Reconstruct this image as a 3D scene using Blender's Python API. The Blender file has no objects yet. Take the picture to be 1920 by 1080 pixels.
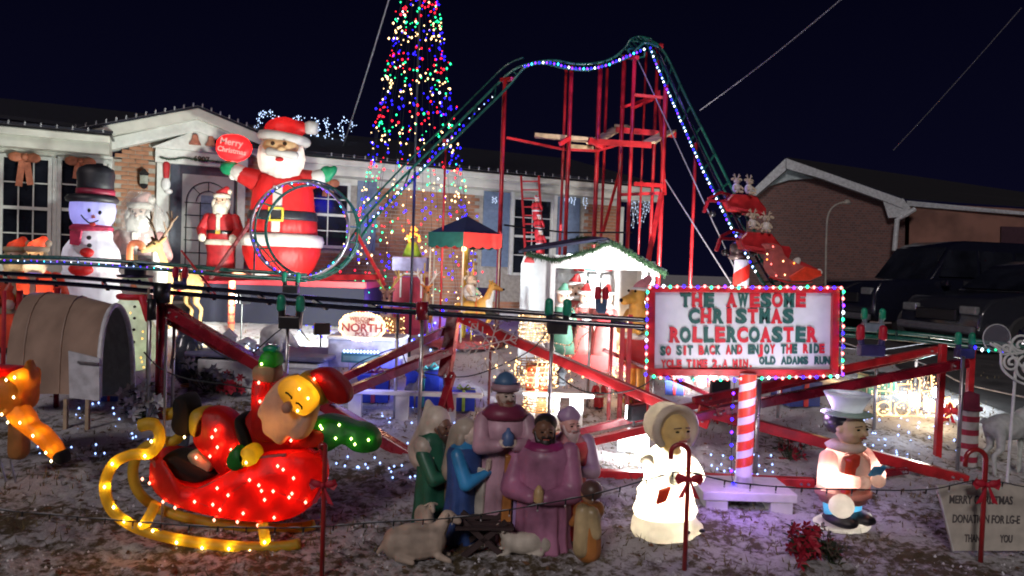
import bpy, bmesh, math, random
from mathutils import Vector as V, Matrix, noise, Euler
random.seed(11)
R = math.radians
scene = bpy.context.scene
COL = scene.collection
# ---------------------------------------------------------------- camera
EYE = V((0, 0, 1.6)); FPX = 1400.0
PITCH, ROLL = R(1.6), R(2.0)
fw = V((0, math.cos(PITCH), -math.sin(PITCH)))
r0 = V((1, 0, 0)); u0 = r0.cross(fw)
rt = r0*math.cos(ROLL) + u0*math.sin(ROLL)
up = u0*math.cos(ROLL) - r0*math.sin(ROLL)
cam = bpy.data.cameras.new('camera'); camo = bpy.data.objects.new('camera', cam); COL.objects.link(camo)
M = Matrix((rt, up, -fw)).transposed().to_4x4(); M.translation = EYE
camo.matrix_world = M
cam.lens = 36*FPX/1920; cam.sensor_width = 36; cam.clip_end = 2000; cam.clip_start = .05
scene.camera = camo
# ---------------------------------------------------------------- night sky
world = bpy.data.worlds.new('World'); scene.world = world; world.use_nodes = True
wn = world.node_tree; bg = wn.nodes['Background']
tc = wn.nodes.new('ShaderNodeTexCoord'); sep = wn.nodes.new('ShaderNodeSeparateXYZ'); cr = wn.nodes.new('ShaderNodeValToRGB')
wn.links.new(tc.outputs['Generated'], sep.inputs[0]); wn.links.new(sep.outputs['Z'], cr.inputs[0]); wn.links.new(cr.outputs[0], bg.inputs[0])
cr.color_ramp.elements[0].color = (.0030, .0030, .0125, 1); cr.color_ramp.elements[1].color = (.0006, .0006, .0045, 1)
cr.color_ramp.elements[0].position = .0; cr.color_ramp.elements[1].position = .45
bg.inputs[1].default_value = 1.0
# faint warm street light from behind the camera
sun = bpy.data.lights.new('street_glow', 'SUN'); sun.energy = 1.0; sun.angle = R(12); sun.color = (1, .88, .88)
suno = bpy.data.objects.new('street_glow', sun); COL.objects.link(suno)
suno.rotation_euler = V((.35, 1, -.62)).to_track_quat('-Z', 'Y').to_euler()
vs = scene.view_settings; vs.view_transform = 'Standard'; vs.look = 'None'; vs.exposure = 0; vs.gamma = 1; vs.use_curve_mapping = False
cy = scene.cycles
cy.use_denoising = True; cy.sample_clamp_indirect = 3; cy.sample_clamp_direct = 0; cy.max_bounces = 5
cy.diffuse_bounces = 2; cy.glossy_bounces = 2; cy.transmission_bounces = 3; cy.transparent_max_bounces = 8
cy.filter_width = 1.9; cy.caustics_reflective = False; cy.caustics_refractive = False
try: cy.use_light_tree = True
except Exception: pass
# ---------------------------------------------------------------- projection helpers
def W(px, py, d): return EYE + (fw + rt*((px-960)/FPX) + up*((540-py)/FPX))*d
def sm(a, b, x):
    t = max(0., min(1., (x-a)/(b-a))); return t*t*(3-2*t)
def terr(x, y):
    h = .72*sm(4.6, 13.2, y)
    return h*(1-.5*sm(3.2, 5.8, x)) if x > 3.2 else h
def G(px, py):
    d = 1.5
    while d < 60:
        p = W(px, py, d)
        if p.z <= terr(p.x, p.y): return p
        d += .02
    return W(px, py, 60)
def GD(px, d):
    a, b = 200., 1500.
    for _ in range(40):
        m = (a+b)/2; p = W(px, m, d)
        if p.z > terr(p.x, p.y): a = m
        else: b = m
    return W(px, (a+b)/2, d)
def dep(p): return (p-EYE).dot(fw)
def ground(p, dz=0): return V((p.x, p.y, terr(p.x, p.y)+dz))
# ---------------------------------------------------------------- materials
MT = {}
def nodes_of(m):
    m.use_nodes = True; nt = m.node_tree
    return nt, nt.nodes, nt.links, nt.nodes['Principled BSDF']
def mat(name, col, rough=.5, metal=0, var=.12, bump=.0, scale=14, emit=None, es=0, coat=0, dirt=None):
    if name in MT: return MT[name]
    m = bpy.data.materials.new(name); nt, N, L, p = nodes_of(m)
    c = (*col, 1)
    p.inputs['Roughness'].default_value = rough; p.inputs['Metallic'].default_value = metal
    if coat: p.inputs['Coat Weight'].default_value = coat; p.inputs['Coat Roughness'].default_value = .15
    co = N.new('ShaderNodeTexCoord'); n = N.new('ShaderNodeTexNoise'); n.inputs['Scale'].default_value = scale; n.inputs['Detail'].default_value = 5
    L.new(co.outputs['Object'], n.inputs['Vector'])
    rp = N.new('ShaderNodeValToRGB'); L.new(n.outputs[0], rp.inputs[0])
    d = dirt or tuple(x*(1-2*var) for x in col)
    rp.color_ramp.elements[0].color = (*d, 1); rp.color_ramp.elements[0].position = .3
    rp.color_ramp.elements[1].color = (*[min(1, x*(1+var)) for x in col], 1); rp.color_ramp.elements[1].position = .62
    L.new(rp.outputs[0], p.inputs['Base Color'])
    mr = N.new('ShaderNodeMapRange'); mr.inputs[3].default_value = max(.03, rough-.1); mr.inputs[4].default_value = min(1, rough+.12)
    L.new(n.outputs[0], mr.inputs[0]); L.new(mr.outputs[0], p.inputs['Roughness'])
    if bump:
        b = N.new('ShaderNodeBump'); b.inputs['Strength'].default_value = bump; b.inputs['Distance'].default_value = .01
        n2 = N.new('ShaderNodeTexNoise'); n2.inputs['Scale'].default_value = scale*4; n2.inputs['Detail'].default_value = 4
        L.new(co.outputs['Object'], n2.inputs['Vector']); L.new(n2.outputs[0], b.inputs['Height']); L.new(b.outputs[0], p.inputs['Normal'])
    if emit: p.inputs['Emission Color'].default_value = (*emit, 1); p.inputs['Emission Strength'].default_value = es
    MT[name] = m; return m
def glow(name, col, s):
    if name in MT: return MT[name]
    m = bpy.data.materials.new(name); nt, N, L, p = nodes_of(m)
    p.inputs['Base Color'].default_value = (*[x*.4 for x in col], 1)
    p.inputs['Emission Color'].default_value = (*col, 1); p.inputs['Emission Strength'].default_value = s
    p.inputs['Roughness'].default_value = .3
    m.cycles.emission_sampling = 'NONE'
    MT[name] = m; return m
def shell(name, col, tr=.5, rough=.45, scale=9, var=.1, wr=0):
    """thin translucent plastic or cloth that a lamp inside shines through"""
    if name in MT: return MT[name]
    m = bpy.data.materials.new(name); nt, N, L, p = nodes_of(m)
    p.inputs['Roughness'].default_value = rough
    co = N.new('ShaderNodeTexCoord'); n = N.new('ShaderNodeTexNoise'); n.inputs['Scale'].default_value = scale; n.inputs['Detail'].default_value = 4
    L.new(co.outputs['Object'], n.inputs['Vector'])
    rp = N.new('ShaderNodeValToRGB'); L.new(n.outputs[0], rp.inputs[0])
    rp.color_ramp.elements[0].color = (*[x*(1-var*2) for x in col], 1); rp.color_ramp.elements[1].color = (*[min(1, x*(1+var)) for x in col], 1)
    rp.color_ramp.elements[0].position = .3; rp.color_ramp.elements[1].position = .65
    L.new(rp.outputs[0], p.inputs['Base Color'])
    t = N.new('ShaderNodeBsdfTranslucent'); L.new(rp.outputs[0], t.inputs[0])
    if 'inflatable' in name or 'fabric' in name:
        n2 = N.new('ShaderNodeTexNoise'); n2.inputs['Scale'].default_value = 7 if 'infl' in name else 22; n2.inputs['Detail'].default_value = 2; mp = N.new('ShaderNodeMapping'); mp.inputs['Scale'].default_value = (1, 1, .35)
        L.new(co.outputs['Object'], mp.inputs[0]); L.new(mp.outputs[0], n2.inputs['Vector']); bb = N.new('ShaderNodeBump'); bb.inputs['Strength'].default_value = .7; bb.inputs['Distance'].default_value = .04 if 'infl' in name else .012
        L.new(n2.outputs[0], bb.inputs['Height']); L.new(bb.outputs[0], p.inputs['Normal']); L.new(bb.outputs[0], t.inputs['Normal'])
    mx = N.new('ShaderNodeMixShader'); mx.inputs[0].default_value = tr
    out = N['Material Output']
    L.new(p.outputs[0], mx.inputs[1]); L.new(t.outputs[0], mx.inputs[2]); L.new(mx.outputs[0], out.inputs[0])
    MT[name] = m; return m
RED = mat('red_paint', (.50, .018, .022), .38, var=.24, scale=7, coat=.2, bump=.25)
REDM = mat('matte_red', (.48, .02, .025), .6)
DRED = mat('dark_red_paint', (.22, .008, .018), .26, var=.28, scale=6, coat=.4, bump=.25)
GREEN = mat('green_enamel', (.012, .11, .075), .28, coat=.4)
CAPG = mat('green_plastic_cap', (.01, .26, .14), .35)
BLACKM = mat('black_pipe', (.008, .010, .022), .15, var=.2, coat=.6)
GALV = mat('galvanised_steel', (.50, .49, .50), .3, metal=.85, bump=.1)
BLACK = mat('black_plastic', (.012, .012, .014), .35)
BLACKC = mat('black_cloth', (.014, .014, .018), .75, bump=.2)
WHITE = mat('white_paint', (.74, .74, .72), .5, var=.05, bump=.05)
CREAM = mat('cream_siding', (.60, .60, .52), .55, var=.06, scale=5, bump=.05)
WOOD = mat('raw_lumber', (.55, .42, .24), .7, var=.2, scale=8, bump=.3)
GOLD = mat('gold_trim', (.62, .42, .06), .35)
BLUE = mat('blue_plastic', (.015, .03, .30), .4)
WIRE = mat('dark_wire', (.012, .014, .016), .5)
WIREL = mat('grey_wire', (.35, .35, .38), .5)
SKIN = mat('painted_skin', (.72, .47, .33), .45)
EYEM = mat('painted_eye', (.01, .01, .01), .2)
GLASS = mat('dark_window_glass', (.012, .014, .02), .06, var=.3, scale=2)
# ---------------------------------------------------------------- mesh builder
ROOT = {}
class MB:
    def __init__(s): s.v = []; s.f = []
    def add(s, vs_, fs): b = len(s.v); s.v += [V(x) for x in vs_]; s.f += [tuple(b+i for i in q) for q in fs]; return s
    def box(s, c, size, rot=None, ax=None):
        hx, hy, hz = size[0]/2, size[1]/2, size[2]/2
        P = [V((x, y, z)) for x in (-hx, hx) for y in (-hy, hy) for z in (-hz, hz)]
        if rot is not None:
            m = Euler([R(a) for a in rot]).to_matrix(); P = [m @ p for p in P]
        if ax is not None: P = [ax[0]*p.x + ax[1]*p.y + ax[2]*p.z for p in P]
        return s.add([V(c)+p for p in P], [(0,1,3,2),(4,6,7,5),(0,4,5,1),(2,3,7,6),(0,2,6,4),(1,5,7,3)])
    def beam(s, a, b, w, h=None, roll=None):
        a, b = V(a), V(b); d = b-a; L_ = d.length; d.normalize(); h = h or w
        side = d.cross(V((0, 0, 1)))
        if side.length < .05: side = V((1, 0, 0)) - d*d.x
        side.normalize(); u_ = side.cross(d).normalized()
        return s.box((a+b)/2, (w, L_, h), ax=(side, d, u_))
    def tube(s, pts, r, seg=6, closed=False, caps=True):
        pts = [V(p) for p in pts]; n = len(pts); rs = r if isinstance(r, (list, tuple)) else [r]*n
        rings = []; prev = None
        for i, p in enumerate(pts):
            if closed: t = pts[(i+1) % n]-pts[i-1]
            else: t = pts[min(i+1, n-1)]-pts[max(i-1, 0)]
            if t.length < 1e-9: t = V((0, 0, 1))
            t.normalize()
            if prev is None:
                a = V((0, 0, 1)) if abs(t.z) < .9 else V((1, 0, 0)); nx = t.cross(a).normalized()
            else:
                nx = prev - t*prev.dot(t)
                nx = nx.normalized() if nx.length > 1e-6 else t.cross(V((0, 0, 1))).normalized()
            prev = nx; ny = t.cross(nx)
            rings.append([p+(nx*math.cos(k*2*math.pi/seg)+ny*math.sin(k*2*math.pi/seg))*rs[i] for k in range(seg)])
        vs_ = [q for rg in rings for q in rg]; fs = []
        m = n if closed else n-1
        for i in range(m):
            j = (i+1) % n
            for k in range(seg):
                fs.append((i*seg+k, i*seg+(k+1) % seg, j*seg+(k+1) % seg, j*seg+k))
        if caps and not closed: fs += [tuple(range(seg-1, -1, -1)), tuple((n-1)*seg+k for k in range(seg))]
        return s.add(vs_, fs)
    def lathe(s, prof, c=(0, 0, 0), seg=20, sx=1, sy=1, m=None):
        vs_ = []; fs = []; c = V(c)
        for r_, z in prof:
            for k in range(seg):
                a = 2*math.pi*k/seg; q = V((r_*math.cos(a)*sx, r_*math.sin(a)*sy, z))
                vs_.append(c+(m @ q if m else q))
        for i in range(len(prof)-1):
            for k in range(seg): fs.append((i*seg+k, i*seg+(k+1) % seg, (i+1)*seg+(k+1) % seg, (i+1)*seg+k))
        fs += [tuple(range(seg-1, -1, -1)), tuple((len(prof)-1)*seg+k for k in range(seg))]
        return s.add(vs_, fs)
    def ell(s, c, r, rot=None, seg=14, rings=8):
        if not isinstance(r, (list, tuple)): r = (r, r, r)
        m = Euler([R(a) for a in rot]).to_matrix() if rot else None
        vs_ = []; fs = []; c = V(c)
        def T(q): return c+(m @ q if m else q)
        vs_.append(T(V((0, 0, -r[2]))))
        for i in range(1, rings):
            th = math.pi*i/rings
            for k in range(seg):
                a = 2*math.pi*k/seg
                vs_.append(T(V((math.sin(th)*math.cos(a)*r[0], math.sin(th)*math.sin(a)*r[1], -math.cos(th)*r[2]))))
        vs_.append(T(V((0, 0, r[2])))); e = len(vs_)-1
        for k in range(seg): fs.append((0, 1+(k+1) % seg, 1+k))
        for i in range(rings-2):
            for k in range(seg): fs.append((1+i*seg+k, 1+i*seg+(k+1) % seg, 1+(i+1)*seg+(k+1) % seg, 1+(i+1)*seg+k))
        for k in range(seg): fs.append((1+(rings-2)*seg+k, 1+(rings-2)*seg+(k+1) % seg, e))
        return s.add(vs_, fs)
    def cap(s, a, b, ra, rb=None, seg=10):
        rb = ra if rb is None else rb; a, b = V(a), V(b); t = (b-a).normalized()
        P = []; Q = []
        for k in range(4):
            th = math.pi/2*(1-k/4.); P.append(a-t*ra*math.sin(th)); Q.append(max(.0005, ra*math.cos(th)))
        P.append(a); Q.append(ra); P.append(b); Q.append(rb)
        for k in range(1, 5):
            th = math.pi/2*k/4.; P.append(b+t*rb*math.sin(th)); Q.append(max(.0005, rb*math.cos(th)))
        return s.tube(P, Q, seg)
    def ext(s, poly, y0, y1):
        """extrude an x,z outline from y0 to y1"""
        n = len(poly); vs_ = [(x, y0, z) for x, z in poly]+[(x, y1, z) for x, z in poly]
        return s.add(vs_, [tuple(range(n)), tuple(range(2*n-1, n-1, -1))]+[(i, n+i, n+(i+1) % n, (i+1) % n) for i in range(n)])
    def prism(s, P, off):
        """extrude a world-space polygon by a vector"""
        n = len(P); vs_ = [V(p) for p in P]+[V(p)+off for p in P]
        return s.add(vs_, [tuple(range(n)), tuple(range(2*n-1, n-1, -1))]+[(i, n+i, n+(i+1) % n, (i+1) % n) for i in range(n)])
    def octa(s, c, r):
        c = V(c); a = [c+V(q)*r for q in ((1,0,0),(0,1,0),(-1,0,0),(0,-1,0),(0,0,1.3),(0,0,-1.3))]
        return s.add(a, [(0,1,4),(1,2,4),(2,3,4),(3,0,4),(1,0,5),(2,1,5),(3,2,5),(0,3,5)])
    def build(s, name, m, parent=None, smooth=False, remesh=None, world=False, sub=0, bevel=0, relax=4):
        vs_ = s.v
        if parent is not None and world:
            inv = ROOT[parent.name]; vs_ = [inv @ v for v in vs_]
        me = bpy.data.meshes.new(name); me.from_pydata([tuple(v) for v in vs_], [], s.f); me.update()
        bm = bmesh.new(); bm.from_mesh(me); bmesh.ops.recalc_face_normals(bm, faces=bm.faces); bm.to_mesh(me); bm.free()
        if remesh or sub or bevel:
            t = bpy.data.objects.new('tmp', me); COL.objects.link(t)
            if bevel: q = t.modifiers.new('b', 'BEVEL'); q.width = bevel; q.segments = 2; q.limit_method = 'ANGLE'
            if remesh:
                q = t.modifiers.new('r', 'REMESH'); q.mode = 'VOXEL'; q.voxel_size = remesh; q.use_smooth_shade = True
                if relax: q = t.modifiers.new('s', 'SMOOTH'); q.factor = .5; q.iterations = relax
            if sub: q = t.modifiers.new('u', 'SUBSURF'); q.levels = sub; q.render_levels = sub
            dg = bpy.context.evaluated_depsgraph_get()
            m2 = bpy.data.meshes.new_from_object(t.evaluated_get(dg)); m2.name = name
            bpy.data.objects.remove(t); bpy.data.meshes.remove(me); me = m2
        me.materials.clear()
        for q in (m if isinstance(m, (list, tuple)) else [m]): me.materials.append(q)
        if smooth or remesh: me.polygons.foreach_set('use_smooth', [True]*len(me.polygons))
        o = bpy.data.objects.new(name, me); COL.objects.link(o)
        if parent is not None:
            o.parent = parent; ROOT[o.name] = ROOT.get(parent.name, Matrix())
        return o
def thing(name, label, cat, loc=(0, 0, 0), rz=0, group=None, tilt=None):
    o = bpy.data.objects.new(name, None); COL.objects.link(o); o.empty_display_size = .1
    o.location = loc; o.rotation_euler = (R(tilt[0]), R(tilt[1]), R(rz)) if tilt else (0, 0, R(rz))
    o['label'] = label; o['category'] = cat
    if group: o['group'] = group
    m = Matrix.Translation(V(loc)) @ o.rotation_euler.to_matrix().to_4x4(); ROOT[o.name] = m.inverted()
    return o
def tag(o, label, cat, group=None, kind=None):
    o['label'] = label; o['category'] = cat
    if group: o['group'] = group
    if kind: o['kind'] = kind
    return o
def inst(name, me, parent, loc, rot=None, sc=None):
    o = bpy.data.objects.new(name, me); COL.objects.link(o); o.parent = parent; o.location = loc
    if rot: o.rotation_euler = rot
    if sc: o.scale = sc
    return o
def lamp(kind, loc, power, col=(1, 1, 1), rad=.05, target=None, angle=90, blend=.5, name='lamp_light'):
    l = bpy.data.lights.new(name, kind); l.energy = power; l.color = col; l.shadow_soft_size = rad
    o = bpy.data.objects.new(name, l); COL.objects.link(o); o.location = loc
    if kind == 'SPOT': l.spot_size = R(angle); l.spot_blend = blend
    if target is not None: o.rotation_euler = (V(target)-V(loc)).to_track_quat('-Z', 'Y').to_euler()
    return o
def cat(pts, n=6, closed=False):
    P = [V(p) for p in pts]; out = []; N_ = len(P)
    rng = range(N_) if closed else range(N_-1)
    for i in rng:
        if closed: a, b, c, d = P[i-1], P[i], P[(i+1) % N_], P[(i+2) % N_]
        else: a, b, c, d = P[max(i-1, 0)], P[i], P[i+1], P[min(i+2, N_-1)]
        for k in range(n):
            t = k/n; out.append(.5*((2*b)+(c-a)*t+(2*a-5*b+4*c-d)*t*t+(3*b-a-3*c+d)*t**3))
    if not closed: out.append(P[-1])
    return out
def cat2(pts, n=5, closed=True): return [(p.x, p.y) for p in cat([(a, b, 0) for a, b in pts], n, closed)]
def along(pts, step):
    out = []; acc = 0
    for a, b in zip(pts, pts[1:]):
        L_ = (b-a).length
        while acc <= L_ and L_ > 0:
            out.append(a+(b-a)*(acc/L_)); acc += step
        acc -= L_
    return out
BC = {'r': (1, .012, .03), 'g': (.015, .8, .28), 'b': (.018, .010, 1), 'y': (1, .5, .08), 'w': (.8, .88, 1), 'p': (.16, .02, 1), 'c': (.03, .7, .9), 'k': (1, .16, .14), 'a': (1, .30, .04), 's': (.30, .45, 1), 'n': (1, .62, .28)}
def bulbmat(k, s=6): return glow('lit_bulb_%s_%d' % (k, s), BC[k], s)
_bm = {}
def bulbmesh(k, r, s):
    key = (k, r, s)
    if key not in _bm:
        b = MB().ell((0, 0, 0), (r, r, r*1.25), seg=8, rings=5); me = bpy.data.meshes.new('bulb'); me.from_pydata([tuple(v) for v in b.v], [], b.f)
        me.materials.append(bulbmat(k, s)); me.polygons.foreach_set('use_smooth', [True]*len(me.polygons)); _bm[key] = me
    return _bm[key]
def lights(root, pts, seq, r=.012, s=6, single=False, world=True):
    """bulbs at the given points, colours cycling through seq"""
    inv = ROOT[root.name] if world else Matrix()
    if single:
        for i, p in enumerate(pts): inst('bulb', bulbmesh(seq[i % len(seq)], r, s), root, inv @ V(p))
        return
    by = {}
    for i, p in enumerate(pts): by.setdefault(seq[i % len(seq)], MB()).octa(inv @ V(p), r)
    for k, b in by.items():
        o = b.build('bulbs', bulbmat(k, s), root); o['kind'] = 'stuff'
def string(name, label, pts, step, seq, r=.012, s=6, wr=.003, group=None, single=False, wm=None, jit=0, cat_='string lights'):
    pts = [V(p) for p in pts]
    t = thing(name, label, cat_, pts[0], group=group)
    MB().tube(pts, wr, 5).build('wire', wm or WIRE, t, world=True)
    P = [p+V([random.uniform(-jit, jit) for _ in range(3)]) for p in along(pts, step)]
    lights(t, P, seq, r, s, single)
    return t
def textmesh(name, txt, size, depth, m, parent, loc, rot=(90, 0, 0), off=.0, world_mat=None, xs=1):
    c = bpy.data.curves.new('txt', 'FONT'); c.body = txt; c.size = size; c.extrude = depth; c.offset = off; c.align_x = 'CENTER'; c.resolution_u = 3
    t = bpy.data.objects.new('tmp', c); COL.objects.link(t)
    dg = bpy.context.evaluated_depsgraph_get(); me = bpy.data.meshes.new_from_object(t.evaluated_get(dg)); bpy.data.objects.remove(t)
    me.materials.clear(); me.materials.append(m); me.name = name
    o = bpy.data.objects.new(name, me); COL.objects.link(o); o.parent = parent; o.location = loc; o.rotation_euler = [R(a) for a in rot]; o.scale = (xs, 1, 1)
    return o
# ================================================================ GROUND
def ground_material():
    m = bpy.data.materials.new('snowy_lawn'); nt, N, L, p = nodes_of(m)
    co = N.new('ShaderNodeTexCoord')
    def nz(sc, det, st=None):
        n = N.new('ShaderNodeTexNoise'); n.inputs['Scale'].default_value = sc; n.inputs['Detail'].default_value = det; n.inputs['Roughness'].default_value = .65
        L.new(co.outputs['Object'], n.inputs['Vector']); return n
    a, b, c = nz(15, 9), nz(1.3, 4), nz(80, 4)
    ad = N.new('ShaderNodeMath'); ad.operation = 'MULTIPLY_ADD'; ad.inputs[1].default_value = .9; L.new(b.outputs[0], ad.inputs[0]); L.new(a.outputs[0], ad.inputs[2])
    sx = N.new('ShaderNodeSeparateXYZ'); L.new(co.outputs['Object'], sx.inputs[0])
    mr = N.new('ShaderNodeMapRange'); mr.inputs[1].default_value = 4.0; mr.inputs[2].default_value = 8; mr.inputs[3].default_value = -.04; mr.inputs[4].default_value = .12
    L.new(sx.outputs[1], mr.inputs[0])
    ad2 = N.new('ShaderNodeMath'); L.new(ad.outputs[0], ad2.inputs[0]); L.new(mr.outputs[0], ad2.inputs[1])
    rp = N.new('ShaderNodeValToRGB'); L.new(ad2.outputs[0], rp.inputs[0])
    e = rp.color_ramp.elements; e[0].position = .83; e[0].color = (0, 0, 0, 1); e[1].position = .99; e[1].color = (1, 1, 1, 1)
    g = N.new('ShaderNodeValToRGB'); L.new(c.outputs[0], g.inputs[0])
    g.color_ramp.elements[0].color = (.02, .017, .009, 1); g.color_ramp.elements[1].color = (.17, .125, .06, 1)
    s_ = N.new('ShaderNodeValToRGB'); L.new(c.outputs[0], s_.inputs[0])
    s_.color_ramp.elements[0].color = (.34, .33, .34, 1); s_.color_ramp.elements[1].color = (.74, .74, .76, 1)
    mx = N.new('ShaderNodeMix'); mx.data_type = 'RGBA'
    L.new(rp.outputs[0], mx.inputs[0]); L.new(g.outputs[0], mx.inputs[6]); L.new(s_.outputs[0], mx.inputs[7])
    L.new(mx.outputs[2], p.inputs['Base Color']); p.inputs['Roughness'].default_value = .8
    bp = N.new('ShaderNodeBump'); bp.inputs['Strength'].default_value = .8; bp.inputs['Distance'].default_value = .03
    L.new(a.outputs[0], bp.inputs['Height'])
    b2 = N.new('ShaderNodeBump'); b2.inputs['Strength'].default_value = .7; b2.inputs['Distance'].default_value = .012
    L.new(c.outputs[0], b2.inputs['Height']); L.new(bp.outputs[0], b2.inputs['Normal']); L.new(b2.outputs[0], p.inputs['Normal'])
    return m
LAWN = ground_material()
def micro(x, y):
    a = noise.noise(V((x*7, y*7, 0)))*.020+noise.noise(V((x*19, y*19, 3)))*.016+noise.noise(V((x*42, y*42, 5)))*.010*(1-sm(5, 9, y))+noise.noise(V((x*1.3, y*1.3, 7)))*.03
    return a*(1-sm(9, 14, y)*.7)
def make_ground():
    ys = [-12, -4, 0, .6, 1.1]; y = 1.5
    while y < 420: ys.append(y); y *= 1.0085 if y < 16 else 1.05
    xs = [math.tan(t) for t in [R(-58+116*i/520) for i in range(521)]]
    vs_ = []; n = len(xs)
    for y in ys:
        k = max(y, 2.2)
        for s_ in xs:
            x = s_*k; vs_.append((x, y, terr(x, y)+(micro(x, y) if 1 < y < 20 else 0)))
    fs = [(j*n+i, j*n+i+1, (j+1)*n+i+1, (j+1)*n+i) for j in range(len(ys)-1) for i in range(n-1)]
    me = bpy.data.meshes.new('lawn'); me.from_pydata(vs_, [], fs); me.materials.append(LAWN)
    me.polygons.foreach_set('use_smooth', [True]*len(fs))
    o = bpy.data.objects.new('lawn', me); COL.objects.link(o); o['kind'] = 'structure'
make_ground()
def grass():
    b = MB()
    for i in range(11000):
        y = 2.9+9.5*random.random()**1.6; x = (random.random()*2-1)*(y*.8+.4)
        q = noise.noise(V((x*1.7, y*1.7, 5)))
        if q < -.06+.16*sm(6, 10, y): continue
        z = terr(x, y)+micro(x, y)-.004; h = random.uniform(.015, .05)*(1.1+q); a = random.random()*6.28; w = .003+.0005*y
        dx, dy = math.cos(a)*w, math.sin(a)*w; lx, ly = random.gauss(0, .02), random.gauss(0, .02)
        b.add([(x-dx, y-dy, z), (x+dx, y+dy, z), (x+lx, y+ly, z+h)], [(0, 1, 2)])
    o = b.build('grass', mat('winter_grass', (.16, .12, .05), .8, var=.3, scale=3)); tag(o, 'tufts of brown winter grass poking through the thin snow', 'grass', kind='stuff')
grass()
# snow crumbs scattered over the lawn
def crumbs():
    b = MB()
    for i in range(3500):
        y = 2.9+7*random.random()**1.5; x = (random.random()*2-1)*(y*.8+.4)
        if noise.noise(V((x*2.3, y*2.3, 9))) < .0: continue
        b.octa((x, y, terr(x, y)+micro(x, y)+.001), random.uniform(.003, .008)*(1+y*.06))
    o = b.build('snow', mat('snow', (.74, .74, .77), .7, var=.08)); tag(o, 'crumbs of old snow lying on the front lawn', 'snow', kind='stuff')
crumbs()
def leaves():
    b = MB()
    for i in range(2600):
        y = 3+8*random.random()**1.4; x = (random.random()*2-1)*(y*.8+.4); z = terr(x, y)+micro(x, y)+.004; a = random.random()*6.28; r_ = random.uniform(.010, .026)
        c_, s_ = math.cos(a)*r_, math.sin(a)*r_; b.add([(x-c_, y-s_, z), (x+s_*.5, y-c_*.5, z+random.uniform(0, .012)), (x+c_, y+s_, z+random.uniform(0, .01)), (x-s_*.5, y+c_*.5, z)], [(0, 1, 2, 3)])
    o = b.build('fallen_leaves', mat('dead_leaf', (.13, .065, .03), .8, var=.35, scale=2)); tag(o, 'dead brown leaves lying on the snowy lawn', 'leaves', kind='stuff')
leaves()
ASPH = mat('asphalt', (.055, .052, .052), .85, var=.25, scale=3, bump=.4)
dv = MB(); Pn = [G(1610, 655), G(1700, 700), G(1780, 738), G(2050, 842)]; Pf = [GD(1480, 15), GD(1640, 21), GD(2100, 21), GD(2500, 12)]
nn = 14; V0 = []
for i in range(nn+1):
    t = i/nn*3; k = min(int(t), 2); a = Pn[k].lerp(Pn[k+1], t-k); c = Pf[k].lerp(Pf[k+1], t-k)
    for j in range(13):
        p = a.lerp(c, j/12); V0.append((p.x, p.y, terr(p.x, p.y)+.035))
dv.add(V0, [(i*13+j, (i+1)*13+j, (i+1)*13+j+1, i*13+j+1) for i in range(nn) for j in range(12)])
o = dv.build('driveway', ASPH); o['kind'] = 'structure'
# ================================================================ HOUSE
HA = W(0, 245, 12.0); HB = W(1215, 355, 17.3)
ht = V((HB.x-HA.x, HB.y-HA.y, 0)).normalized(); hn = V((ht.y, -ht.x, 0)); HO = V((HA.x, HA.y, 0))
def HW(px, py, off=0):
    d = (W(px, py, 1)-EYE); n_ = (HO+hn*off-EYE).dot(hn)/d.dot(hn); p = EYE+d*n_
    return (p-HO).dot(ht), p.z
def HP(u, z, off=0): return HO+ht*u+hn*off+V((0, 0, z))
house = thing('brick_house', 'single storey orange brick house with cream fascia, glazed front door and blue shutters', 'house', HP(3, .6), math.degrees(math.atan2(ht.y, ht.x)))
def hbox(b, u0, u1, z0, z1, o0, o1): return b.box(HP((u0+u1)/2, (z0+z1)/2, (o0+o1)/2), (abs(u1-u0), abs(o1-o0), abs(z1-z0)), ax=(ht, hn, V((0, 0, 1))))
def hr(px0, py0, px1, py1, off=0):
    ym = (py0+py1)/2; xm = (px0+px1)/2
    return HW(px0, ym, off)[0], HW(px1, ym, off)[0], HW(xm, py1, off)[1], HW(xm, py0, off)[1]
def Hb(name, m, u0, u1, z0, z1, o0, o1, parent=None, bevel=0): return hbox(MB(), u0, u1, z0, z1, o0, o1).build(name, m, parent or house, world=True, bevel=bevel)
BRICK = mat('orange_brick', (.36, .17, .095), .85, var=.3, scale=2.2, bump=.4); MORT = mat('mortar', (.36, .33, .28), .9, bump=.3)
SHUT = mat('blue_shutter_paint', (.16, .22, .32), .55, var=.08); TRIM = mat('white_trim', (.66, .67, .62), .5, var=.05)
ZF = .70
uL = -6; u_b = HW(210, 290, .5)[0]
uE = HW(1160, 400)[0]; zE = (HW(820, 352)[1]+HW(1155, 374)[1])/2          # underside of the soffit
uEave = HW(1216, 356)[0]; zT = zE+.30
ug0, ug1 = HW(213, 300)[0], HW(600, 300)[0]; zg0 = HW(213, 278)[1]; uA, zA = HW(371, 240)
pass; ('house', uE, zE, zT, 'gable', ug0, ug1, zg0, uA, zA)
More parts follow.
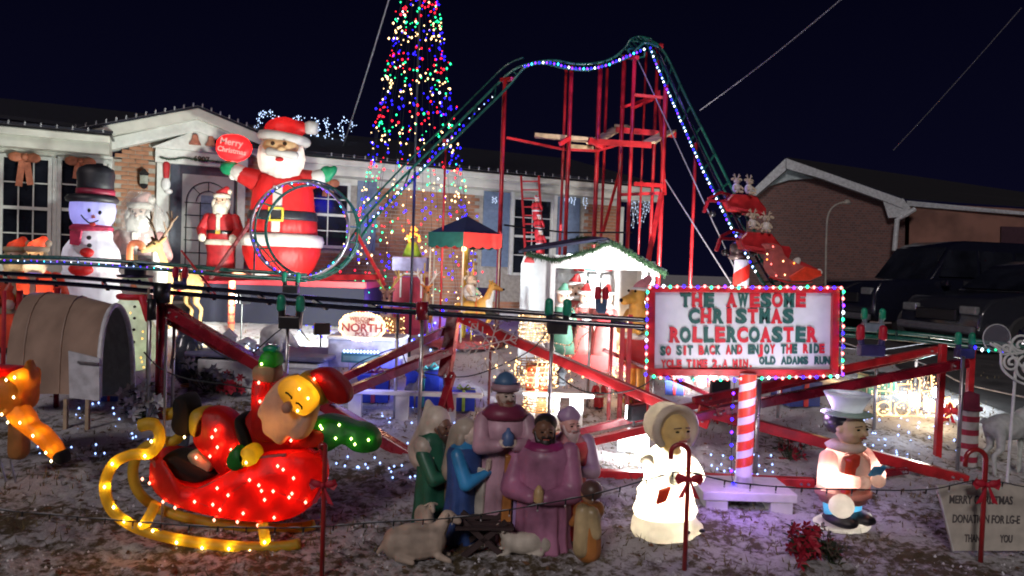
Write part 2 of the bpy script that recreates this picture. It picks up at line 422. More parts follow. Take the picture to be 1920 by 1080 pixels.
# mortar wall, then bricks proud of it
wallb = MB(); hbox(wallb, ug0-.3, uE, ZF-.35, zE+.02, -.25, 0)
wallb.prism([HP(ug0, zg0-.15, 0), HP(ug1, zg0-.15, 0), HP(uA, zA+.1, 0)], -hn*.24)
wallb.build('wall', MORT, house, world=True)
openings = [hr(296, 262, 446, 520), hr(560, 325, 668, 470), hr(903, 360, 1085, 560), hr(655, 330, 700, 480)]
openings = [(min(a, b), max(a, b), c, d) for a, b, c, d in openings]
bme = MB().box((0, 0, 0), (.2, .03, .062)).build('brick', BRICK, None).data
bpy.data.objects.remove(bpy.data.objects['brick'])
def ztop(u):
    z = zE
    if ug0 <= u <= ug1:
        g_ = zg0+(zA-zg0)*(1-abs((u-uA)/((uA-ug0) if u < uA else (ug1-uA)))); z = max(z if u > HW(600, 300)[0] else 0, g_)
    return z
cells = []; row = 0; z = ZF+.02
while z < zA:
    u = ug0+.02+(.105 if row % 2 else 0)
    while u < uE-.1:
        if z+.03 < ztop(u+.1) and z+.03 < ztop(u) and z+.03 < ztop(u+.2) and not any(a-.02 < u+.2 and u < b+.02 and c-.05 < z+.03 and z < d+.03 for a, b, c, d in openings): cells.append((u+.1, z+.033))
        u += .21
    z += .074; row += 1
def cellpx(c):
    p = HP(c[0], c[1])-EYE; return 960+FPX*p.dot(rt)/p.dot(fw)
near = [c for c in cells if cellpx(c) < 300 or 440 < cellpx(c) < 480 or (cellpx(c) < 460 and c[1] > 2.7) or 1085 < cellpx(c) < 1160]
near.sort(key=lambda c: (cellpx(c) > 500, -c[1])); near = near[:295]; ns = set(near); inv = ROOT[house.name]; rest = MB()
for c in cells:
    jz = random.uniform(-.002, .002); jo = random.uniform(-.006, .003)
    if c in ns: inst('brick', bme, house, inv @ HP(c[0], c[1]+jz, jo))
    else: hbox(rest, c[0]-.1, c[0]+.1, c[1]-.031, c[1]+.031, -.01, .013+jo)
o = rest.build('brickwork', BRICK, house, world=True); o['kind'] = 'stuff'
pass; ('bricks', len(cells))
# long eave: soffit, fascia, gutter
ue0 = HW(600, 300)[0]-.6
Hb('soffit', CREAM, ue0, uEave, zE, zE+.05, -.1, .45); Hb('fascia', CREAM, ue0, uEave+.02, zE+.05, zT, .40, .46)
g = MB(); hbox(g, ue0, uEave+.02, zT-.13, zT-.01, .463, .56); g.build('gutter', CREAM, house, world=True, bevel=.02)
Hb('eave_edge', BLACK, ue0, uEave+.05, zT, zT+.03, .30, .57)
Hb('frieze_board', CREAM, ug1, uE+.03, zE-.12, zE-.002, .0, .03)
Hb('corner_board', CREAM, uE-.02, uE+.12, ZF-.3, zE-.13, -.25, .035)
SHG = mat('dark_roof_shingles', (.010, .011, .022), .8, var=.3, bump=.5)
rf = MB(); rf.prism([HP(ue0, zT+.03, .5), HP(uEave+.05, zT+.03, .5), HP(uEave+.05, zT+1.15, -4), HP(ue0-6, zT+1.15, -4), HP(ue0-6, zT+.4, -1)], V((0, 0, .06)))
rf.build('roof', SHG, house, world=True)
# entry gable rakes
def rake(a, b, o0, o1, w, name='rake_board', m=CREAM):
    MB().prism([HP(*a, o1), HP(*b, o1), HP(b[0], b[1]-w, o1), HP(a[0], a[1]-w, o1)], -hn*(o1-o0)).build(name, m, house, world=True)
apx = HW(371, 203, .35); lft = HW(132, 248, .35); rgt = HW(640, 300, .35)
s_l = (apx[1]-lft[1])/(apx[0]-lft[0]); rgt = (2*apx[0]-lft[0]+.0, lft[1])
pass; ('gable apex', apx, lft, rgt)
rake(lft, apx, -.3, .36, .18); rake(rgt, apx, -.3, .361, .18)
rake((lft[0]+.25, lft[1]-.12), (apx[0], apx[1]-.17), -.2, .22, .20, 'rake_trim', TRIM); rake((rgt[0]-.25, rgt[1]-.12), (apx[0], apx[1]-.17), -.2, .221, .20, 'rake_trim', TRIM)
rg = MB(); rg.prism([HP(*lft, .38), HP(*apx, .38), HP(apx[0], apx[1]+.04, .38), HP(lft[0], lft[1]+.04, .38)], -hn*3.5); rg.prism([HP(*rgt, .38), HP(*apx, .38), HP(apx[0], apx[1]+.04, .38), HP(rgt[0], rgt[1]+.04, .38)], -hn*3.5)
rg.build('entry_roof', SHG, house, world=True)
# white siding bay with its two windows
zb0 = HW(100, 285, .5)[1]; zbt = HW(100, 251, .5)[1]
Hb('bay_wall', CREAM, uL, u_b, ZF-.3, zb0, 0, .5); Hb('bay_fascia', CREAM, uL, u_b-.02, zb0, zbt, .1, .80)
Hb('bay_gutter', CREAM, uL, u_b-.01, zbt-.12, zbt, .803, .90, bevel=.02); Hb('bay_roof_edge', BLACK, uL, u_b+.02, zbt, zbt+.03, -.4, .92)
MB().prism([HP(uL, zbt+.03, .9), HP(u_b, zbt+.03, .9), HP(u_b, zbt+.6, -2.8), HP(uL, zbt+.6, -2.8)], V((0, 0, .04))).build('bay_roof', SHG, house, world=True)
Hb('corner_board', TRIM, u_b-.12, u_b+.012, ZF-.3, zb0, -.0, .515)
def window(px0, py0, px1, py1, off, cols, rows, name='window', m=TRIM, z0=None):
    u0, u1, za, zb = hr(px0, py0, px1, py1, off)
    if z0 is not None: za = z0
    f = MB(); t = .055
    for a in ((u0-t, u1+t, zb, zb+t), (u0-t, u1+t, za-t, za), (u0-t, u0, za, zb), (u1, u1+t, za, zb)): hbox(f, *a, off-.02, off+.05)
    f = f.build(name, m, house, world=True)
    q = MB(); zm = (za+zb)/2
    hbox(q, u0, u1, zm-.025, zm+.025, off, off+.04); q.build('meeting_rail', m, f, world=True)
    for i in range(2):
        a, b = (za, zm-.025) if i == 0 else (zm+.025, zb)
        hbox(MB(), u0, u1, a, b, off+.002, off+.008).build('pane', GLASS, f, world=True)
        for c in range(1, cols): Hb('muntin', m, u0+(u1-u0)*c/cols-.010, u0+(u1-u0)*c/cols+.010, a, b, off+.009, off+.025, f)
        for c in range(1, rows): Hb('muntin', m, u0, u1, a+(b-a)*c/rows-.010, a+(b-a)*c/rows+.010, off+.026, off+.036, f)
    return (u0, u1, za, zb)
w1 = window(6, 298, 90, 482, .5, 3, 2); w2 = window(115, 304, 202, 482, .5, 3, 2, z0=w1[2])
Hb('mullion_board', TRIM, w1[1]+.06, w2[0]-.06, w1[2]-.05, w1[3]+.05, .5, .54)
window(578, 346, 650, 460, .0, 2, 2); window(962, 376, 1030, 512, .0, 2, 2)
for a in ((904, 360, 953, 500), (1040, 370, 1084, 505), (668, 340, 704, 470)):
    u0, u1, za, zb = hr(*a); sh = Hb('shutter', SHUT, u0, u1, za, zb, .015, .05)
    for i in range(14):
        z = za+.04+(zb-za-.06)*i/14; Hb('louvre', SHUT, u0+.03, u1-.03, z, z+(zb-za)/22, .05, .058, sh)
Hb('window_trim', TRIM, HW(954, 430)[0], HW(961, 430)[0]-.01, hr(960, 360, 970, 515)[2], hr(960, 360, 970, 515)[3], .0, .09)
Hb('window_trim', TRIM, HW(1033, 430)[0]+.01, HW(1040, 430)[0], hr(1035, 365, 1040, 515)[2], hr(1035, 365, 1040, 515)[3], .0, .09)
# door surround
du0, du1, dz0, dz1 = hr(318, 312, 441, 520); dz0 = ZF+.12
px0, px1 = HW(294, 330)[0], HW(460, 330)[0]; zh0, zh1 = hr(294, 286, 460, 312)[2:]
Hb('pilaster', TRIM, px0, du0-.02, ZF, zh0, 0, .09, bevel=.008); Hb('pilaster', TRIM, du1+.02, px1, ZF, zh0, 0, .09, bevel=.008)
hd = Hb('door_header', TRIM, px0-.03, px1+.03, zh0, zh1, 0, .13, bevel=.008)
pa = HW(374, 266, .1); um = (px0+px1)/2
ped = MB().prism([HP(px0-.08, zh1, .16), HP(px1+.08, zh1, .16), HP(um, zh1+.42, .16)], -hn*.15).build('pediment', TRIM, house, world=True)
bl = MB()
for k in (-1, 1):
    c = HP(um+.13*k, zh1+.15, .19); bl.lathe([(.0, .14), (.045, .12), (.06, .04), (.10, -.04), (.10, -.05)], c, 10)
bl.build('pediment_bells', mat('terracotta_ribbon', (.45, .16, .10), .6), house, world=True)
tm = textmesh('house_number', '6907', .13, .006, mat('bronze', (.12, .11, .09), .4, metal=.6), house, inv @ HP(um-.02, zh0+.07, .135), (90, 0, 0), .004)
Hb('door_frame', mat('dark_door_frame', (.06, .07, .10), .4), du0, du1, dz0, dz1, -.02, .03)
sl = Hb('door', mat('door_glass_white', (.50, .53, .50), .3, var=.1, scale=3), du0+.19, du1-.04, dz0+.05, dz1-.16, .03, .05)
ir = MB(); da, db = du0+.21, du1-.06; dc = (da+db)/2; dw = (db-da)/2-.05
DD = .058
def ipt(u, z): return HP(u, z, DD)
zc = dz1-.16-.12-dw
ir.tube([ipt(dc+dw*math.cos(t), zc+dw*math.sin(t)) for t in [math.pi*i/14 for i in range(15)]], .008, 5)
ir.tube([ipt(dc+dw*.55*math.cos(t), zc+dw*.55*math.sin(t)) for t in [math.pi*i/12 for i in range(13)]], .007, 5)
for t in (45, 90, 135): ir.tube([ipt(dc+dw*.55*math.cos(R(t)), zc+dw*.55*math.sin(R(t))), ipt(dc+dw*math.cos(R(t)), zc+dw*math.sin(R(t)))], .007, 5)
for x in (-1, -.36, .36, 1): ir.tube([ipt(dc+dw*x, dz0+.12), ipt(dc+dw*x, zc)], .008, 5)
for i in range(7): ir.tube([ipt(da+.02, dz0+.4+.22*i), ipt(db-.02, dz0+.4+.22*i)], .007, 5)
ir.tube([ipt(dc+.2*math.cos(t), dz0+.30+.2*math.sin(t)) for t in [2*math.pi*i/16 for i in range(16)]], .008, 5, closed=True)
for t in range(0, 180, 45): ir.tube([ipt(dc-.2*math.cos(R(t)), dz0+.3-.2*math.sin(R(t))), ipt(dc+.2*math.cos(R(t)), dz0+.3+.2*math.sin(R(t)))], .006, 5)
ir.build('wrought_iron_grille', BLACK, sl, world=True)
Hb('door_oval_glass', mat('blue_wreath', (.22, .30, .42), .4), dc-.12, dc+.12, zc-.5, zc+.12, .051, .056, sl)
# porch step
Hb('porch_step', mat('concrete', (.42, .41, .39), .85, bump=.3), px0-.3, px1+.3, ZF-.3, ZF+.10, .02, .9)
# wall lantern, window bows, header garland, stocking
la = thing('wall_lantern', 'dark metal lantern on the brick beside the front door', 'lantern', HP(HW(270, 340)[0], HW(270, 340)[1], .1))
lb = MB(); lb.lathe([(.02, .2), (.09, .12), (.07, .1), (.07, -.08), (.05, -.12), (.01, -.14)], (0, 0, 0), 6); lb.box((0, .06, .02), (.05, .12, .05)); lb.build('lantern_body', BLACK, la)
MB().lathe([(.055, .095), (.073, .09), (.073, -.05), (.05, -.07)], (0, 0, 0), 6).build('lantern_glass', mat('lantern_glass', (.35, .36, .30), .2), la)
BOW = mat('terracotta_bow', (.50, .17, .09), .6, bump=.3)
for (x, y, h_, lab) in ((46, 295, 36, 'terracotta ribbon bow with long tails on the left bay window'), (151, 303, 20, 'terracotta ribbon bow above the snowman top hat on the right bay window'), (615, 343, 18, 'brown ribbon bow on the window behind the loop')):
    off = .56 if x < 300 else .06; u, z = HW(x, y, off); t = thing('window_bow', lab, 'bow', HP(u, z, off), math.degrees(math.atan2(ht.y, ht.x)), group='bows on the windows')
    k = h_*.011; b = MB()
    b.box((0, 0, .0), (.30, .03, .12)); b.box((-.05, 0, -.06-k/2), (.09, .02, k), rot=(0, 6, 0)); b.box((.06, -.005, -.05-k/2), (.09, .02, k*.9), rot=(0, -8, 0)); b.ell((0, -.02, 0), (.05, .04, .05))
    b.ell((-.12, -.01, 0), (.10, .04, .075)); b.ell((.12, -.01, 0), (.10, .04, .075)); b.build('ribbon', BOW, t)
gp = [HP(*HW(x, y, .16), .16) for x, y in ((300, 295), (320, 299), (345, 296), (372, 300), (400, 302), (425, 305))]
PINE = mat('artificial_pine', (.018, .06, .022), .8, var=.3)
def garland(name, label, pts, r, n, parent=None):
    b = MB()
    P = cat(pts, 8); L_ = [p for p in along(P, .012)]
    for i in range(n):
        p = random.choice(L_); d = V([random.gauss(0, 1) for _ in range(3)]).normalized(); e = d*random.uniform(.5, 1)*r
        s_ = d.cross(V((.3, .5, .8))).normalized()*r*.10
        b.add([p-s_, p+s_, p+e], [(0, 1, 2)])
    b.tube(P, r*.25, 5); o = b.build(name, PINE, parent, world=bool(parent))
    if not parent: tag(o, label, 'garland')
    return o
garland('door_garland', 'thin pine garland over the header of the front door', gp, .05, 500)
st = thing('christmas_stocking', 'small red and white stocking figure hanging by the front door', 'stocking', HP(*HW(312, 320, .12), .12))
b = MB(); b.cap((0, 0, .1), (0, 0, -.1), .06, .05); b.build('stocking_leg', REDM, st, remesh=.012); b = MB(); b.ell((0, -.01, -.24), (.08, .05, .12)); b.ell((.05, -.01, -.36), (.07, .05, .05)); b.build('cuff', WHITE, st)
# gutter lights (unlit white clips along the roof)
def clips(name, lab, a, b, n):
    m_ = MB()
    for i in range(n):
        p = a.lerp(b, (i+.5)/n); m_.box(p+V((0, 0, .015)), (.02, .02, .04)); m_.octa(p+V((0, 0, .05)), .018)
    m_.tube([a, b], .006, 4); o = m_.build(name, mat('unlit_clear_bulbs', (.34, .34, .36), .3)); tag(o, lab, 'string lights', kind=None, group='unlit lights along the roof edges')
clips('roof_light_string', 'unlit clear bulbs clipped along the long gutter at the right', HP(ue0+.6, zT+.03, .56), HP(uEave, zT+.03, .56), 36)
clips('roof_light_string', 'unlit clear bulbs clipped along the bay gutter at far left', HP(uL+3, zbt+.03, .9), HP(u_b, zbt+.03, .9), 22)
clips('roof_light_string', 'unlit clear bulbs clipped up the left rake of the entry gable', HP(*lft, .37)+V((0, 0, .04)), HP(*apx, .37)+V((0, 0, .04)), 13)
clips('roof_light_string', 'unlit clear bulbs clipped down the right rake of the entry gable', HP(*apx, .37)+V((0, 0, .04)), HP(*rgt, .37)+V((0, 0, .04)), 13)
# icicle lights
ic = MB(); icb = MB()
for (x0, x1, ln, n) in ((1178, 1222, 60, 14), (1060, 1085, 22, 4), (925, 935, 20, 2), (1095, 1105, 24, 2)):
    for i in range(n):
        x = x0+(x1-x0)*i/n; y = 372 if x < 1170 else 368; u, z = HW(x, y-(4 if x < 1170 else 0), .4); l_ = ln*random.uniform(.4, 1)/FPX*17; p = HP(u, z, .4)
        pts = [p+V((random.uniform(-.02, .02), 0, -l_*k/5)) for k in range(6)]; ic.tube(pts, .006, 4)
        for q in pts[1:]: icb.octa(q, .016)
o = thing('icicle_lights', 'pale icicle lights hanging from the right end of the gutter', 'string lights', HP(uEave, zT, .4)); ic.build('wire', mat('clear_wire', (.5, .52, .55), .3), o, world=True)['kind'] = 'stuff'
q = icb.build('bulbs', glow('icicle_bulb', (.6, .75, 1), .9), o, world=True); q['kind'] = 'stuff'
# rooftop LED letters seen from the yard
RD = 16.6
strokes = [[(478, 242), (484, 228), (490, 215), (503, 214), (520, 219)], [(552, 219), (566, 224)], [(585, 228), (597, 225)], [(561, 246), (557, 262), (556, 272)], [(592, 228), (594, 245), (588, 262), (580, 278), (572, 279), (560, 274)],
           [(607, 227), (615, 227)], [(612, 228), (615, 245), (611, 262), (605, 280), (598, 288)], [(597, 287), (612, 290), (625, 292), (640, 290), (643, 285)], [(636, 232), (641, 250), (643, 265), (634, 284)], [(636, 231), (648, 229), (660, 236), (663, 242)]]
lt = thing('rooftop_light_letters', 'large letters outlined in cold white lights standing on the dark roof', 'light sign', W(610, 290, RD)); bb = MB(); fr = MB()
for s_ in strokes:
    P = cat([W(x, y, RD) for x, y in s_], 6); fr.tube(P, .012, 5)
    for p in along(P, .016): bb.octa(p+V([random.gauss(0, .040) for _ in range(3)]), random.uniform(.008, .014))
fr.build('letter_frame', WIRE, lt, world=True)['kind'] = 'stuff'; q = bb.build('bulbs', glow('cold_white_led', (.50, .66, 1), 3.2), lt, world=True); q['kind'] = 'stuff'
# ================================================================ NEIGHBOUR HOUSE
NB = thing('neighbour_house', 'unlit dark brick house with pale gable trim across the driveway at right', 'house', ground(W(1560, 600, 22)))
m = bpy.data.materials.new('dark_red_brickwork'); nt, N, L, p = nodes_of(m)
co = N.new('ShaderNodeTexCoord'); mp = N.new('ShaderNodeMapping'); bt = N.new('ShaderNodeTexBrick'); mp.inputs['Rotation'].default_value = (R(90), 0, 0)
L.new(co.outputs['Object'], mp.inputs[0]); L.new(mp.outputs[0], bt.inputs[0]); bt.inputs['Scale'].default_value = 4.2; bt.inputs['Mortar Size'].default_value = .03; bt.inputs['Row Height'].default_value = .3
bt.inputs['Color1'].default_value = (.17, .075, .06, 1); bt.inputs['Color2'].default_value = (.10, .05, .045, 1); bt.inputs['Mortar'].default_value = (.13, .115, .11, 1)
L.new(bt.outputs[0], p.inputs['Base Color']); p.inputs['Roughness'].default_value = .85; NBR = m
ND = 22.0
def np_(x, y, d=ND): return W(x, y, d)
back = V((.45, 1, 0)).normalized()*9; gtrim = mat('neighbour_trim', (.46, .49, .50), .6)
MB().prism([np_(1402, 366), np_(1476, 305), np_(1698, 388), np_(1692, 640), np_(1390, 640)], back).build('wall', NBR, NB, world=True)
tk = -back.normalized()*.35
MB().prism([np_(1412, 360), np_(1475, 300), np_(1475, 322), np_(1416, 372)], tk).build('rake_board', gtrim, NB, world=True)
MB().prism([np_(1476, 300), np_(1690, 375), np_(1692, 393), np_(1655, 378), np_(1540, 337), np_(1476, 319)], tk*.98).build('rake_board', gtrim, NB, world=True)
MB().prism([np_(1655, 378), np_(1692, 374), np_(1706, 392), np_(1690, 408), np_(1665, 410)], tk*.9).build('eave_return', gtrim, NB, world=True)
MB().prism([np_(1425, 355), np_(1477, 318), np_(1525, 335), np_(1480, 338)], tk*.3).build('gable_vent', mat('vent_panel', (.33, .40, .40), .6), NB, world=True)
MB().prism([np_(1700, 376), np_(1930, 398, 19.5), np_(1930, 404, 19.5), np_(1702, 386)], back*.04).build('gutter', gtrim, NB, world=True)
MB().prism([np_(1706, 380), np_(2050, 399, 18.5), np_(2050, 640, 18.5), np_(1700, 640)], back*.5).build('side_wall', mat('red_siding', (.22, .11, .08), .8, var=.2, scale=1.5), NB, world=True)
MB().prism([np_(1476, 298), np_(1700, 374), np_(2050, 397, 18.5), np_(2120, 392, 30), np_(1700, 348, 26)], V((0, 0, .05))).build('roof', mat('black_shingles', (.006, .006, .010), .9), NB, world=True)
MB().tube([np_(1715, 392, 21.6), np_(1700, 402, 21.6), np_(1682, 412, 21.6), np_(1677, 470, 21.6)], .07, 8).build('downspout', gtrim, NB, world=True)
MB().prism([np_(1875, 425, 19), np_(1960, 428, 19), np_(1960, 600, 19), np_(1872, 600, 19)], tk*.5).build('garage_door', mat('dark_maroon', (.05, .02, .03), .6), NB, world=True)
# gooseneck lamp post
gl = thing('gooseneck_post', 'thin grey gooseneck lamp post in front of the dark brick gable', 'lamp post', GD(1550, 17))
P = [GD(1546, 17)]+cat([W(1548, 520, 17), W(1550, 430, 17), W(1554, 400, 17), W(1566, 385, 17), W(1582, 379, 17)], 5)
MB().tube(P, .022, 7).build('pole', mat('weathered_grey_metal', (.36, .34, .29), .5, metal=.3), gl, world=True)
MB().lathe([(.02, .05), (.05, .03), (.09, -.03), (.08, -.05)], W(1588, 378, 17), 10).build('lamp_head', mat('weathered_grey_metal', (.3, .3, .28), .5), gl, world=True)
# ================================================================ VEHICLES
def vehicle(name, label, catn, loc, rz, col, L_, Wd, H, kind='suv'):
    t = thing(name, label, catn, loc, rz, group='dark vehicles parked on the driveway')
    paint = mat(name+'_paint', col, .18, var=.05, coat=1)
    h = H; hw = Wd/2; gl_ = .30
    if kind == 'suv': low = [(0, .42), (.05, .75), (.25, .98), (1.15, 1.10), (1.35, 1.12), (L_-.15, 1.14), (L_-.02, .9), (L_, .45), (L_-.1, .3), (.15, .28)]; cab = [(1.2, 1.09), (1.85, h*.94), (2.3, h), (L_-.9, h), (L_-.35, h*.93), (L_-.12, 1.12)]
    else: low = [(0, .5), (.02, .98), (.15, 1.22), (1.35, 1.30), (1.5, 1.3), (L_-.1, 1.32), (L_, .9), (L_, .5), (L_-.1, .38), (.15, .36)]; cab = [(1.35, 1.28), (1.95, h*.95), (2.3, h), (L_-.5, h), (L_-.15, h*.95), (L_-.08, 1.3)]
    MB().ext(low, -hw, hw).build('body', paint, t, bevel=.06, smooth=True)
    b = MB(); n = len(cab); vs_ = []
    for x, z in cab:
        k = 1-.16*max(0, (z-1.1)/(h-1.1)); vs_ += [(x, -hw*k*.97, z), (x, hw*k*.97, z)]
    fs = [(2*i, 2*i+1, 2*i+3, 2*i+2) for i in range(n-1)]+[tuple(range(0, 2*n, 2)), tuple(range(2*n-1, 0, -2)), (2*n-2, 2*n-1, 1, 0)]
    b.add(vs_, fs).build('cabin', paint, t, bevel=.04, smooth=True)
    for s_ in (-1, 1):
        for a, c in ((1.55, 2.5), (2.58, 3.4), (3.48, L_-.55)):
            if c <= a: continue
            z0, z1 = low[3][1]+.06, h*.90; k0, k1 = hw*.965, hw*(1-.16*(z1-1.1)/(h-1.1))*.97
            ins = .28 if a < 1.6 else 0
            MB().prism([V((a, s_*k0, z0)), V((c, s_*k0, z0)), V((c, s_*k1, z1)), V((a+ins, s_*k1, z1))], V((0, s_*.012, 0))).build('window', GLASS, t)
        MB().box((1.62, s_*(hw+.10), 1.22), (.12, .2, .15)).build('wing_mirror', paint, t, bevel=.03)
        MB().box((.05, s_*hw*.72, .78 if kind == 'suv' else 1.0), (.10, .36, .15)).build('headlight', mat('headlight_glass', (.16, .17, .17), .1, coat=1), t, bevel=.03)
        MB().box((L_/2+.2, s_*(hw+.01), .62), (L_*.5, .03, .08)).build('side_moulding', mat('chrome', (.6, .6, .62), .15, metal=1), t, bevel=.01)
        for x in (.92, L_-.95):
            w = MB().lathe([(.20, -.11), (.33, -.11), (.36, -.08), (.36, .08), (.33, .11), (.2, .11)], (x, s_*(hw-.08), .36), 22, m=Euler((R(90), 0, 0)).to_matrix()).build('wheel', mat('tyre_rubber', (.02, .02, .022), .8), t)
            rm = MB(); rm.lathe([(.22, -.02), (.20, .02), (.05, .03)], (x, s_*(hw+.02), .36), 16, m=Euler((R(-90*s_), 0, 0)).to_matrix())
            for k in range(6): rm.box((x+.1*math.cos(k*1.047), s_*(hw+.055), .36+.1*math.sin(k*1.047)), (.20, .02, .045), rot=(0, -60*k, 0))
            rm.build('rim', mat('chrome', (.6, .6, .62), .15, metal=1), w)
    MB().box((-.01, 0, .68 if kind == 'suv' else .85), (.05, Wd*.5, .2)).build('grille', BLACK, t, bevel=.02)
    MB().box((-.04, 0, .45), (.1, Wd*.95, .14)).build('bumper', mat('bumper_grey', (.10, .10, .11), .4), t, bevel=.04)
    MB().prism([V((1.24, -hw*.85, 1.14)), V((1.24, hw*.85, 1.14)), V((1.84, hw*.78, h*.92)), V((1.84, -hw*.78, h*.92))], V((-.014, 0, .012))).build('windshield', GLASS, t)
p = GD(1752, 13.2); vehicle('parked_suv', 'dark grey parked suv with chrome wheel, nearer of the two vehicles at right', 'car', p, 12, (.020, .021, .026), 4.7, 1.85, 1.68, 'suv')
p = GD(1580, 16.6); vehicle('parked_van', 'tall black parked van behind the suv, against the neighbour house', 'van', p, 10, (.008, .009, .018), 5.4, 2.0, 2.15, 'van')
# ================================================================ CABLES
for (a, b, d0, d1, r, lab) in (((735, -20), (640, 285), 12.5, 15.5, .014, 'grey guy wire slanting from the light tree top down to the roof'), ((1590, -12), (1312, 207), 9, 11, .008, 'bright overhead cable running from top right to the coaster track'), ((1915, 15), (1675, 282), 16, 20, .009, 'faint overhead cable at far right above the neighbour roof')):
    m_ = MB(); A, B = W(*a, d0), W(*b, d1); m_.tube([A.lerp(B, i/16)-V((0, 0, .04*math.sin(math.pi*i/16))) for i in range(17)], r, 5); tag(m_.build('overhead_cable', mat('cable_grey', (.28, .28, .30), .5)), lab, 'cable', group='overhead cables')
# ================================================================ TREE OF LIGHTS
tr = thing('light_tree', 'tall cone of multicoloured light strands hung from a mast in front of the house', 'light tree', GD(769, 12.4))
base = GD(769, 12.4); apex = base+V((0, 0, 6.75)); MB().tube([base, apex], [.022, .014], 8).build('mast', mat('dark_mast', (.04, .04, .05), .5), tr, world=True)
SEQ = 'gyybbrr'; pts = {k: [] for k in 'gybrw'}; wr = MB(); NS = 19
for k in range(NS):
    a = 2*math.pi*k/NS+.2; foot = V((base.x+1.2*math.cos(a), base.y+1.2*math.sin(a), terr(base.x, base.y)+.03))
    P = []
    for i in range(60):
        t = i/59; q = apex.lerp(foot, t)+V((math.cos(a), math.sin(a), 0))*.035*math.sin(t*9+k*1.9)
        P.append(q)
    wr.tube(P[::4], .0025, 4)
    for q in along(P, .100):
        h = (apex.z-q.z)/.88; ph = (h+.04*math.sin(k*2.1)) % 1
        c = 'g' if ph < .2 else 'y' if ph < .46 else 'b' if ph < .78 else 'r'
        if random.random() < .06: c = random.choice('gybrw')
        if random.random() < .12: continue
        j = V([random.gauss(0, .055) for _ in range(3)]); pts[c].append(q+j)
wr.build('strand_wire', WIRE, tr, world=True)['kind'] = 'stuff'
for c, P in pts.items():
    b = MB()
    for q in P: b.octa(q, random.choice((.009, .012, .015, .019)))
    q = b.build('bulbs', bulbmat({'r': 'r', 'g': 'g', 'y': 'n', 'b': 'b', 'w': 'w'}[c], 5), tr, world=True); q['kind'] = 'stuff'
for i, (h, c, pw) in enumerate(((1.0, BC['b'], 14), (2.2, BC['b'], 12), (.4, (.5, .15, 1), 18), (3.4, BC['g'], 5))):
    lamp('POINT', base+V((0, -.9, h)), pw, c, .2, name='strand_glow')
# ================================================================ FLOODLIGHTS
def flood(loc, target, power, col, label, angle=110, h=.28, rad=.08):
    t = thing('floodlight', label, 'floodlight', loc, group='floodlights staked in the lawn')
    d = (V(target)-V(loc)); yaw = math.atan2(d.y, d.x); ax = (V((-math.sin(yaw), math.cos(yaw), 0)), V((math.cos(yaw), math.sin(yaw), 0)), V((0, 0, 1)))
    MB().tube([V(loc)-V((0, 0, .05)), V(loc)+V((0, 0, h))], .012, 6).build('stake', BLACK, t, world=True)
    c = V(loc)+V((0, 0, h+.06)); MB().box(c-ax[1]*.03, (.20, .06, .14), ax=ax).build('housing', BLACK, t, world=True, bevel=.012)
    MB().box(c+ax[1]*.012, (.17, .02, .11), ax=ax).build('lens', glow('flood_lens', (.9, .96, 1), 25), t, world=True)
    lamp('SPOT', c+ax[1]*.05, power, col, rad, target=target, angle=angle, blend=.6)
f1 = G(1186, 846); flood(f1, HP(3.4, 3.2), 900, (.88, .97, 1), 'floodlight by the trestle aimed left across the yard', 58)
f3 = GD(600, 9.0); flood(f3, HP(3.2, 3.5), 820, (.93, 1, .92), 'floodlight below the loop aimed at the entry gable', 120, h=.35)
f5 = GD(452, 10.0); flood(f5, HP(.2, 2.6), 330, (.97, 1, .90), 'floodlight near the polar bear aimed at the left bay windows', 120, h=.5)
f4 = G(1345, 790); flood(f4, HP(10.2, 4.4), 1300, (1, .93, .92), 'floodlight behind the big sign aimed at the coaster tower', 80)
f6 = GD(905, 12.6); flood(f6, HP(9.6, 3.0), 200, (.95, .97, 1), 'added floodlight behind the carousel to brighten the right window wall', 130, h=.4)  # added fixture, put in to brighten the right end of the wall
f2 = G(1757, 752); t = thing('globe_light', 'blinding white globe light on the lawn beside the lit wire train', 'floodlight', f2)
MB().ell((0, 0, .10), (.065, .065, .065)).build('globe', glow('flood_lens', (.9, .96, 1), 25), t, smooth=True); MB().lathe([(.03, 0), (.03, .05)], (0, 0, 0), 10).build('socket', BLACK, t)
lamp('POINT', f2+V((-.05, -.12, .22)), 60, (.86, .95, 1), .07, name='globe_light')
t = thing('glow_patch_box', 'added glowing box for the floodlit white patch beneath the left end of the trestle beams', 'floodlight', G(1187, 852)); MB().box((0, 0, .10), (.26, .05, .15)).build('patch_box', glow('patch_glow_white', (.95, 1, 1), 6), t, bevel=.02); lamp('POINT', G(1187, 852)+V((0, -.12, .14)), 14, (.95, .98, 1), .06, name='patch_fill')  # emissive box and lamp added to imitate the overexposed floodlit patch
# ================================================================ ROLLER COASTER
rc = thing('roller_coaster', 'home-built roller coaster of red trestle legs, green rails and black tube track with a loop', 'roller coaster', ground(W(1000, 600, 8.5)))
def rail(pts, r, m, n=6): return MB().tube(cat([W(*p) for p in pts], n), r, 8).build('rail', m, rc, world=True, smooth=True)
def railpts(pts, n=6): return cat([W(*p) for p in pts], n)
def nd(x): return 7.2-(x/1200)*1.2
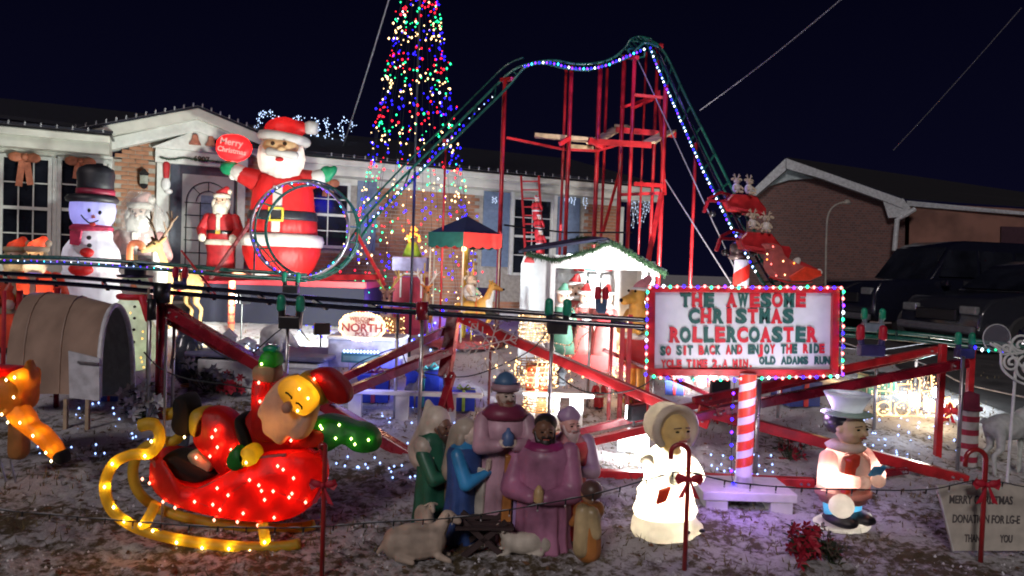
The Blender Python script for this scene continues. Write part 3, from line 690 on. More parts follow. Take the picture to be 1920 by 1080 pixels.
# near level run, two black tubes
topr = [(-80, 505), (0, 512), (150, 521), (300, 534), (450, 547), (600, 560), (750, 571), (900, 580), (1050, 590), (1225, 601)]
A1 = [W(x, y, nd(x)+.28) for x, y in topr]; B1 = [W(x, y+13, nd(x)) for x, y in topr]
for P in (A1, B1): MB().tube(cat(P, 6), .022, 9).build('rail', BLACKM, rc, world=True, smooth=True)
for a, b in zip(along(cat(A1, 6), .55), along(cat(B1, 6), .55)): MB().beam(a-V((0, 0, .02)), b-V((0, 0, .02)), .03, .03).build('tie', BLACKM, rc, world=True)
# far level run that feeds the loop
fr1 = [(-60, 478, 8.3), (0, 481, 8.3), (130, 484, 8.3), (300, 495, 8.4), (430, 506, 8.5), (520, 512, 8.5), (575, 516, 8.5)]
fr2 = [(x, y+10, d-.3) for x, y, d in fr1]
for q in (fr1, fr2): rail(q, .022, GREEN)
for a, b in zip(along(railpts(fr1), .6), along(railpts(fr2), .6)): MB().beam(a, b, .02).build('tie', GREEN, rc, world=True)
# loop (two rings joined by ties)
LC = W(575, 432, 8.5); LR = 88*8.5/FPX; lx = V((1, .1, 0)).normalized(); lz = V((0, 0, 1)); ly = V((-.1, 1, 0)).normalized()
def lp(a, off, k=1): return LC+lx*(LR*k*math.cos(a)*1.0)+lz*(LR*k*1.0*math.sin(a))+ly*off+lx*off*.25
for off in (-.17, .17): MB().tube([lp(2*math.pi*i/48, off) for i in range(48)], .017, 7, closed=True).build('rail', GREEN if off > 0 else GALV, rc, world=True, smooth=True)
MB().tube([lp(2*math.pi*i/48, 0, 1.07) for i in range(48)], .012, 6, closed=True).build('rail', GREEN, rc, world=True, smooth=True)
for i in range(20): a = 2*math.pi*i/20+.1; MB().tube([lp(a, -.17), lp(a, 0, 1.07), lp(a, .17)], .009, 5).build('tie', GREEN, rc, world=True)
MB().beam(W(480, 402, 8.7), W(395, 522, 8.3), .035).build('brace', mat('pink_painted_pipe', (.55, .12, .10), .4), rc, world=True)
MB().beam(W(668, 436, 8.7), W(722, 535, 8.7), .035).build('brace', RED, rc, world=True)
MB().beam(W(380, 522, 8.8), W(716, 519, 8.8), .05, .06).build('beam', RED, rc, world=True)
MB().beam(W(600, 522, 8.85), W(716, 519, 8.75), .03, .06).build('beam', RED, rc, world=True)
MB().beam(W(478, 440, 8.8), W(476, 522, 8.8), .018).build('brace', GREEN, rc, world=True); MB().beam(W(470, 440, 8.8), W(530, 510, 8.8), .014).build('brace', GREEN, rc, world=True)
# lift hill from the loop up to the plateau and over the crest
h1 = [(585, 516, 8.6), (630, 486, 9.0), (690, 402, 9.5), (770, 318, 9.9), (850, 240, 10.1), (930, 160, 10.3), (960, 133, 10.3), (990, 120, 10.3), (1035, 113, 10.3), (1080, 120, 10.3), (1120, 118, 10.3), (1150, 108, 10.3), (1172, 90, 10.3), (1183, 74, 10.3), (1200, 69, 10.3), (1222, 74, 10.2)]
h2 = [(585, 520, 8.3), (645, 492, 8.7), (700, 412, 9.2), (785, 326, 9.6), (868, 246, 9.8), (950, 165, 10.0), (985, 126, 10.0), (1020, 119, 10.0), (1060, 128, 10.0), (1100, 131, 10.0), (1140, 121, 10.0), (1180, 106, 10.0), (1196, 90, 10.0), (1212, 80, 10.0), (1235, 88, 9.9)]
rail(h1, .017, GREEN); rail(h2, .017, GREEN)
a_, b_ = railpts(h1), railpts(h2); sp = [(x-8, y-12, d+.1) for x, y, d in h1[2:8]]; rail(sp, .013, GREEN)
for i in range(2, 15, 1):
    for k in (0, 3):
        j = i*6+k
        if j < min(len(a_), len(b_)): MB().beam(a_[j], b_[min(len(b_)-1, int(j*len(b_)/len(a_)))], .016).build('tie', GREEN, rc, world=True)
# steep drop on the right
d1 = [(1212, 78, 10.1), (1222, 100, 10), (1240, 140, 9.9), (1262, 190, 9.7), (1290, 255, 9.4), (1330, 340, 9), (1375, 430, 8.6), (1415, 505, 8.3), (1450, 560, 8.0)]
d2 = [(1200, 72, 10.5), (1225, 78, 10.3), (1245, 98, 10.2), (1262, 130, 10.1), (1290, 190, 9.9), (1330, 268, 9.6), (1372, 352, 9.2), (1412, 430, 8.8), (1450, 500, 8.4), (1480, 560, 8.2)]
d3 = [(x+14, y-2, d) for x, y, d in d1]
rail(d1, .02, GREEN); rail(d2, .018, GREEN); rail(d3, .015, BLACKM)
rail([(x-14, y+4, d) for x, y, d in d2], .013, GREEN)
a_, b_ = railpts(d1, 8), railpts(d2, 8)
for i in range(2, 15): MB().beam(a_[int(i*len(a_)/15)-1], b_[int(i*len(b_)/15)-1], .018).build('tie', GREEN, rc, world=True)
# crest frame
for a, b in (((1178, 92), (1210, 92)), ((1178, 92), (1185, 112)), ((1210, 92), (1208, 106)), ((1185, 112), (1208, 106)), ((1222, 76), (1240, 90))): MB().beam(W(*a, 10), W(*b, 10.1), .02).build('brace', GREEN, rc, world=True)
# right level run
for q, r_ in (([(1500, 612, 7.6), (1600, 617, 7.5), (1700, 625, 7.2), (1800, 636, 7.0), (1920, 650, 6.8), (2050, 664, 6.6)], .022), ([(1500, 624, 7.3), (1600, 629, 7.2), (1700, 636, 6.9), (1800, 648, 6.7), (1920, 662, 6.5), (2050, 678, 6.3)], .022)): rail(q, r_, GREEN)
for x in (1680, 1740, 1880): MB().beam(W(x, 622+(x-1680)*.11, 7.2), W(x+3, 634+(x-1680)*.11, 6.8), .02).build('tie', GREEN, rc, world=True)
# silver and red posts
def post(px, py, d, r=.016, m=None, name='post', bottom=None, sq=False):
    a = W(px, py, d); b = ground(a, -.05) if bottom is None else W(*bottom)
    if sq: return MB().beam(a, b, r*2, r*2).build(name, m or RED, rc, world=True, bevel=.004)
    return MB().tube([a, b], r, 8).build(name, m or GALV, rc, world=True, smooth=True)
for px, py, d in ((282, 552, 6.6), (327, 590, 6.9), (540, 590, 6.6), (746, 585, 7.0), (792, 592, 6.4), (1035, 620, 6.3), (1107, 600, 7.6), (1226, 690, 6.9), (1425, 700, 5.9), (1462, 690, 7.5), (1645, 665, 7.2), (1806, 668, 6.1)): post(px, py, d)
post(279, 540, 6.7, .010, mat('tan_pipe', (.35, .26, .2), .5))
post(778, 322, 9.4, .018, mat('navy_pipe', (.01, .012, .03), .4))
def bracket(px, py, d, w=18, capm=CAPG, boxm=BLACK, s=1.0):
    c = W(px, py, d); k = d/FPX
    br = MB().beam(c+V((0, 0, -.16*s)), c+V((0, 0, -.05*s)), w*2.2*k, .10).build('bracket', boxm, rc, world=True, bevel=.01)
    for q in (-1, 1):
        x = V((q*w*k, 0, 0)); MB().cap(c+x*.8+V((0, 0, -.12*s)), c+x+V((0, 0, .05*s)), .03*s, .030*s).build('prong', boxm, rc if False else br, world=True, smooth=True)
        MB().cap(c+x+V((0, 0, .02*s)), c+x+V((0, 0, .10*s)), .040*s, .036*s).build('cap', capm, br, world=True, smooth=True)
bracket(545, 582, 6.5, 18); bracket(546, 528, 8.2, 13, s=.8); bracket(1046, 590, 6.2, 17)
DBOX = mat('indigo_bracket', (.03, .03, .12), .4); REDC = mat('red_plastic_cap', (.45, .01, .03), .4)
bracket(1637, 598, 7.4, 17, boxm=mat('grey_bracket', (.16, .2, .24), .4), s=.8); bracket(1634, 636, 7.0, 21, capm=REDC, boxm=DBOX); bracket(1809, 645, 6.4, 13, boxm=DBOX, s=.75); bracket(1128, 560, 6.6, 7, capm=REDC, boxm=mat('slate_blue', (.06, .12, .22), .4), s=.8); bracket(338, 520, 7.6, 9, capm=REDC, boxm=DBOX, s=.8)
post(792, 566, 6.4, .055, DRED, 'clamp', (792, 600, 6.4)); post(305, 530, 6.7, .075, BLACK, 'clamp', (303, 568, 6.7)); post(285, 560, 6.6, .04, BLACK, 'clamp', (284, 600, 6.6))
# red trestle
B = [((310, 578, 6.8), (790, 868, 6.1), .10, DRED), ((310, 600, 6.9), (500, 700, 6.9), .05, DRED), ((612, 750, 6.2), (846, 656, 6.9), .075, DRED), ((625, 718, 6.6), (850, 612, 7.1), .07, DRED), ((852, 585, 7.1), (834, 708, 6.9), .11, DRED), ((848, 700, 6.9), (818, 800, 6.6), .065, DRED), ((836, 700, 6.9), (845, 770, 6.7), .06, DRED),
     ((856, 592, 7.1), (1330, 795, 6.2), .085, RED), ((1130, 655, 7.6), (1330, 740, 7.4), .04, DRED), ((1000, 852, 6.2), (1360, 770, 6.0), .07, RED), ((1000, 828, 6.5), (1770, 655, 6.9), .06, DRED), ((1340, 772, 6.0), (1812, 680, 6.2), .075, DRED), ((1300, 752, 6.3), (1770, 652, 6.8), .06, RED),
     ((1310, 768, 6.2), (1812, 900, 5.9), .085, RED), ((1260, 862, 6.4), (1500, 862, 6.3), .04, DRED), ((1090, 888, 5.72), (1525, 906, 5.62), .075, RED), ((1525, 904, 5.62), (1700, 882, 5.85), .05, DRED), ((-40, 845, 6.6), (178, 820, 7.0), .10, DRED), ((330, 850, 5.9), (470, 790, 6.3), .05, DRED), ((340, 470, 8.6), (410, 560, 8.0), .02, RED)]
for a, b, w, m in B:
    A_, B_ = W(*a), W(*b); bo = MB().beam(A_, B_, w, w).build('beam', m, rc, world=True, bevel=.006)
    if w > .045:
        for f_ in (.03, .06, .94, .97): q = A_.lerp(B_, f_)+V((0, -w*.5, 0)); MB().cap(q, q-V((0, .012, 0)), .012, .010, 7).build('bolt', GALV, bo, world=True)
for px, py, d, r in ((1148, 590, 7.0, .016), (1168, 600, 7.2, .022), (1182, 590, 7.2, .022), (1218, 610, 7.0, .018)): post(px, py, d, r, RED, sq=True)
post(1768, 645, 6.45, .026, RED, sq=True); post(1822, 655, 6.4, .024, RED, sq=True)
post(303, 560, 6.75, .042, DRED); post(109, 540, 7.0, .024, DRED); post(111, 555, 7.0, .036, DRED, 'sleeve', (105, 600, 7.0)); post(37, 545, 7.4, .03, RED); post(8, 545, 8.2, .022, REDM)
# tall red legs
for px, py, d, r in ((947, 150, 10.1, .030), (1062, 124, 10.5, .020), (1072, 124, 10.1, .028), (1126, 122, 10.1, .030), (1139, 128, 10.6, .020), (1171, 106, 10.3, .030), (1190, 112, 9.9, .026), (1212, 98, 10.6, .016), (1234, 88, 10.5, .024), (1249, 160, 9.7, .030), (1305, 268, 9.4, .022), (836, 262, 9.8, .014)): post(px, py, d, r, RED)
for a, b, w in (((940, 150, 10.2), (960, 148, 10), .05), ((830, 264, 9.8), (842, 264, 9.8), .04), ((1168, 107, 10.3), (1195, 108, 9.9), .05), ((1232, 88, 10.5), (1240, 86, 10.2), .06),
                ((950, 258, 10.1), (1055, 280, 10.3), .03), ((1055, 280, 10.2), (1120, 283, 10.1), .03), ((1120, 283, 10.1), (1165, 270, 10.2), .03),
                ((1190, 178, 9.9), (1250, 184, 9.8), .035), ((1165, 202, 10.3), (1230, 180, 10.5), .035), ((1185, 203, 9.9), (1232, 183, 10.3), .035), ((1190, 345, 9.9), (1245, 348, 9.7), .05), ((1163, 365, 10.3), (1240, 362, 10.3), .04), ((1240, 362, 9.7), (1213, 500, 9.3), .05), ((1235, 170, 10), (1247, 365, 9.7), .03), ((1130, 437, 10.3), (1165, 310, 10.5), .03), ((945, 422, 10.1), (1060, 436, 10.3), .022), ((1060, 436, 10.3), (1185, 436, 10.1), .022)):
    MB().beam(W(*a), W(*b), w, w).build('brace', RED if w > .023 else BLACK, rc, world=True)
def plank(a, b, w, h, m): MB().beam(W(*a), W(*b), w, h).build('platform_board', m, rc, world=True, bevel=.004)
plank((1003, 254, 10.4), (1112, 263, 10.3), .12, .06, WOOD); plank((1066, 274, 10.5), (1112, 278, 10.4), .1, .05, WOOD)
plank((1112, 268, 10.0), (1160, 240, 11), .20, .03, WOOD); plank((1215, 268, 9.6), (1255, 246, 10.4), .20, .03, WOOD); plank((1155, 237, 11.0), (1180, 238, 10.9), .14, .04, WOOD)
plank((1155, 243, 10.6), (1268, 253, 10.3), .05, .075, RED); plank((1104, 265, 9.9), (1222, 272, 9.6), .05, .075, RED); plank((1104, 262, 9.8), (1130, 275, 9.9), .05, .07, RED); plank((1050, 270, 10), (1068, 258, 10.1), .05, .06, RED)
# guy cables
for a, b, r_, m, lb in (((1196, 112, 10.2), (1385, 520, 8.4), .008, mat('cable_grey', (.28, .28, .3), .5), 'dark stay cable from the coaster crest down past the drop'), ((1243, 330, 9.8), (1370, 530, 8.2), .008, mat('pale_rope', (.6, .6, .62), .6), 'pale rope from the tower leg down to the striped pole')):
    tag(MB().tube([W(*a), W(*b)], r_, 5).build('stay_cable', m), lb, 'cable', group='stay cables of the coaster')
# rope lights on the track
vb = 'bpbcbpbs'
def ropelight(label, px, step, seq, r=.011, s=6, jit=.004, lampat=None, pw=2):
    t = string('string_lights', label, cat([W(*p) for p in px], 6), step, seq, r, s, group='string lights on the coaster track', jit=jit)
    return t
ropelight('violet and blue lights along the first level run at far left', [(-40, 488, 7.95), (120, 491, 7.95), (260, 500, 8.05), (380, 510, 8.15)], .07, 'bpcspbws', .007)
ropelight('blue and white lights up the lower lift hill beside the light tree', [(686, 422, 9.15), (740, 368, 9.35), (790, 316, 9.55), (835, 268, 9.65), (876, 230, 9.75)], .075, 'bbwspb', .013)
ropelight('faint blue lights on the upper lift hill below the plateau', [(880, 222, 9.8), (905, 198, 9.8), (925, 180, 9.9)], .09, 'sbw', .008)
ropelight('bright violet lights along the rolling plateau to the crest', [(984, 124, 9.95), (1010, 117, 9.95), (1040, 119, 9.95), (1070, 127, 9.95), (1105, 128, 9.95), (1130, 125, 9.9), (1165, 110, 9.9), (1210, 92, 9.9)], .05, 'bpcpbwp', .015)
ropelight('blue and white lights down the steep drop at right', [(1220, 90, 9.9), (1228, 115, 9.85), (1245, 155, 9.7), (1265, 200, 9.5), (1292, 262, 9.2), (1330, 345, 8.8), (1370, 425, 8.45), (1418, 512, 8.1)], .062, 'bswbpsw', .013)
ropelight('cyan and blue lights at the far right end of the level run', [(1828, 652, 6.3), (1845, 656, 6.3), (1875, 656, 6.3), (1895, 662, 6.3)], .06, 'bwcg', .014)
t = thing('string_lights', 'coloured lights wound around the inside of the loop', 'string lights', LC, group='string lights on the coaster track')
P = [lp(2*math.pi*i/60, -.17, .985) for i in range(60)]; MB().tube(P, .004, 5, closed=True).build('wire', WIRE, t, world=True)
P = along(P+[P[0]], .058); lights(t, [p+V([random.gauss(0, .004) for _ in range(3)]) for i, p in enumerate(P) if i % 9 < 8], 'bpskbcpwbp', .014, 6, single=False)
for p, c, pw in ((W(1080, 118, 9.6), (.3, .1, 1), 7), (W(1180, 110, 9.6), (.4, .1, 1), 5), (W(1235, 130, 9.5), (.2, .2, 1), 4), (W(1320, 330, 8.7), (.2, .2, 1), 4), (LC-ly*.1+lz*.2, (.35, .2, 1), 3), (W(780, 330, 9.3), (.15, .15, 1), 4), (W(200, 500, 7.8), (.4, .2, 1), 3), (W(60, 480, 7.8), (.4, .2, 1), 2)): lamp('POINT', p, pw, c, .08, name='rope_glow')
# ---------------- coaster train: three red cars with plush reindeer, then the sleigh
PLUSH = mat('cream_plush', (.60, .50, .36), .9, bump=.5, scale=30); PLW = mat('white_plush', (.75, .72, .66), .9, bump=.5, scale=30)
def plush(t, h=.20):
    MB().ell((0, 0, h*.35), (h*.26, h*.24, h*.32)).build('body', PLW, t, smooth=True)
    b = MB(); b.ell((0, -h*.05, h*.80), (h*.22, h*.22, h*.20)); b.ell((0, -h*.24, h*.74), (h*.12, h*.12, h*.09)); b.build('head', PLUSH, t, remesh=h*.035)
    for s_ in (-1, 1):
        MB().ell((s_*h*.30, 0, h*.90), (h*.14, h*.05, h*.08), rot=(0, s_*25, 0)).build('ear', PLUSH, t, smooth=True)
        b = MB(); b.cap((s_*h*.10, 0, h*.95), (s_*h*.17, 0, h*1.22), h*.045, h*.035, 6); b.cap((s_*h*.14, 0, h*1.08), (s_*h*.26, 0, h*1.14), h*.04, h*.03, 6); b.build('antler', PLUSH, t, smooth=True)
        MB().cap((s_*h*.22, -h*.1, h*.45), (s_*h*.30, -h*.28, h*.28), h*.08, h*.07, 7).build('arm', PLUSH, t, smooth=True)
        MB().cap((s_*h*.15, -h*.1, h*.12), (s_*h*.2, -h*.36, h*.08), h*.10, h*.09, 7).build('leg', PLUSH, t, smooth=True)
        MB().ell((s_*h*.08, -h*.25, h*.84), (h*.025,)*3, seg=6, rings=4).build('eye', EYEM, t)
    MB().ell((0, -h*.35, h*.76), (h*.04,)*3, seg=6, rings=4).build('nose', EYEM, t)
pro = None
for (x, y, d, lab, rz) in ((1380, 363, 8.7, 'plush reindeer on the left of the highest coaster car', 20), (1403, 365, 8.6, 'plush reindeer on the right of the highest coaster car', 30), (1410, 431, 8.2, 'shaded plush reindeer on the left of the lower coaster car', 10), (1436, 436, 8.1, 'plush reindeer on the right of the lower coaster car above the sleigh', -20)):
    p = W(x, y, d)
    if pro is None: t = pro = thing('plush_reindeer', lab, 'plush toy', p, rz, group='plush reindeer riding the coaster'); plush(t, .185)
    else:
        t = pro.copy(); COL.objects.link(t); t.location = p; t.rotation_euler = (0, 0, R(rz)); t['label'] = lab
        for ch in pro.children: q = ch.copy(); COL.objects.link(q); q.parent = t
for (x, y, d, lab) in ((1385, 375, 8.7, 'red coaster car at the top of the train with two plush reindeer'), (1412, 446, 8.2, 'red coaster car just above the sleigh with two plush reindeer')):
    t = thing('coaster_car', lab, 'coaster car', W(x, y, d), 0, group='red cars of the coaster train')
    b = MB(); b.ext([(-.17, -.02), (-.13, -.13), (.28, -.20), (.30, -.10), (.17, .05), (-.10, .06)], -.10, .10); b.build('car_body', RED, t, bevel=.015)
    MB().beam((-.13, -.12, -.10), (.28, -.12, -.16), .02, .03).build('trim_rail', mat('glossy_pink_red', (.6, .05, .06), .15, coat=1), t)
    b = MB(); b.beam((-.12, 0, -.02), (-.36, 0, -.02), .06, .03); b.beam((-.36, 0, -.02), (-.40, 0, -.16), .06, .03); b.beam((-.36, 0, .0), (-.22, 0, .08), .06, .03); b.beam((-.22, 0, .08), (-.1, 0, .05), .06, .03); b.build('side_bogie', DRED, t)
    for s_ in (-.3, .0): MB().lathe([(.035, -.03), (.04, 0), (.035, .03)], (s_, 0, -.17), 10, m=Euler((R(90), 0, 0)).to_matrix()).build('wheel', BLACK, t, smooth=True)
k = 7.8/FPX; cp = W(1460, 525, 7.8)
t = thing('coaster_sleigh', 'red lit sleigh car at the front of the coaster train above the sign', 'sleigh', cp)
def q_(pts, cx=1460, cy_=525, kk=None): kk = kk or k; return [((x-cx)*kk, (cy_-y)*kk) for x, y in pts]
MB().ext(q_(cat2([(1432, 458), (1440, 470), (1438, 500), (1455, 520), (1490, 524), (1515, 512), (1500, 500), (1478, 490), (1462, 480), (1452, 462)])), -.13, .13).build('sleigh_body', mat('dusty_red_felt', (.42, .09, .08), .8), t, bevel=.01)
MB().ext(q_([(1440, 458), (1482, 461), (1486, 468), (1480, 492), (1462, 486), (1450, 470)]), .06, .13).build('seat_back', RED, t, bevel=.01)
MB().ext(q_([(1470, 518), (1498, 498), (1528, 505), (1530, 514), (1508, 524), (1475, 526)]), -.15, -.12).build('front_flap', mat('bright_orange_red', (.85, .06, .02), .4), t, bevel=.008)
MB().tube([((x-1460)*k, y_, (525-y)*k) for y_ in (-.1,) for x, y in ((1437, 520), (1470, 529), (1500, 530), (1516, 526))], .010, 6).build('runner', RED, t)
lights(t, [cp+V(((x-1460)*k, -.14, (525-y)*k)) for x, y in ((1438, 464), (1428, 478), (1428, 488), (1436, 496), (1458, 490), (1478, 493), (1446, 517), (1462, 515), (1486, 510))], 'kna', .009, 5)
t = thing('santa_hat', 'red santa hat with white fur brim and pompom lying on the coaster sleigh', 'hat', W(1500, 500, 7.8))
b = MB(); b.cap((-.03, 0, .02), (.16, -.02, -.03), .05, .02); b.build('hat_cone', REDM, t, smooth=True); MB().ell((-.05, 0, .03), (.04, .06, .075), rot=(0, 30, 0)).build('brim', PLW, t, smooth=True); MB().ell((.19, -.02, -.05), (.035,)*3).build('pompom', mat('lit_pompom', (.85, .82, .74), .8), t, smooth=True)
# striped pole standing behind the sign
def striped(t, p, r, h, turns, name='pole', mw=None, mr=None, w=.5):
    MB().lathe([(r, 0), (r, h)], p, 20).build(name, mw or WHITE, t, world=True, smooth=False)
    b = MB(); n = int(turns*28)
    for i in range(n):
        a0 = i/n*turns*2*math.pi; a1 = (i+1)/n*turns*2*math.pi; z0 = h*i/n; z1 = h*(i+1)/n; dz = h/turns*w; rr = r+.003
        q = [(rr*math.cos(a0), rr*math.sin(a0), z0), (rr*math.cos(a1), rr*math.sin(a1), z1), (rr*math.cos(a1), rr*math.sin(a1), min(h, z1+dz)), (rr*math.cos(a0), rr*math.sin(a0), min(h, z0+dz))]
        b.add([V(p)+V(x) for x in q], [(0, 1, 2, 3)])
    b.build('red_stripe', mr or mat('stripe_red', (.80, .03, .02), .4), t, world=True)
bp = ground(W(1382, 700, 8.4)); tp = W(1382, 487, 8.4)
t = thing('striped_lamp_pole', 'striped pole with a dark lantern head standing behind the big sign', 'pole', bp)
striped(t, bp, .085, tp.z-bp.z, 4.5, mw=mat('lavender_white', (.62, .62, .72), .5))
MB().lathe([(.085, 0), (.10, .02), (.10, .05), (.075, .06), (.085, .10), (.085, .16), (.05, .2), (.01, .21)], tp, 18).build('lantern_head', mat('bronze_metal', (.16, .12, .11), .3, metal=.6), t, world=True, smooth=True)
# ================================================================ BIG SIGN ON ITS STRIPED POLE
sd = 5.15; c0 = G(1392, 945); sd = dep(c0); ks = sd/FPX
SB = c0
t = thing('sign_stand', 'white plank stand carrying the red and white striped pole of the big sign', 'sign stand', SB)
b = MB().box(SB+V((.0, .05, .095)), (172*ks, .42, .06)); b.build('stand_board', WHITE, t, world=True, bevel=.006)
for s_ in (-1, 1): MB().box(SB+V((s_*.22, .05, .02)), (.15, .40, .085)).build('foot_block', WHITE, t, world=True, bevel=.004)
MB().lathe([(.064, .12), (.060, .20)], SB, 20).build('pole_base', mat('aluminium', (.7, .7, .72), .3, metal=.6), t, world=True)
pz = (945-705)*ks
striped(t, SB+V((0, 0, .19)), .056, pz-.17, 6.2, w=.55, mr=mat('stripe_orange_red', (.75, .06, .02), .45))
SG = thing('big_sign', 'large white sign with red frame and green and red cut-out letters', 'sign', W(1392, 620, sd), tilt=(0, -1.7, 0))
def sp_(px, py): # flat board facing the viewer
    return V(((px-1392)*ks, 0, (620-py)*ks))
MB().box((0, .015, 0), (340*ks, .02, 150*ks), rot=(0, 0, 0)).build('board', mat('sign_white', (.66, .70, .72), .5, var=.03), SG)
fr_ = [((0, 78), (356, 13)), ((0, -78), (356, 13)), ((-172, 0), (13, 144)), ((172, 0), (13, 144))]
for (x, z), (w_, h_) in fr_: MB().box((x*ks, 0, z*ks), (w_*ks, .06, h_*ks)).build('frame_bar', RED, SG, bevel=.004)
LR_ = mat('letter_red', (.62, .015, .03), .55); LG_ = mat('letter_green', (.012, .10, .08), .55)
SERIF = {'T': [(0, -1)], 'H': [(-1, -1), (1, -1), (-1, 1), (1, 1)], 'A': [(-1, -1), (1, -1)], 'I': [(0, -1), (0, 1)], 'R': [(-1, -1), (1, -1), (-.8, 1)], 'M': [(-1, -1), (1, -1), (-1, 1), (1, 1)], 'L': [(-.7, 1), (-.7, -1)], 'E': [(-.7, 1), (-.7, -1)], 'W': [(-1, 1), (1, 1)], 'S': [], 'C': [], 'O': []}
def letters(txt, x0, x1, yc, h, cols, serif, rot=0):
    n = len(txt); st = (x1-x0)/n; ci = 0
    for i, ch in enumerate(txt):
        if ch == ' ': continue
        px = x0+st*(i+.5); m_ = LR_ if cols[ci % len(cols)] == 'r' else LG_; ci += 1
        p = sp_(px, yc+(px-1392)*rot); sz = h*ks/.79
        o = textmesh('letter', ch, sz, .004, m_, SG, (p.x, -.004, p.z-h*ks*.46), (90, 0, 0), .050*sz)
        wd = max(v.co.x for v in o.data.vertices)-min(v.co.x for v in o.data.vertices); o.scale = (st*ks*(.45 if ch in 'I.' else .96)*(.92 if serif and ch not in 'SCO' else 1)/wd, 1, 1); o.rotation_euler = (R(90), R(random.uniform(-1.5, 1.5)), 0)
        if serif and SERIF.get(ch):
            for sx_, sz_ in SERIF[ch]: s2 = MB().box((p.x+sx_*st*ks*.29, -.0075, p.z+sz_*h*ks*.45), (st*ks*.36, .008, h*ks*.12)).build('serif', m_, SG)
letters('THE AWESOME', 1274, 1510, 562, 27, 'grgrgrgrgr', True, -.005)
letters('CHRISTMAS', 1290, 1488, 592, 28, 'grgrgrgrg', True, -.005)
letters('ROLLERCOASTER', 1253, 1532, 627, 29, 'rgrgrgrgrgrgr', True, -.008)
letters('SO SIT BACK AND ENJOY THE RIDE', 1238, 1546, 655, 18, 'grgrgrgrgrgrggrgrgrgrggr', False, -.02)
letters('YCLE TIME 2.A MIN.', 1240, 1413, 681, 15, 'r', False, -.01)
letters('OLD ADAMS RUN', 1424, 1557, 676, 15, 'g', False, -.01)
b = MB().beam((-150*ks, -.004, -74*ks), (10*ks, -.004, -68*ks), .004, .008); b.build('underline', BLACK, SG)
# rope light around the frame
t = thing('string_lights', 'coloured lights wound around the red frame of the big sign', 'string lights', W(1392, 540, sd-.05), group='string lights around the signs')
def wp(x, y):
    c_, s_ = math.cos(R(1.7)), math.sin(R(1.7)); a_, b_ = (x-1392)*ks, (620-y)*ks
    return W(1392, 620, sd)+V((a_*c_-b_*s_, -.045, a_*s_+b_*c_))
loop = [wp(1210, 700), wp(1210, 538), wp(1574, 538), wp(1574, 702), wp(1400, 708), wp(1300, 712), wp(1210, 704)]
wl = []
for a, c in zip(loop, loop[1:]):
    n = int((c-a).length/.02)+1; wl += [a.lerp(c, i/n)+V((random.gauss(0, .002), 0, random.gauss(0, .003))) for i in range(n)]
MB().tube(wl, .004, 5).build('wire', mat('clear_tube', (.55, .55, .6), .3), t, world=True)
lights(t, [p+V((0, -.012, 0)) for p in along(wl, .048)], 'bkgkpwgkbk', .0095, 8, single=True)
for x, y, c, pw in ((1209, 590, (.25, .15, 1), .6), (1300, 760, (1, .65, .8), 3), (1420, 770, (.6, .35, 1), 4), (1500, 750, (.8, .45, 1), 3), (1575, 620, (.3, .2, 1), .7), (1365, 870, (.35, .15, 1), 3.0)): lamp('POINT', wp(x, y)+V((0, -.30, 0)), pw, c, .05, name='rope_glow')
t = string('string_lights', 'short run of violet lights dangling down beside the striped sign pole', cat([wp(1375, 712), wp(1372, 760), wp(1371, 830), wp(1375, 905), wp(1405, 900), wp(1408, 860)], 5), .09, 'bpb', .012, 7, group='string lights around the signs')
sl_ = lamp('SPOT', wp(1395, 800)+V((0, -1.15, 0)), 52, (1, .99, .97), .10, target=wp(1392, 625), angle=50, name='sign_light')
# ================================================================ LED SANTA IN HIS SLEIGH
base = G(450, 1012); ld = dep(base); kl = ld/FPX
def S(pts, cx=450, cy_=1012): return [((x-cx)*kl, (cy_-y)*kl) for x, y in pts]
SL = thing('santa_sleigh_decoration', 'lit fabric santa waving from a red sleigh on yellow runners in the foreground', 'christmas decoration', base, group='lit fabric decorations at the front')
def puff(name, m, pts, th, yo=0, parent=None, smooth_=True, raw=False):
    P = S(cat2(pts)) if smooth_ else S(pts)
    cx = sum(p[0] for p in P)/len(P); cz = sum(p[1] for p in P)/len(P); b = MB(); n = len(P); vs_ = []
    rg = [(.82, -.5), (.93, -.40), (.985, -.22), (1, 0), (.985, .22), (.93, .40), (.82, .5)]
    for k_, o_ in rg: vs_ += [(cx+(x-cx)*k_, yo+o_*th, cz+(z-cz)*k_) for x, z in P]
    fs = []
    for i in range(len(rg)-1):
        for j in range(n): fs.append((i*n+j, i*n+(j+1) % n, (i+1)*n+(j+1) % n, (i+1)*n+j))
    fs += [tuple(range(n-1, -1, -1)), tuple(len(rg)*n-n+j for j in range(n))]
    return b.add(vs_, fs).build(name, m, parent or SL, smooth=True)
FR = shell('red_light_fabric', (.62, .02, .015), .5, .5); FY = shell('yellow_light_fabric', (.70, .50, .05), .5, .5); FG = shell('green_light_fabric', (.03, .26, .04), .5, .5)
FT = shell('tan_beard_fabric', (.62, .47, .38), .35, .7); FK = mat('black_fabric', (.003, .002, .002), 1.0); FSK = shell('yellow_skin_fabric', (.85, .55, .08), .5, .5); FO = shell('orange_light_fabric', (.80, .33, .03), .5, .5)
puff('sleigh_body', FR, [(300, 845), (286, 868), (290, 905), (315, 932), (360, 950), (440, 965), (520, 968), (565, 955), (598, 925), (611, 885), (604, 850), (585, 836), (545, 832), (500, 840), (465, 858), (420, 885), (380, 905), (340, 895), (312, 860)], .30, 0)
puff('sleigh_inside', FK, [(308, 858), (330, 850), (385, 872), (405, 888), (380, 902), (345, 896), (318, 880)], .24, .03)
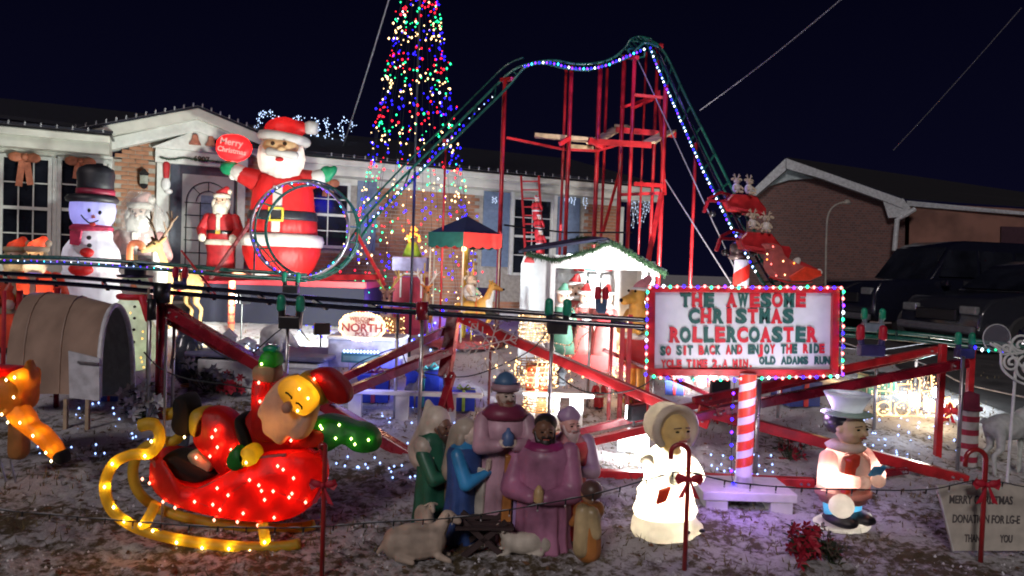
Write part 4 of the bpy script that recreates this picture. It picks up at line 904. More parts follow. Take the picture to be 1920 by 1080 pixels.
MB().tube([(x, -.13, z) for x, z in S([(300, 850), (318, 880), (350, 903), (385, 908), (425, 888), (468, 862), (505, 844), (545, 838)])], .012, 6).build('rim', mat('dull_red_binding', (.25, .05, .05), .6), SL)
MB().tube([(x, -.05, z) for x, z in S([(516, 832), (545, 826), (575, 828), (592, 838), (600, 834), (606, 850), (608, 880), (602, 905)])], .011, 6).build('rear_rim', mat('glossy_rim_red', (.5, .02, .03), .2, coat=.6), SL)
run = S(cat2([(283, 792), (303, 788), (317, 802), (316, 825), (300, 842), (268, 845), (238, 862), (222, 895), (226, 930), (246, 958), (285, 980), (340, 994), (410, 1003), (490, 1006), (550, 1002), (575, 996)], 6, False))
for yy in (-.15, .15): MB().tube([(x, yy, z) for x, z in run], [.030 if i > 8 else .036 for i in range(len(run))], 9).build('runner', FY, SL, smooth=True)
for a in ([(315, 932), (300, 962), (290, 978)], [(508, 962), (514, 1000)]): MB().tube([(x, -.15, z) for x, z in S(a)], .030, 8).build('runner_strut', FY, SL, smooth=True)
puff('leg', FR, [(378, 768), (410, 765), (440, 785), (455, 820), (450, 870), (420, 890), (395, 862), (365, 830), (365, 800)], .20, .02)
puff('trouser_cuff', FY, [(362, 768), (384, 768), (386, 800), (380, 818), (362, 815), (358, 790)], .20, .02)
puff('boot', FK, [(328, 748), (345, 740), (356, 752), (360, 780), (358, 815), (335, 816), (325, 800), (328, 775)], .2, .02)
puff('torso', FR, [(470, 760), (495, 745), (530, 790), (600, 800), (600, 828), (560, 835), (500, 842), (470, 862), (440, 868), (435, 830), (450, 790)], .22, .04)
puff('belt', FK, [(447, 775), (458, 778), (472, 808), (478, 828), (466, 832), (452, 806)], .26, .0)
puff('sleeve', FR, [(476, 700), (504, 700), (508, 740), (500, 780), (520, 820), (480, 815), (474, 770)], .18, -.02)
puff('cuff', shell('tan_cuff_fabric', (.55, .40, .22), .4, .6), [(480, 680), (514, 680), (518, 700), (510, 710), (480, 708), (474, 695)], .18, -.02)
puff('mitten', FG, [(488, 660), (500, 652), (514, 658), (520, 672), (515, 684), (495, 686), (484, 678)], .16, -.02)
puff('mitten_fold', CAPG, [(488, 648), (503, 642), (516, 648), (512, 656), (492, 656)], .08, -.02)
puff('lower_cuff', FY, [(470, 825), (488, 822), (498, 836), (494, 852), (478, 858), (466, 845)], .16, -.12)
puff('lower_mitten', FG, [(450, 828), (466, 822), (476, 840), (472, 860), (455, 866), (443, 852)], .16, -.12)
puff('hat', FR, [(575, 690), (605, 684), (635, 705), (650, 728), (648, 745), (628, 748), (605, 735), (592, 710)], .2, .02)
puff('hat_brim', FY, [(560, 694), (576, 690), (598, 712), (612, 738), (604, 748), (586, 728), (566, 712)], .22, -.02)
puff('beard', FT, [(530, 700), (555, 693), (545, 720), (560, 745), (588, 760), (600, 735), (592, 775), (580, 805), (560, 812), (548, 806), (532, 822), (515, 812), (500, 800), (496, 778), (488, 765), (496, 742), (510, 720)], .16, -.07)
puff('face', FSK, [(538, 699), (562, 692), (588, 707), (603, 730), (597, 750), (578, 763), (556, 752), (536, 732), (530, 712)], .13, -.135)
puff('nose', shell('ruddy_nose', (.55, .30, .20), .3, .6), [(546, 738), (556, 736), (562, 745), (558, 755), (548, 756), (543, 748)], .12, -.175)
for a in ([(549, 719), (554, 721), (560, 727), (560, 731)], [(568, 737), (573, 738), (579, 744), (579, 748)]): MB().tube([(x, -.214, z) for x, z in S(a)], .0055, 5).build('eye', EYEM, SL)
puff('toy_sack', shell('dark_green_light_fabric', (.018, .14, .035), .5, .5), [(556, 812), (570, 788), (595, 778), (625, 782), (650, 790), (680, 795), (700, 812), (700, 838), (670, 842), (640, 826), (610, 842), (580, 840), (558, 834)], .24, .10)
puff('parcel', shell('tan_parcel', (.5, .4, .26), .3), [(355, 850), (372, 842), (390, 858), (402, 868), (395, 884), (380, 882), (362, 864)], .1, -.02)
def seeds(pts, c, off=-.155, pw=.35, lc=None, s=8, r=.0075, inner=.05):
    """bulbs pinned on the fabric, each with its own small lamp just inside"""
    m_ = {'r': (1, .10, .03), 'y': (1, .62, .08), 'g': (.5, .9, .08), 'o': (1, .42, .04), 'w': (1, .8, .5)}[c]
    bm_ = MB()
    for x, y in pts:
        p = V(((x-450)*kl, off, (1012-y)*kl)); bm_.octa(p, r)
        lamp('POINT', base+p+V((0, -off*.0+inner, 0)), pw, m_, .008, name='fabric_bulb')
    q = bm_.build('bulbs', glow('fabric_led_'+c, {'r': (1, .35, .22), 'y': (1, .85, .35), 'g': (.9, 1, .3), 'o': (1, .75, .25), 'w': (1, .9, .7)}[c], s), SL); q['kind'] = 'stuff'
seeds([(290, 888), (303, 895), (328, 928), (385, 926), (421, 958), (431, 939), (418, 930), (425, 900), (483, 883), (500, 892), (505, 902), (526, 902), (511, 918), (562, 877), (585, 920), (555, 912), (533, 856), (543, 862), (529, 950), (500, 965), (463, 960), (473, 944), (560, 905), (445, 912), (350, 938)], 'r', -.158, .17, s=5, r=.009, inner=.03)
seeds([(416, 797), (410, 810), (445, 832), (407, 845), (382, 848), (420, 828), (440, 858), (492, 708), (495, 742), (592, 698), (553, 811)], 'r', -.13, .2, s=5, r=.009, inner=.03)
seeds([(240, 860), (227, 902), (244, 938), (263, 963), (292, 967), (315, 978), (358, 998), (404, 1006), (452, 1006), (490, 1009), (527, 1013), (516, 992), (309, 817), (298, 844)], 'y', -.185, .17, s=7, r=.009, inner=.03)
seeds([(572, 713), (588, 729), (570, 752), (481, 848), (370, 806)], 'y', -.20, .22, inner=.05)
seeds([(503, 772), (545, 774), (522, 790)], 'o', -.13, .16, s=.6, inner=.04)
seeds([(494, 675)], 'g', -.11, .07); seeds([(597, 790), (632, 787), (626, 812), (565, 823), (588, 819), (655, 812), (662, 822), (687, 813), (600, 795)], 'g', -.03, .045, inner=.03)
MB().tube([(x, -.15, z) for x, z in S([(385, 926), (410, 935), (431, 939), (445, 912), (483, 883), (505, 902), (526, 902), (555, 912), (585, 920)])], .0018, 4).build('wire', mat('red_wire', (.4, .05, .04), .4), SL)
MB().tube([(-.49, .1, -.05), (-.49, .1, 1.2)], .008, 6).build('ground_stake', GALV, SL)
# reindeer leaping ahead of the sleigh, cut by the frame edge
S0 = base; RD_ = thing('reindeer_decoration', 'lit orange fabric reindeer with dark hoof leaping at the left edge', 'christmas decoration', G(40, 905), group='lit fabric decorations at the front')
base_r = G(40, 905); kr = dep(base_r)/FPX
def puffr(name, m, pts, th, yo=0):
    P = [((x-40)*kr, (905-y)*kr) for x, y in cat2(pts)]; n = len(P); cx = sum(p[0] for p in P)/n; cz = sum(p[1] for p in P)/n; b = MB(); vs_ = []; fs = []
    rg = [(.78, -.5), (.92, -.40), (1, 0), (.92, .40), (.78, .5)]
    for k_, o_ in rg: vs_ += [(cx+(x-cx)*k_, yo+o_*th, cz+(z-cz)*k_) for x, z in P]
    for i in range(4):
        for j in range(n): fs.append((i*n+j, i*n+(j+1) % n, (i+1)*n+(j+1) % n, (i+1)*n+j))
    fs += [tuple(range(n-1, -1, -1)), tuple(4*n+j for j in range(n))]
    return b.add(vs_, fs).build(name, m, RD_, smooth=True)
puffr('body', FO, [(-120, 700), (-60, 690), (0, 700), (30, 700), (56, 720), (58, 755), (40, 775), (0, 780), (-60, 775), (-120, 790), (-150, 750)], .28)
puffr('neck', FO, [(22, 705), (40, 688), (62, 690), (60, 730), (52, 762), (30, 760), (18, 735)], .2, -.01)
puffr('ear', FO, [(48, 700), (55, 672), (63, 690), (60, 708)], .08, -.02)
puffr('front_leg', FO, [(18, 752), (40, 745), (62, 762), (74, 785), (98, 800), (128, 838), (118, 856), (100, 838), (68, 812), (34, 786)], .12, -.06)
puffr('hoof', FK, [(120, 838), (130, 838), (135, 858), (126, 860), (116, 850)], .12, -.06)
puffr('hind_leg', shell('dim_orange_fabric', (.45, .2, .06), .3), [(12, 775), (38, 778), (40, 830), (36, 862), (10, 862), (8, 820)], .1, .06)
puffr('harness', FR, [(-60, 690), (12, 688), (24, 692), (20, 708), (0, 720), (-60, 718)], .31)
for pts_, c_, pw_ in (([(38, 705), (53, 700), (52, 736), (31, 768), (42, 782), (64, 782), (88, 805), (112, 835), (122, 850)], 'o', .35), ([(12, 700), (3, 713)], 'r', .35)):
    bm_ = MB()
    for x, y in pts_:
        p = V(((x-40)*kr, -.16, (905-y)*kr)); bm_.octa(p, .0095); lamp('POINT', base_r+p+V((0, .07, 0)), pw_*.6, {'o': (1, .5, .05), 'r': (1, .1, .03)}[c_], .008, name='fabric_bulb')
    q = bm_.build('bulbs', glow('fabric_led_'+c_+'2', {'r': (1, .35, .22), 'o': (1, .85, .4)}[c_], 8), RD_); q['kind'] = 'stuff'
for a in (((-2, 860), (20, 935)), ((18, 862), (36, 930))): MB().tube([((a[0][0]-40)*kr, 0, (905-a[0][1])*kr), ((a[1][0]-40)*kr, 0, (905-a[1][1])*kr)], .007, 6).build('ground_stake', GALV, RD_)
# ================================================================ NATIVITY FIGURES (unlit moulded plastic)
PL = lambda n, c, r=.42: mat('moulded_'+n, c, r, var=.26, scale=5, bump=.22)
def face(t, c, r, yaw=0, skin=None, beard=None, brow=True):
    """head with nose, brow, eyes, ears and mouth; r is the head radius"""
    c = V(c); m_ = Euler((0, 0, R(yaw))).to_matrix(); F = lambda x, y, z: c+m_ @ V((x*r, y*r, z*r))
    b = MB(); b.ell(c, (r*.86, r*.92, r*1.12)); b.ell(F(0, -.30, -.55), (r*.52, r*.5, r*.42)); b.cap(F(0, -.88, .12), F(0, -1.08, -.16), r*.09, r*.15, 8); b.cap(F(0, .1, -.9), F(0, .15, -1.5), r*.42, r*.5, 10)
    for s_ in (-1, 1): b.ell(F(s_*.86, .05, 0), (r*.12, r*.2, r*.26)); b.cap(F(s_*.2, -.84, .34), F(s_*.5, -.72, .30), r*.09, r*.07, 6); b.ell(F(s_*.42, -.62, -.25), (r*.24, r*.2, r*.2))
    h = b.build('head', skin or SKIN, t, remesh=r*.09, relax=2)
    for s_ in (-1, 1):
        MB().ell(F(s_*.34, -.84, .12), (r*.13, r*.06, r*.075), seg=8, rings=5).build('eye', EYEM, h)
        MB().cap(F(s_*.16, -.90, .37), F(s_*.50, -.76, .31), r*.04, r*.03, 6).build('eyebrow', mat('painted_brow', (.10, .05, .03), .6), h)
    MB().cap(F(-.20, -.90, -.46), F(.20, -.90, -.46), r*.06, r*.06, 6).build('mouth', mat('painted_lip', (.45, .10, .08), .5), h)
    if beard is not None:
        b = MB(); b.ell(F(0, -.55, -.85), (r*.62, r*.45, r*.62)); b.ell(F(0, -.7, -1.35), (r*.36, r*.3, r*.45)); b.cap(F(-.35, -.92, -.26), F(.35, -.92, -.26), r*.12, r*.12)
        for s_ in (-1, 1): b.cap(F(s_*.78, -.2, .05), F(s_*.62, -.5, -.7), r*.16, r*.2)
        b.build('beard', beard, t, remesh=r*.10)
    return h
def robe(t, H, w, m, folds=9, top=.78, sh=.60, name='robe', amp=.10, depth=.8, flare=1.0):
    prof = [(1.0*flare, 0), (1.02*flare, .02), (.95*flare, .12), (.86, .30), (.80, .45), (.84, .60), (.90, .70), (.80, .76), (.45, .80), (.22, .83)]
    b = MB(); vs_ = []; seg = 48
    for r_, z in prof:
        for k_ in range(seg):
            a = 2*math.pi*k_/seg; q = 1+amp*(math.sin(a*folds+z*3)+.5*math.sin(a*(folds*2-3)+z*7))*max(0, 1-z*1.2)
            vs_.append((w*r_*q*math.cos(a), w*depth*r_*q*math.sin(a), z*H*top/.8))
    fs = []
    for i in range(len(prof)-1):
        for k_ in range(seg): fs.append((i*seg+k_, i*seg+(k_+1) % seg, (i+1)*seg+(k_+1) % seg, (i+1)*seg+k_))
    fs += [tuple(range(seg-1, -1, -1)), tuple((len(prof)-1)*seg+k_ for k_ in range(seg))]
    return b.add(vs_, fs).build(name, m, t, smooth=True)
def fig(name, label, catn, px, by, ty, rz=0, group=None):
    p = G(px, by); H = (by-ty)*dep(p)/FPX; return thing(name, label, catn, p, rz, group), H
NG = 'nativity figures at the front'
MAUVE = PL('mauve', (.48, .29, .36)); PURP = PL('purple', (.40, .17, .28)); CRM = PL('cream', (.60, .52, .43)); SKD = PL('brown_skin', (.16, .08, .05), .35); BL = PL('royal_blue', (.04, .09, .28)); SKY = PL('sky_blue', (.04, .28, .60)); WH = PL('ivory', (.55, .52, .45)); TAN = PL('tan', (.45, .30, .18)); GRN = PL('dark_green', (.02, .12, .07)); HAIRB = PL('dark_hair', (.02, .015, .012)); PNK = PL('pink', (.60, .25, .28)); ROSE = PL('rose_red', (.70, .06, .09)); ORB = PL('orange_brown', (.50, .20, .05)); SHP = PL('sheep_beige', (.48, .39, .31), .7); VEIL = PL('ash_blond', (.42, .36, .29)); SKF = PL('pale_skin', (.62, .50, .42))
# tall king with blue cap
t, H = fig('king_figure', 'tallest nativity king in mauve robe with a blue cap holding a blue gift', 'statue', 938, 1012, 706, 8, NG)
robe(t, H, .155*H, MAUVE, 10); face(t, (0, -.01*H, .885*H), .068*H, 18, SKF, beard=PL('auburn_beard', (.25, .12, .08)))
b = MB(); b.lathe([(.085*H, .92*H), (.092*H, .94*H), (.085*H, .965*H), (.07*H, .955*H)], (0, 0, 0), 18); b.build('hat_brim', PL('dusty_pink', (.35, .22, .26)), t, smooth=True)
b = MB(); b.lathe([(.072*H, .955*H), (.07*H, .985*H), (.04*H, 1.02*H), (.01*H, 1.035*H)], (0, 0, 0), 16); b.build('cap', PL('slate_blue', (.06, .13, .24)), t, smooth=True)
b = MB()
for s_ in (-1, 1): b.cap((s_*.135*H, -.01*H, .735*H), (s_*.15*H, -.09*H, .60*H), .055*H, .05*H); b.cap((s_*.15*H, -.09*H, .60*H), (s_*.05*H, -.17*H, .62*H), .055*H, .038*H)
b.build('sleeve', MAUVE, t, remesh=.012*H)
b = MB()
for s_ in (-1, 1):
    b.ell((s_*.035*H, -.185*H, .635*H), (.022*H, .02*H, .03*H))
    for k_ in range(4): b.cap((s_*.03*H, -.20*H, .622*H+k_*.012*H), (s_*.004*H, -.215*H, .626*H+k_*.012*H), .007*H, .006*H, 6)
b.build('hand', SKF, t, smooth=True)
MB().lathe([(.03*H, .62*H), (.04*H, .64*H), (.036*H, .69*H), (.015*H, .71*H), (.008*H, .73*H)], (0, -.185*H, 0), 12).build('gift', PL('blue_gift', (.08, .14, .30)), t, smooth=True)
MB().ext([(-.025*H, .02*H), (.045*H, .02*H), (.03*H, .56*H), (-.005*H, .56*H)], -.155*H, -.11*H).build('front_panel', ORB, t, bevel=.008)
b = MB(); b.lathe([(.13*H, .75*H), (.15*H, .78*H), (.10*H, .83*H), (.06*H, .84*H)], (0, 0, 0), 22, sy=.8); b.build('collar', PL('wine', (.20, .03, .07)), t, smooth=True)
MB().ext([(.05*H, .10*H), (.09*H, .10*H), (.09*H, .60*H), (.06*H, .60*H)], -.13*H, -.05*H).build('lavender_trim', PL('lavender', (.40, .28, .55)), t, bevel=.006)
# king in purple robe with dark hair
t, H = fig('king_figure', 'nativity king in a wide purple robe with dark hair and dark brown face', 'statue', 1014, 1028, 776, -12, NG)
robe(t, H, .235*H, PURP, 12, top=.80, flare=.9); face(t, (0, -.03*H, .88*H), .092*H, 20, SKD, beard=HAIRB)
b = MB(); b.ell((.0, .015*H, .935*H), (.088*H, .095*H, .075*H)); b.build('hair', HAIRB, t, smooth=True)
b = MB()
for s_ in (-1, 1): b.cap((s_*.19*H, 0, .74*H), (s_*.23*H, -.06*H, .45*H), .075*H, .085*H); b.cap((s_*.23*H, -.06*H, .45*H), (s_*.06*H, -.20*H, .44*H), .085*H, .055*H)
b.build('sleeve', PL('plum', (.38, .15, .26)), t, remesh=.016*H)
MB().lathe([(.02*H, .47*H), (.04*H, .49*H), (.035*H, .56*H), (.01*H, .60*H)], (0.01*H, -.24*H, -.06*H), 12).build('gold_gift', PL('gold', (.55, .38, .18)), t, smooth=True)
b = MB(); b.lathe([(.15*H, .70*H), (.17*H, .76*H), (.12*H, .81*H), (.09*H, .79*H)], (0, -.01*H, 0), 22, sy=.85); b.build('collar', PL('magenta', (.30, .03, .14)), t, smooth=True)
# pink king behind
t, H = fig('king_figure', 'nativity king in pink and rose robe with white beard and lilac turban', 'statue', 1058, 1005, 764, 15, NG)
robe(t, H, .19*H, ROSE, 9); robe(t, H, .165*H, PNK, 7, top=.80, name='mantle', flare=.75); face(t, (0, -.03*H, .87*H), .085*H, 15, PL('rosy_skin', (.60, .32, .28)), beard=PL('pinkish_white_beard', (.60, .45, .45)))
b = MB(); b.ell((0, 0, .94*H), (.095*H, .095*H, .065*H)); b.ell((.0, -.04*H, .99*H), (.05*H, .04*H, .04*H)); b.build('turban', PL('lilac', (.38, .25, .40)), t, remesh=.012*H)
b = MB()
for s_ in (-1, 1): b.cap((s_*.16*H, 0, .74*H), (s_*.19*H, -.08*H, .52*H), .06*H, .06*H); b.cap((s_*.19*H, -.08*H, .52*H), (s_*.04*H, -.18*H, .55*H), .06*H, .04*H)
b.build('sleeve', PL('lilac', (.38, .25, .40)), t, remesh=.014*H)
# Mary-like kneeling woman in blue
t, H = fig('praying_woman_figure', 'kneeling nativity woman with long pale veil and bright blue mantle', 'statue', 868, 1008, 782, 58, NG)
robe(t, H, .20*H, BL, 8, top=.80, flare=1.1); robe(t, H, .175*H, SKY, 7, top=.82, name='mantle', flare=.5)
face(t, (.0, -.05*H, .86*H), .088*H, 0, SKF)
b = MB(); b.ell((0, .01*H, .90*H), (.105*H, .11*H, .105*H)); b.cap((0, .06*H, .86*H), (0, .10*H, .55*H), .10*H, .12*H); b.cap((.08*H, .0, .85*H), (.10*H, .0, .62*H), .035*H, .05*H); b.cap((-.08*H, .0, .85*H), (-.10*H, .0, .62*H), .035*H, .05*H)
b.build('veil', VEIL, t, remesh=.014*H)
b = MB()
for s_ in (-1, 1): b.cap((s_*.14*H, -.02*H, .72*H), (s_*.15*H, -.12*H, .50*H), .06*H, .06*H); b.cap((s_*.15*H, -.12*H, .50*H), (s_*.02*H, -.22*H, .58*H), .06*H, .035*H)
b.build('sleeve', SKY, t, remesh=.014*H)
b = MB()
for s_ in (-1, 1):
    b.cap((s_*.016*H, -.225*H, .58*H), (s_*.012*H, -.235*H, .66*H), .018*H, .010*H, 8)
    for k_ in range(4): b.cap((s_*.008*H, -.245*H+k_*.012*H, .62*H), (s_*.006*H, -.25*H+k_*.011*H, .69*H+(.006*H if k_ in (1, 2) else 0)), .006*H, .005*H, 6)
b.build('hand', SKF, t, smooth=True)
MB().ext([(-.05*H, .05*H), (.06*H, .05*H), (.04*H, .60*H), (-.02*H, .62*H)], -.21*H, -.12*H).build('front_panel', WH, t, bevel=.01)
# green-robed kneeling shepherd with cream cape and hood
t, H = fig('shepherd_figure', 'kneeling nativity shepherd in dark green robe under a cream hooded cape', 'statue', 812, 985, 752, 50, NG)
robe(t, H, .19*H, GRN, 7, top=.78); face(t, (0, -.07*H, .80*H), .085*H, 0, PL('swarthy_skin', (.22, .12, .08)), beard=PL('brown_beard', (.10, .06, .05)))
b = MB(); b.ell((0, .0, .85*H), (.11*H, .12*H, .12*H)); b.cap((0, .04*H, .80*H), (0, .06*H, .60*H), .12*H, .19*H); b.cap((-.12*H, 0, .66*H), (.12*H, 0, .66*H), .09*H, .09*H); b.cap((.0, .10*H, .98*H), (0, .06*H, .86*H), .03*H, .09*H); b.build('hooded_cape', CRM, t, remesh=.015*H)
b = MB()
for s_ in (-1, 1): b.cap((s_*.15*H, -.02*H, .60*H), (s_*.15*H, -.14*H, .42*H), .065*H, .055*H); b.cap((s_*.15*H, -.14*H, .42*H), (s_*.02*H, -.22*H, .46*H), .055*H, .035*H)
b.build('sleeve', GRN, t, remesh=.014*H)
MB().ext([(-.03*H, .04*H), (.05*H, .04*H), (.03*H, .50*H), (-.02*H, .50*H)], -.19*H, -.12*H).build('sash', PL('khaki', (.30, .24, .16)), t, bevel=.008)
# figure at right edge of the group (kneeling boy with lamb, seen from the side)
t, H = fig('kneeling_boy_figure', 'small orange and cream kneeling boy figure with brown hair, rightmost of the group', 'statue', 1102, 1048, 897, -150, NG)
b = MB(); b.cap((0, 0, .12*H), (0, .0, .52*H), .17*H, .15*H); b.cap((0, -.05*H, .10*H), (0, -.16*H, .10*H), .12*H, .10*H); b.cap((-.10*H, -.02*H, .60*H), (.10*H, -.02*H, .60*H), .12*H, .12*H); b.build('tunic', ORB, t, remesh=.018*H)
b = MB(); b.cap((.12*H, .02*H, .15*H), (.12*H, .02*H, .62*H), .11*H, .10*H); b.cap((-.02*H, .10*H, .35*H), (.02*H, .09*H, .60*H), .09*H, .09*H); b.build('mantle', PL('pale_ochre', (.55, .42, .22)), t, remesh=.018*H)
face(t, (0, -.02*H, .82*H), .125*H, 0, PL('tan_face', (.50, .28, .16))); b = MB(); b.ell((0, .03*H, .87*H), (.135*H, .14*H, .125*H)); b.build('hair', PL('brown_hair', (.12, .065, .05)), t, smooth=True)
b = MB()
for s_ in (-1, 1): b.cap((s_*.15*H, -.02*H, .58*H), (s_*.14*H, -.16*H, .42*H), .055*H, .05*H); b.cap((s_*.14*H, -.16*H, .42*H), (s_*.02*H, -.22*H, .50*H), .05*H, .035*H)
b.build('sleeve', ORB, t, remesh=.016*H)
# sheep
def sheep(name, label, px, by, ty, wpx, rz, m_=SHP, lying=True, headup=True):
    p = G(px, by); k_ = dep(p)/FPX; t = thing(name, label, 'statue', p, rz, NG); L_ = wpx*k_; H = (by-ty)*k_
    b = MB(); b.ell((-.05*L_, 0, .36*H), (.40*L_, .17*L_, .34*H)); b.ell((-.28*L_, 0, .34*H), (.18*L_, .15*L_, .30*H)); b.ell((.18*L_, 0, .38*H), (.16*L_, .15*L_, .32*H)); b.ell((-.08*L_, -.02*L_, .50*H), (.2*L_, .12*L_, .2*H))
    hx, hz = (.36*L_, .82*H) if headup else (.42*L_, .45*H)
    b.cap((.22*L_, 0, .5*H), (hx-.03*L_, 0, hz), .11*L_, .075*L_); b.cap((hx, 0, hz), (hx+.12*L_, -.01*L_, hz-.10*H), .075*L_, .045*L_)
    for s_ in (-1, 1):
        b.cap((.24*L_, s_*.10*L_, .14*H), (.38*L_, s_*.11*L_, .05*H), .05*L_, .035*L_); b.cap((-.25*L_, s_*.12*L_, .14*H), (-.08*L_, s_*.14*L_, .05*H), .06*L_, .035*L_)
    b.cap((-.44*L_, 0, .30*H), (-.50*L_, 0, .18*H), .04*L_, .03*L_)
    b.build('body', m_, t, remesh=max(.006, .016*L_), relax=3)
    for s_ in (-1, 1):
        MB().cap((hx-.02*L_, s_*.06*L_, hz+.05*H), (hx-.04*L_, s_*.14*L_, hz+.0*H), .022*L_, .028*L_, 8).build('ear', m_, t, smooth=True)
        MB().ell((hx+.06*L_, s_*.052*L_, hz+.01*H), (.012*L_,)*3, seg=8, rings=5).build('eye', EYEM, t)
    return t
sheep('sheep_figure', 'beige lying sheep with raised head in front of the nativity group', 785, 1052, 948, 150, 8)
sheep('sheep_figure', 'beige sheep showing its round head behind the lying sheep', 795, 1000, 925, 85, -60)
sheep('lamb_figure', 'small white lamb lying in front of the purple king', 980, 1040, 978, 125, 186, PL('lamb_white', (.60, .55, .46), .6), headup=True)
# manger block behind the lamb
t = thing('manger', 'dark wooden manger between the nativity figures', 'manger', G(905, 1035), 5); b = MB()
for s_ in (-1, 1): b.beam((-.12, s_*.08, 0), (.12, s_*.08, .2), .02, .03); b.beam((.12, s_*.08, 0), (-.12, s_*.08, .2), .02, .03)
b.build('trestle_leg', mat('dark_wood', (.05, .03, .03), .7), t)
for i in range(4): MB().beam((-.16, -.09+.06*i, .14+.02*abs(i-1.5)), (.16, -.09+.06*i, .14+.02*abs(i-1.5)), .05, .015).build('slat', mat('dark_wood', (.05, .03, .03), .7), t)
# ================================================================ TWO GLOWING CAROLERS (lamps inside thin moulded plastic)
LW = shell('lit_white_plastic', (.80, .76, .66), .5, .35); LRD = shell('lit_red_plastic', (.75, .10, .05), .45, .35); LSK = shell('lit_yellow_skin', (.80, .64, .32), .45, .35); LPK = shell('lit_pink_plastic', (.78, .42, .35), .45, .35); LBL = shell('lit_blue_plastic', (.10, .45, .75), .45, .35); LMT = shell('lit_pale_green_plastic', (.45, .62, .52), .35, .4); DK = mat('painted_black', (.012, .012, .016), .35)
CG = 'glowing caroler figures beside the big sign'
t, H = fig('caroler_figure', 'glowing white bonneted caroler on a snowy base, left of the striped sign pole', 'light figure', 1245, 1003, 742, 22, CG); t.scale = (1.14, 1.14, 1)
w = .20*H
b = MB(); b.lathe([(w*1.02, .0), (w*1.12, .05*H), (w*1.08, .12*H), (w*.9, .17*H), (w*.4, .19*H)], (0, 0, 0), 30, sy=.8); b.ell((.12*H, -.10*H, .08*H), (.09*H, .08*H, .06*H)); b.ell((-.10*H, -.12*H, .07*H), (.09*H, .07*H, .06*H)); b.build('snow_base', LW, t, remesh=.012*H)
for x in (.04, .15): MB().ell((x*H, -.185*H, .085*H), (.022*H, .012*H, .014*H)).build('base_hole', DK, t)
b = MB(); b.lathe([(w*1.0, .15*H), (w*1.07, .19*H), (w*.97, .24*H), (w*.92, .30*H), (w*.95, .33*H), (w*.80, .37*H), (w*.66, .45*H), (w*.70, .50*H), (w*.92, .53*H), (w*.90, .56*H), (w*.55, .62*H), (w*.3, .66*H)], (0, 0, 0), 30, sy=.8); b.build('gown', LW, t, smooth=True)
MB().ext([(-.13*H, .38*H), (-.05*H, .40*H), (-.09*H, .30*H), (-.15*H, .28*H)], -.145*H, -.11*H).build('ribbon', LRD, t, bevel=.008)
b = MB()
for s_ in (-1, 1): b.cap((s_*.14*H, -.02*H, .55*H), (s_*.17*H, -.10*H, .44*H), .05*H, .045*H); b.cap((s_*.17*H, -.10*H, .44*H), (s_*.05*H, -.19*H, .47*H), .045*H, .035*H)
b.build('sleeve', LW, t, remesh=.014*H)
MB().cap((-.06*H, -.20*H, .47*H), (.06*H, -.20*H, .47*H), .05*H, .05*H).build('muff', LW, t, smooth=True)
h = face(t, (0, -.06*H, .77*H), .112*H, 0, LSK)
b = MB(); tube_ = [(math.cos(a)*.140*H, -.08*H, .785*H+math.sin(a)*.15*H) for a in [R(-50+280*i/20) for i in range(21)]]; b.tube(tube_, .030*H, 9); b.ell((0, .03*H, .80*H), (.15*H, .13*H, .16*H)); b.build('bonnet', shell('bonnet_plastic', (.62, .56, .48), .3, .4), t, remesh=.012*H)
for x_, y_, z_, pw in ((0, 0, .08, 3.5), (0, 0, .22, 12), (0, 0, .36, 11), (0, 0, .50, 14), (0, 0, .585, 16), (0, -.04, .78, 2.2), (.16, -.07, .49, 4), (-.16, -.07, .49, 4), (.07, -.15, .47, 2.5), (-.07, -.15, .47, 2.5), (0, -.2, .47, 3), (0, .05, .82, 1.2)): lamp('POINT', t.matrix_basis @ V((x_*H, y_*H, z_*H)), pw, (1, .88, .66), .02, name='figure_bulb')
t, H = fig('caroler_figure', 'glowing caroler in pale top hat and pink jacket, right of the sign pole', 'light figure', 1578, 988, 736, 25, CG); t.scale = (1.22, 1.22, 1)
b = MB(); b.lathe([(.16*H, 0), (.18*H, .03*H), (.15*H, .06*H), (.05*H, .07*H)], (0, 0, 0), 26, sy=.85); b.build('snow_base', LW, t, smooth=True)
for s_ in (-1, 1): MB().ell((s_*.075*H, -.05*H, .085*H), (.075*H, .12*H, .05*H)).build('shoe', DK, t, smooth=True)
b = MB()
for s_ in (-1, 1): b.cap((s_*.065*H, 0, .10*H), (s_*.065*H, 0, .22*H), .065*H, .075*H)
b.build('trousers', LBL, t, remesh=.014*H)
b = MB(); b.lathe([(.15*H, .20*H), (.17*H, .28*H), (.17*H, .40*H), (.16*H, .52*H), (.10*H, .60*H), (.05*H, .62*H)], (0, 0, 0), 28, sy=.8); b.build('jacket', LPK, t, smooth=True)
b = MB(); b.lathe([(.155*H, .24*H), (.18*H, .25*H), (.18*H, .28*H), (.16*H, .29*H)], (0, 0, 0), 26, sy=.82); b.build('jacket_hem', LPK, t, smooth=True)
MB().ext([(-.13*H, .30*H), (-.04*H, .32*H), (-.02*H, .58*H), (-.10*H, .55*H)], -.135*H, -.06*H).build('lapel', LRD, t, bevel=.01)
b = MB(); b.ell((.0, -.08*H, .42*H), (.10*H, .08*H, .15*H)); b.build('shirt_front', LW, t, smooth=True)
b = MB()
for s_ in (-1, 1): b.cap((s_*.15*H, -.01*H, .54*H), (s_*.20*H, -.06*H, .40*H), .055*H, .06*H); b.cap((s_*.20*H, -.06*H, .40*H), (s_*.08*H, -.17*H, .40*H), .06*H, .045*H)
b.build('sleeve', LPK, t, remesh=.014*H)
for s_ in (-1, 1): MB().ell((s_*.06*H, -.19*H, .40*H), (.045*H, .04*H, .045*H)).build('mitten', LW, t, smooth=True)
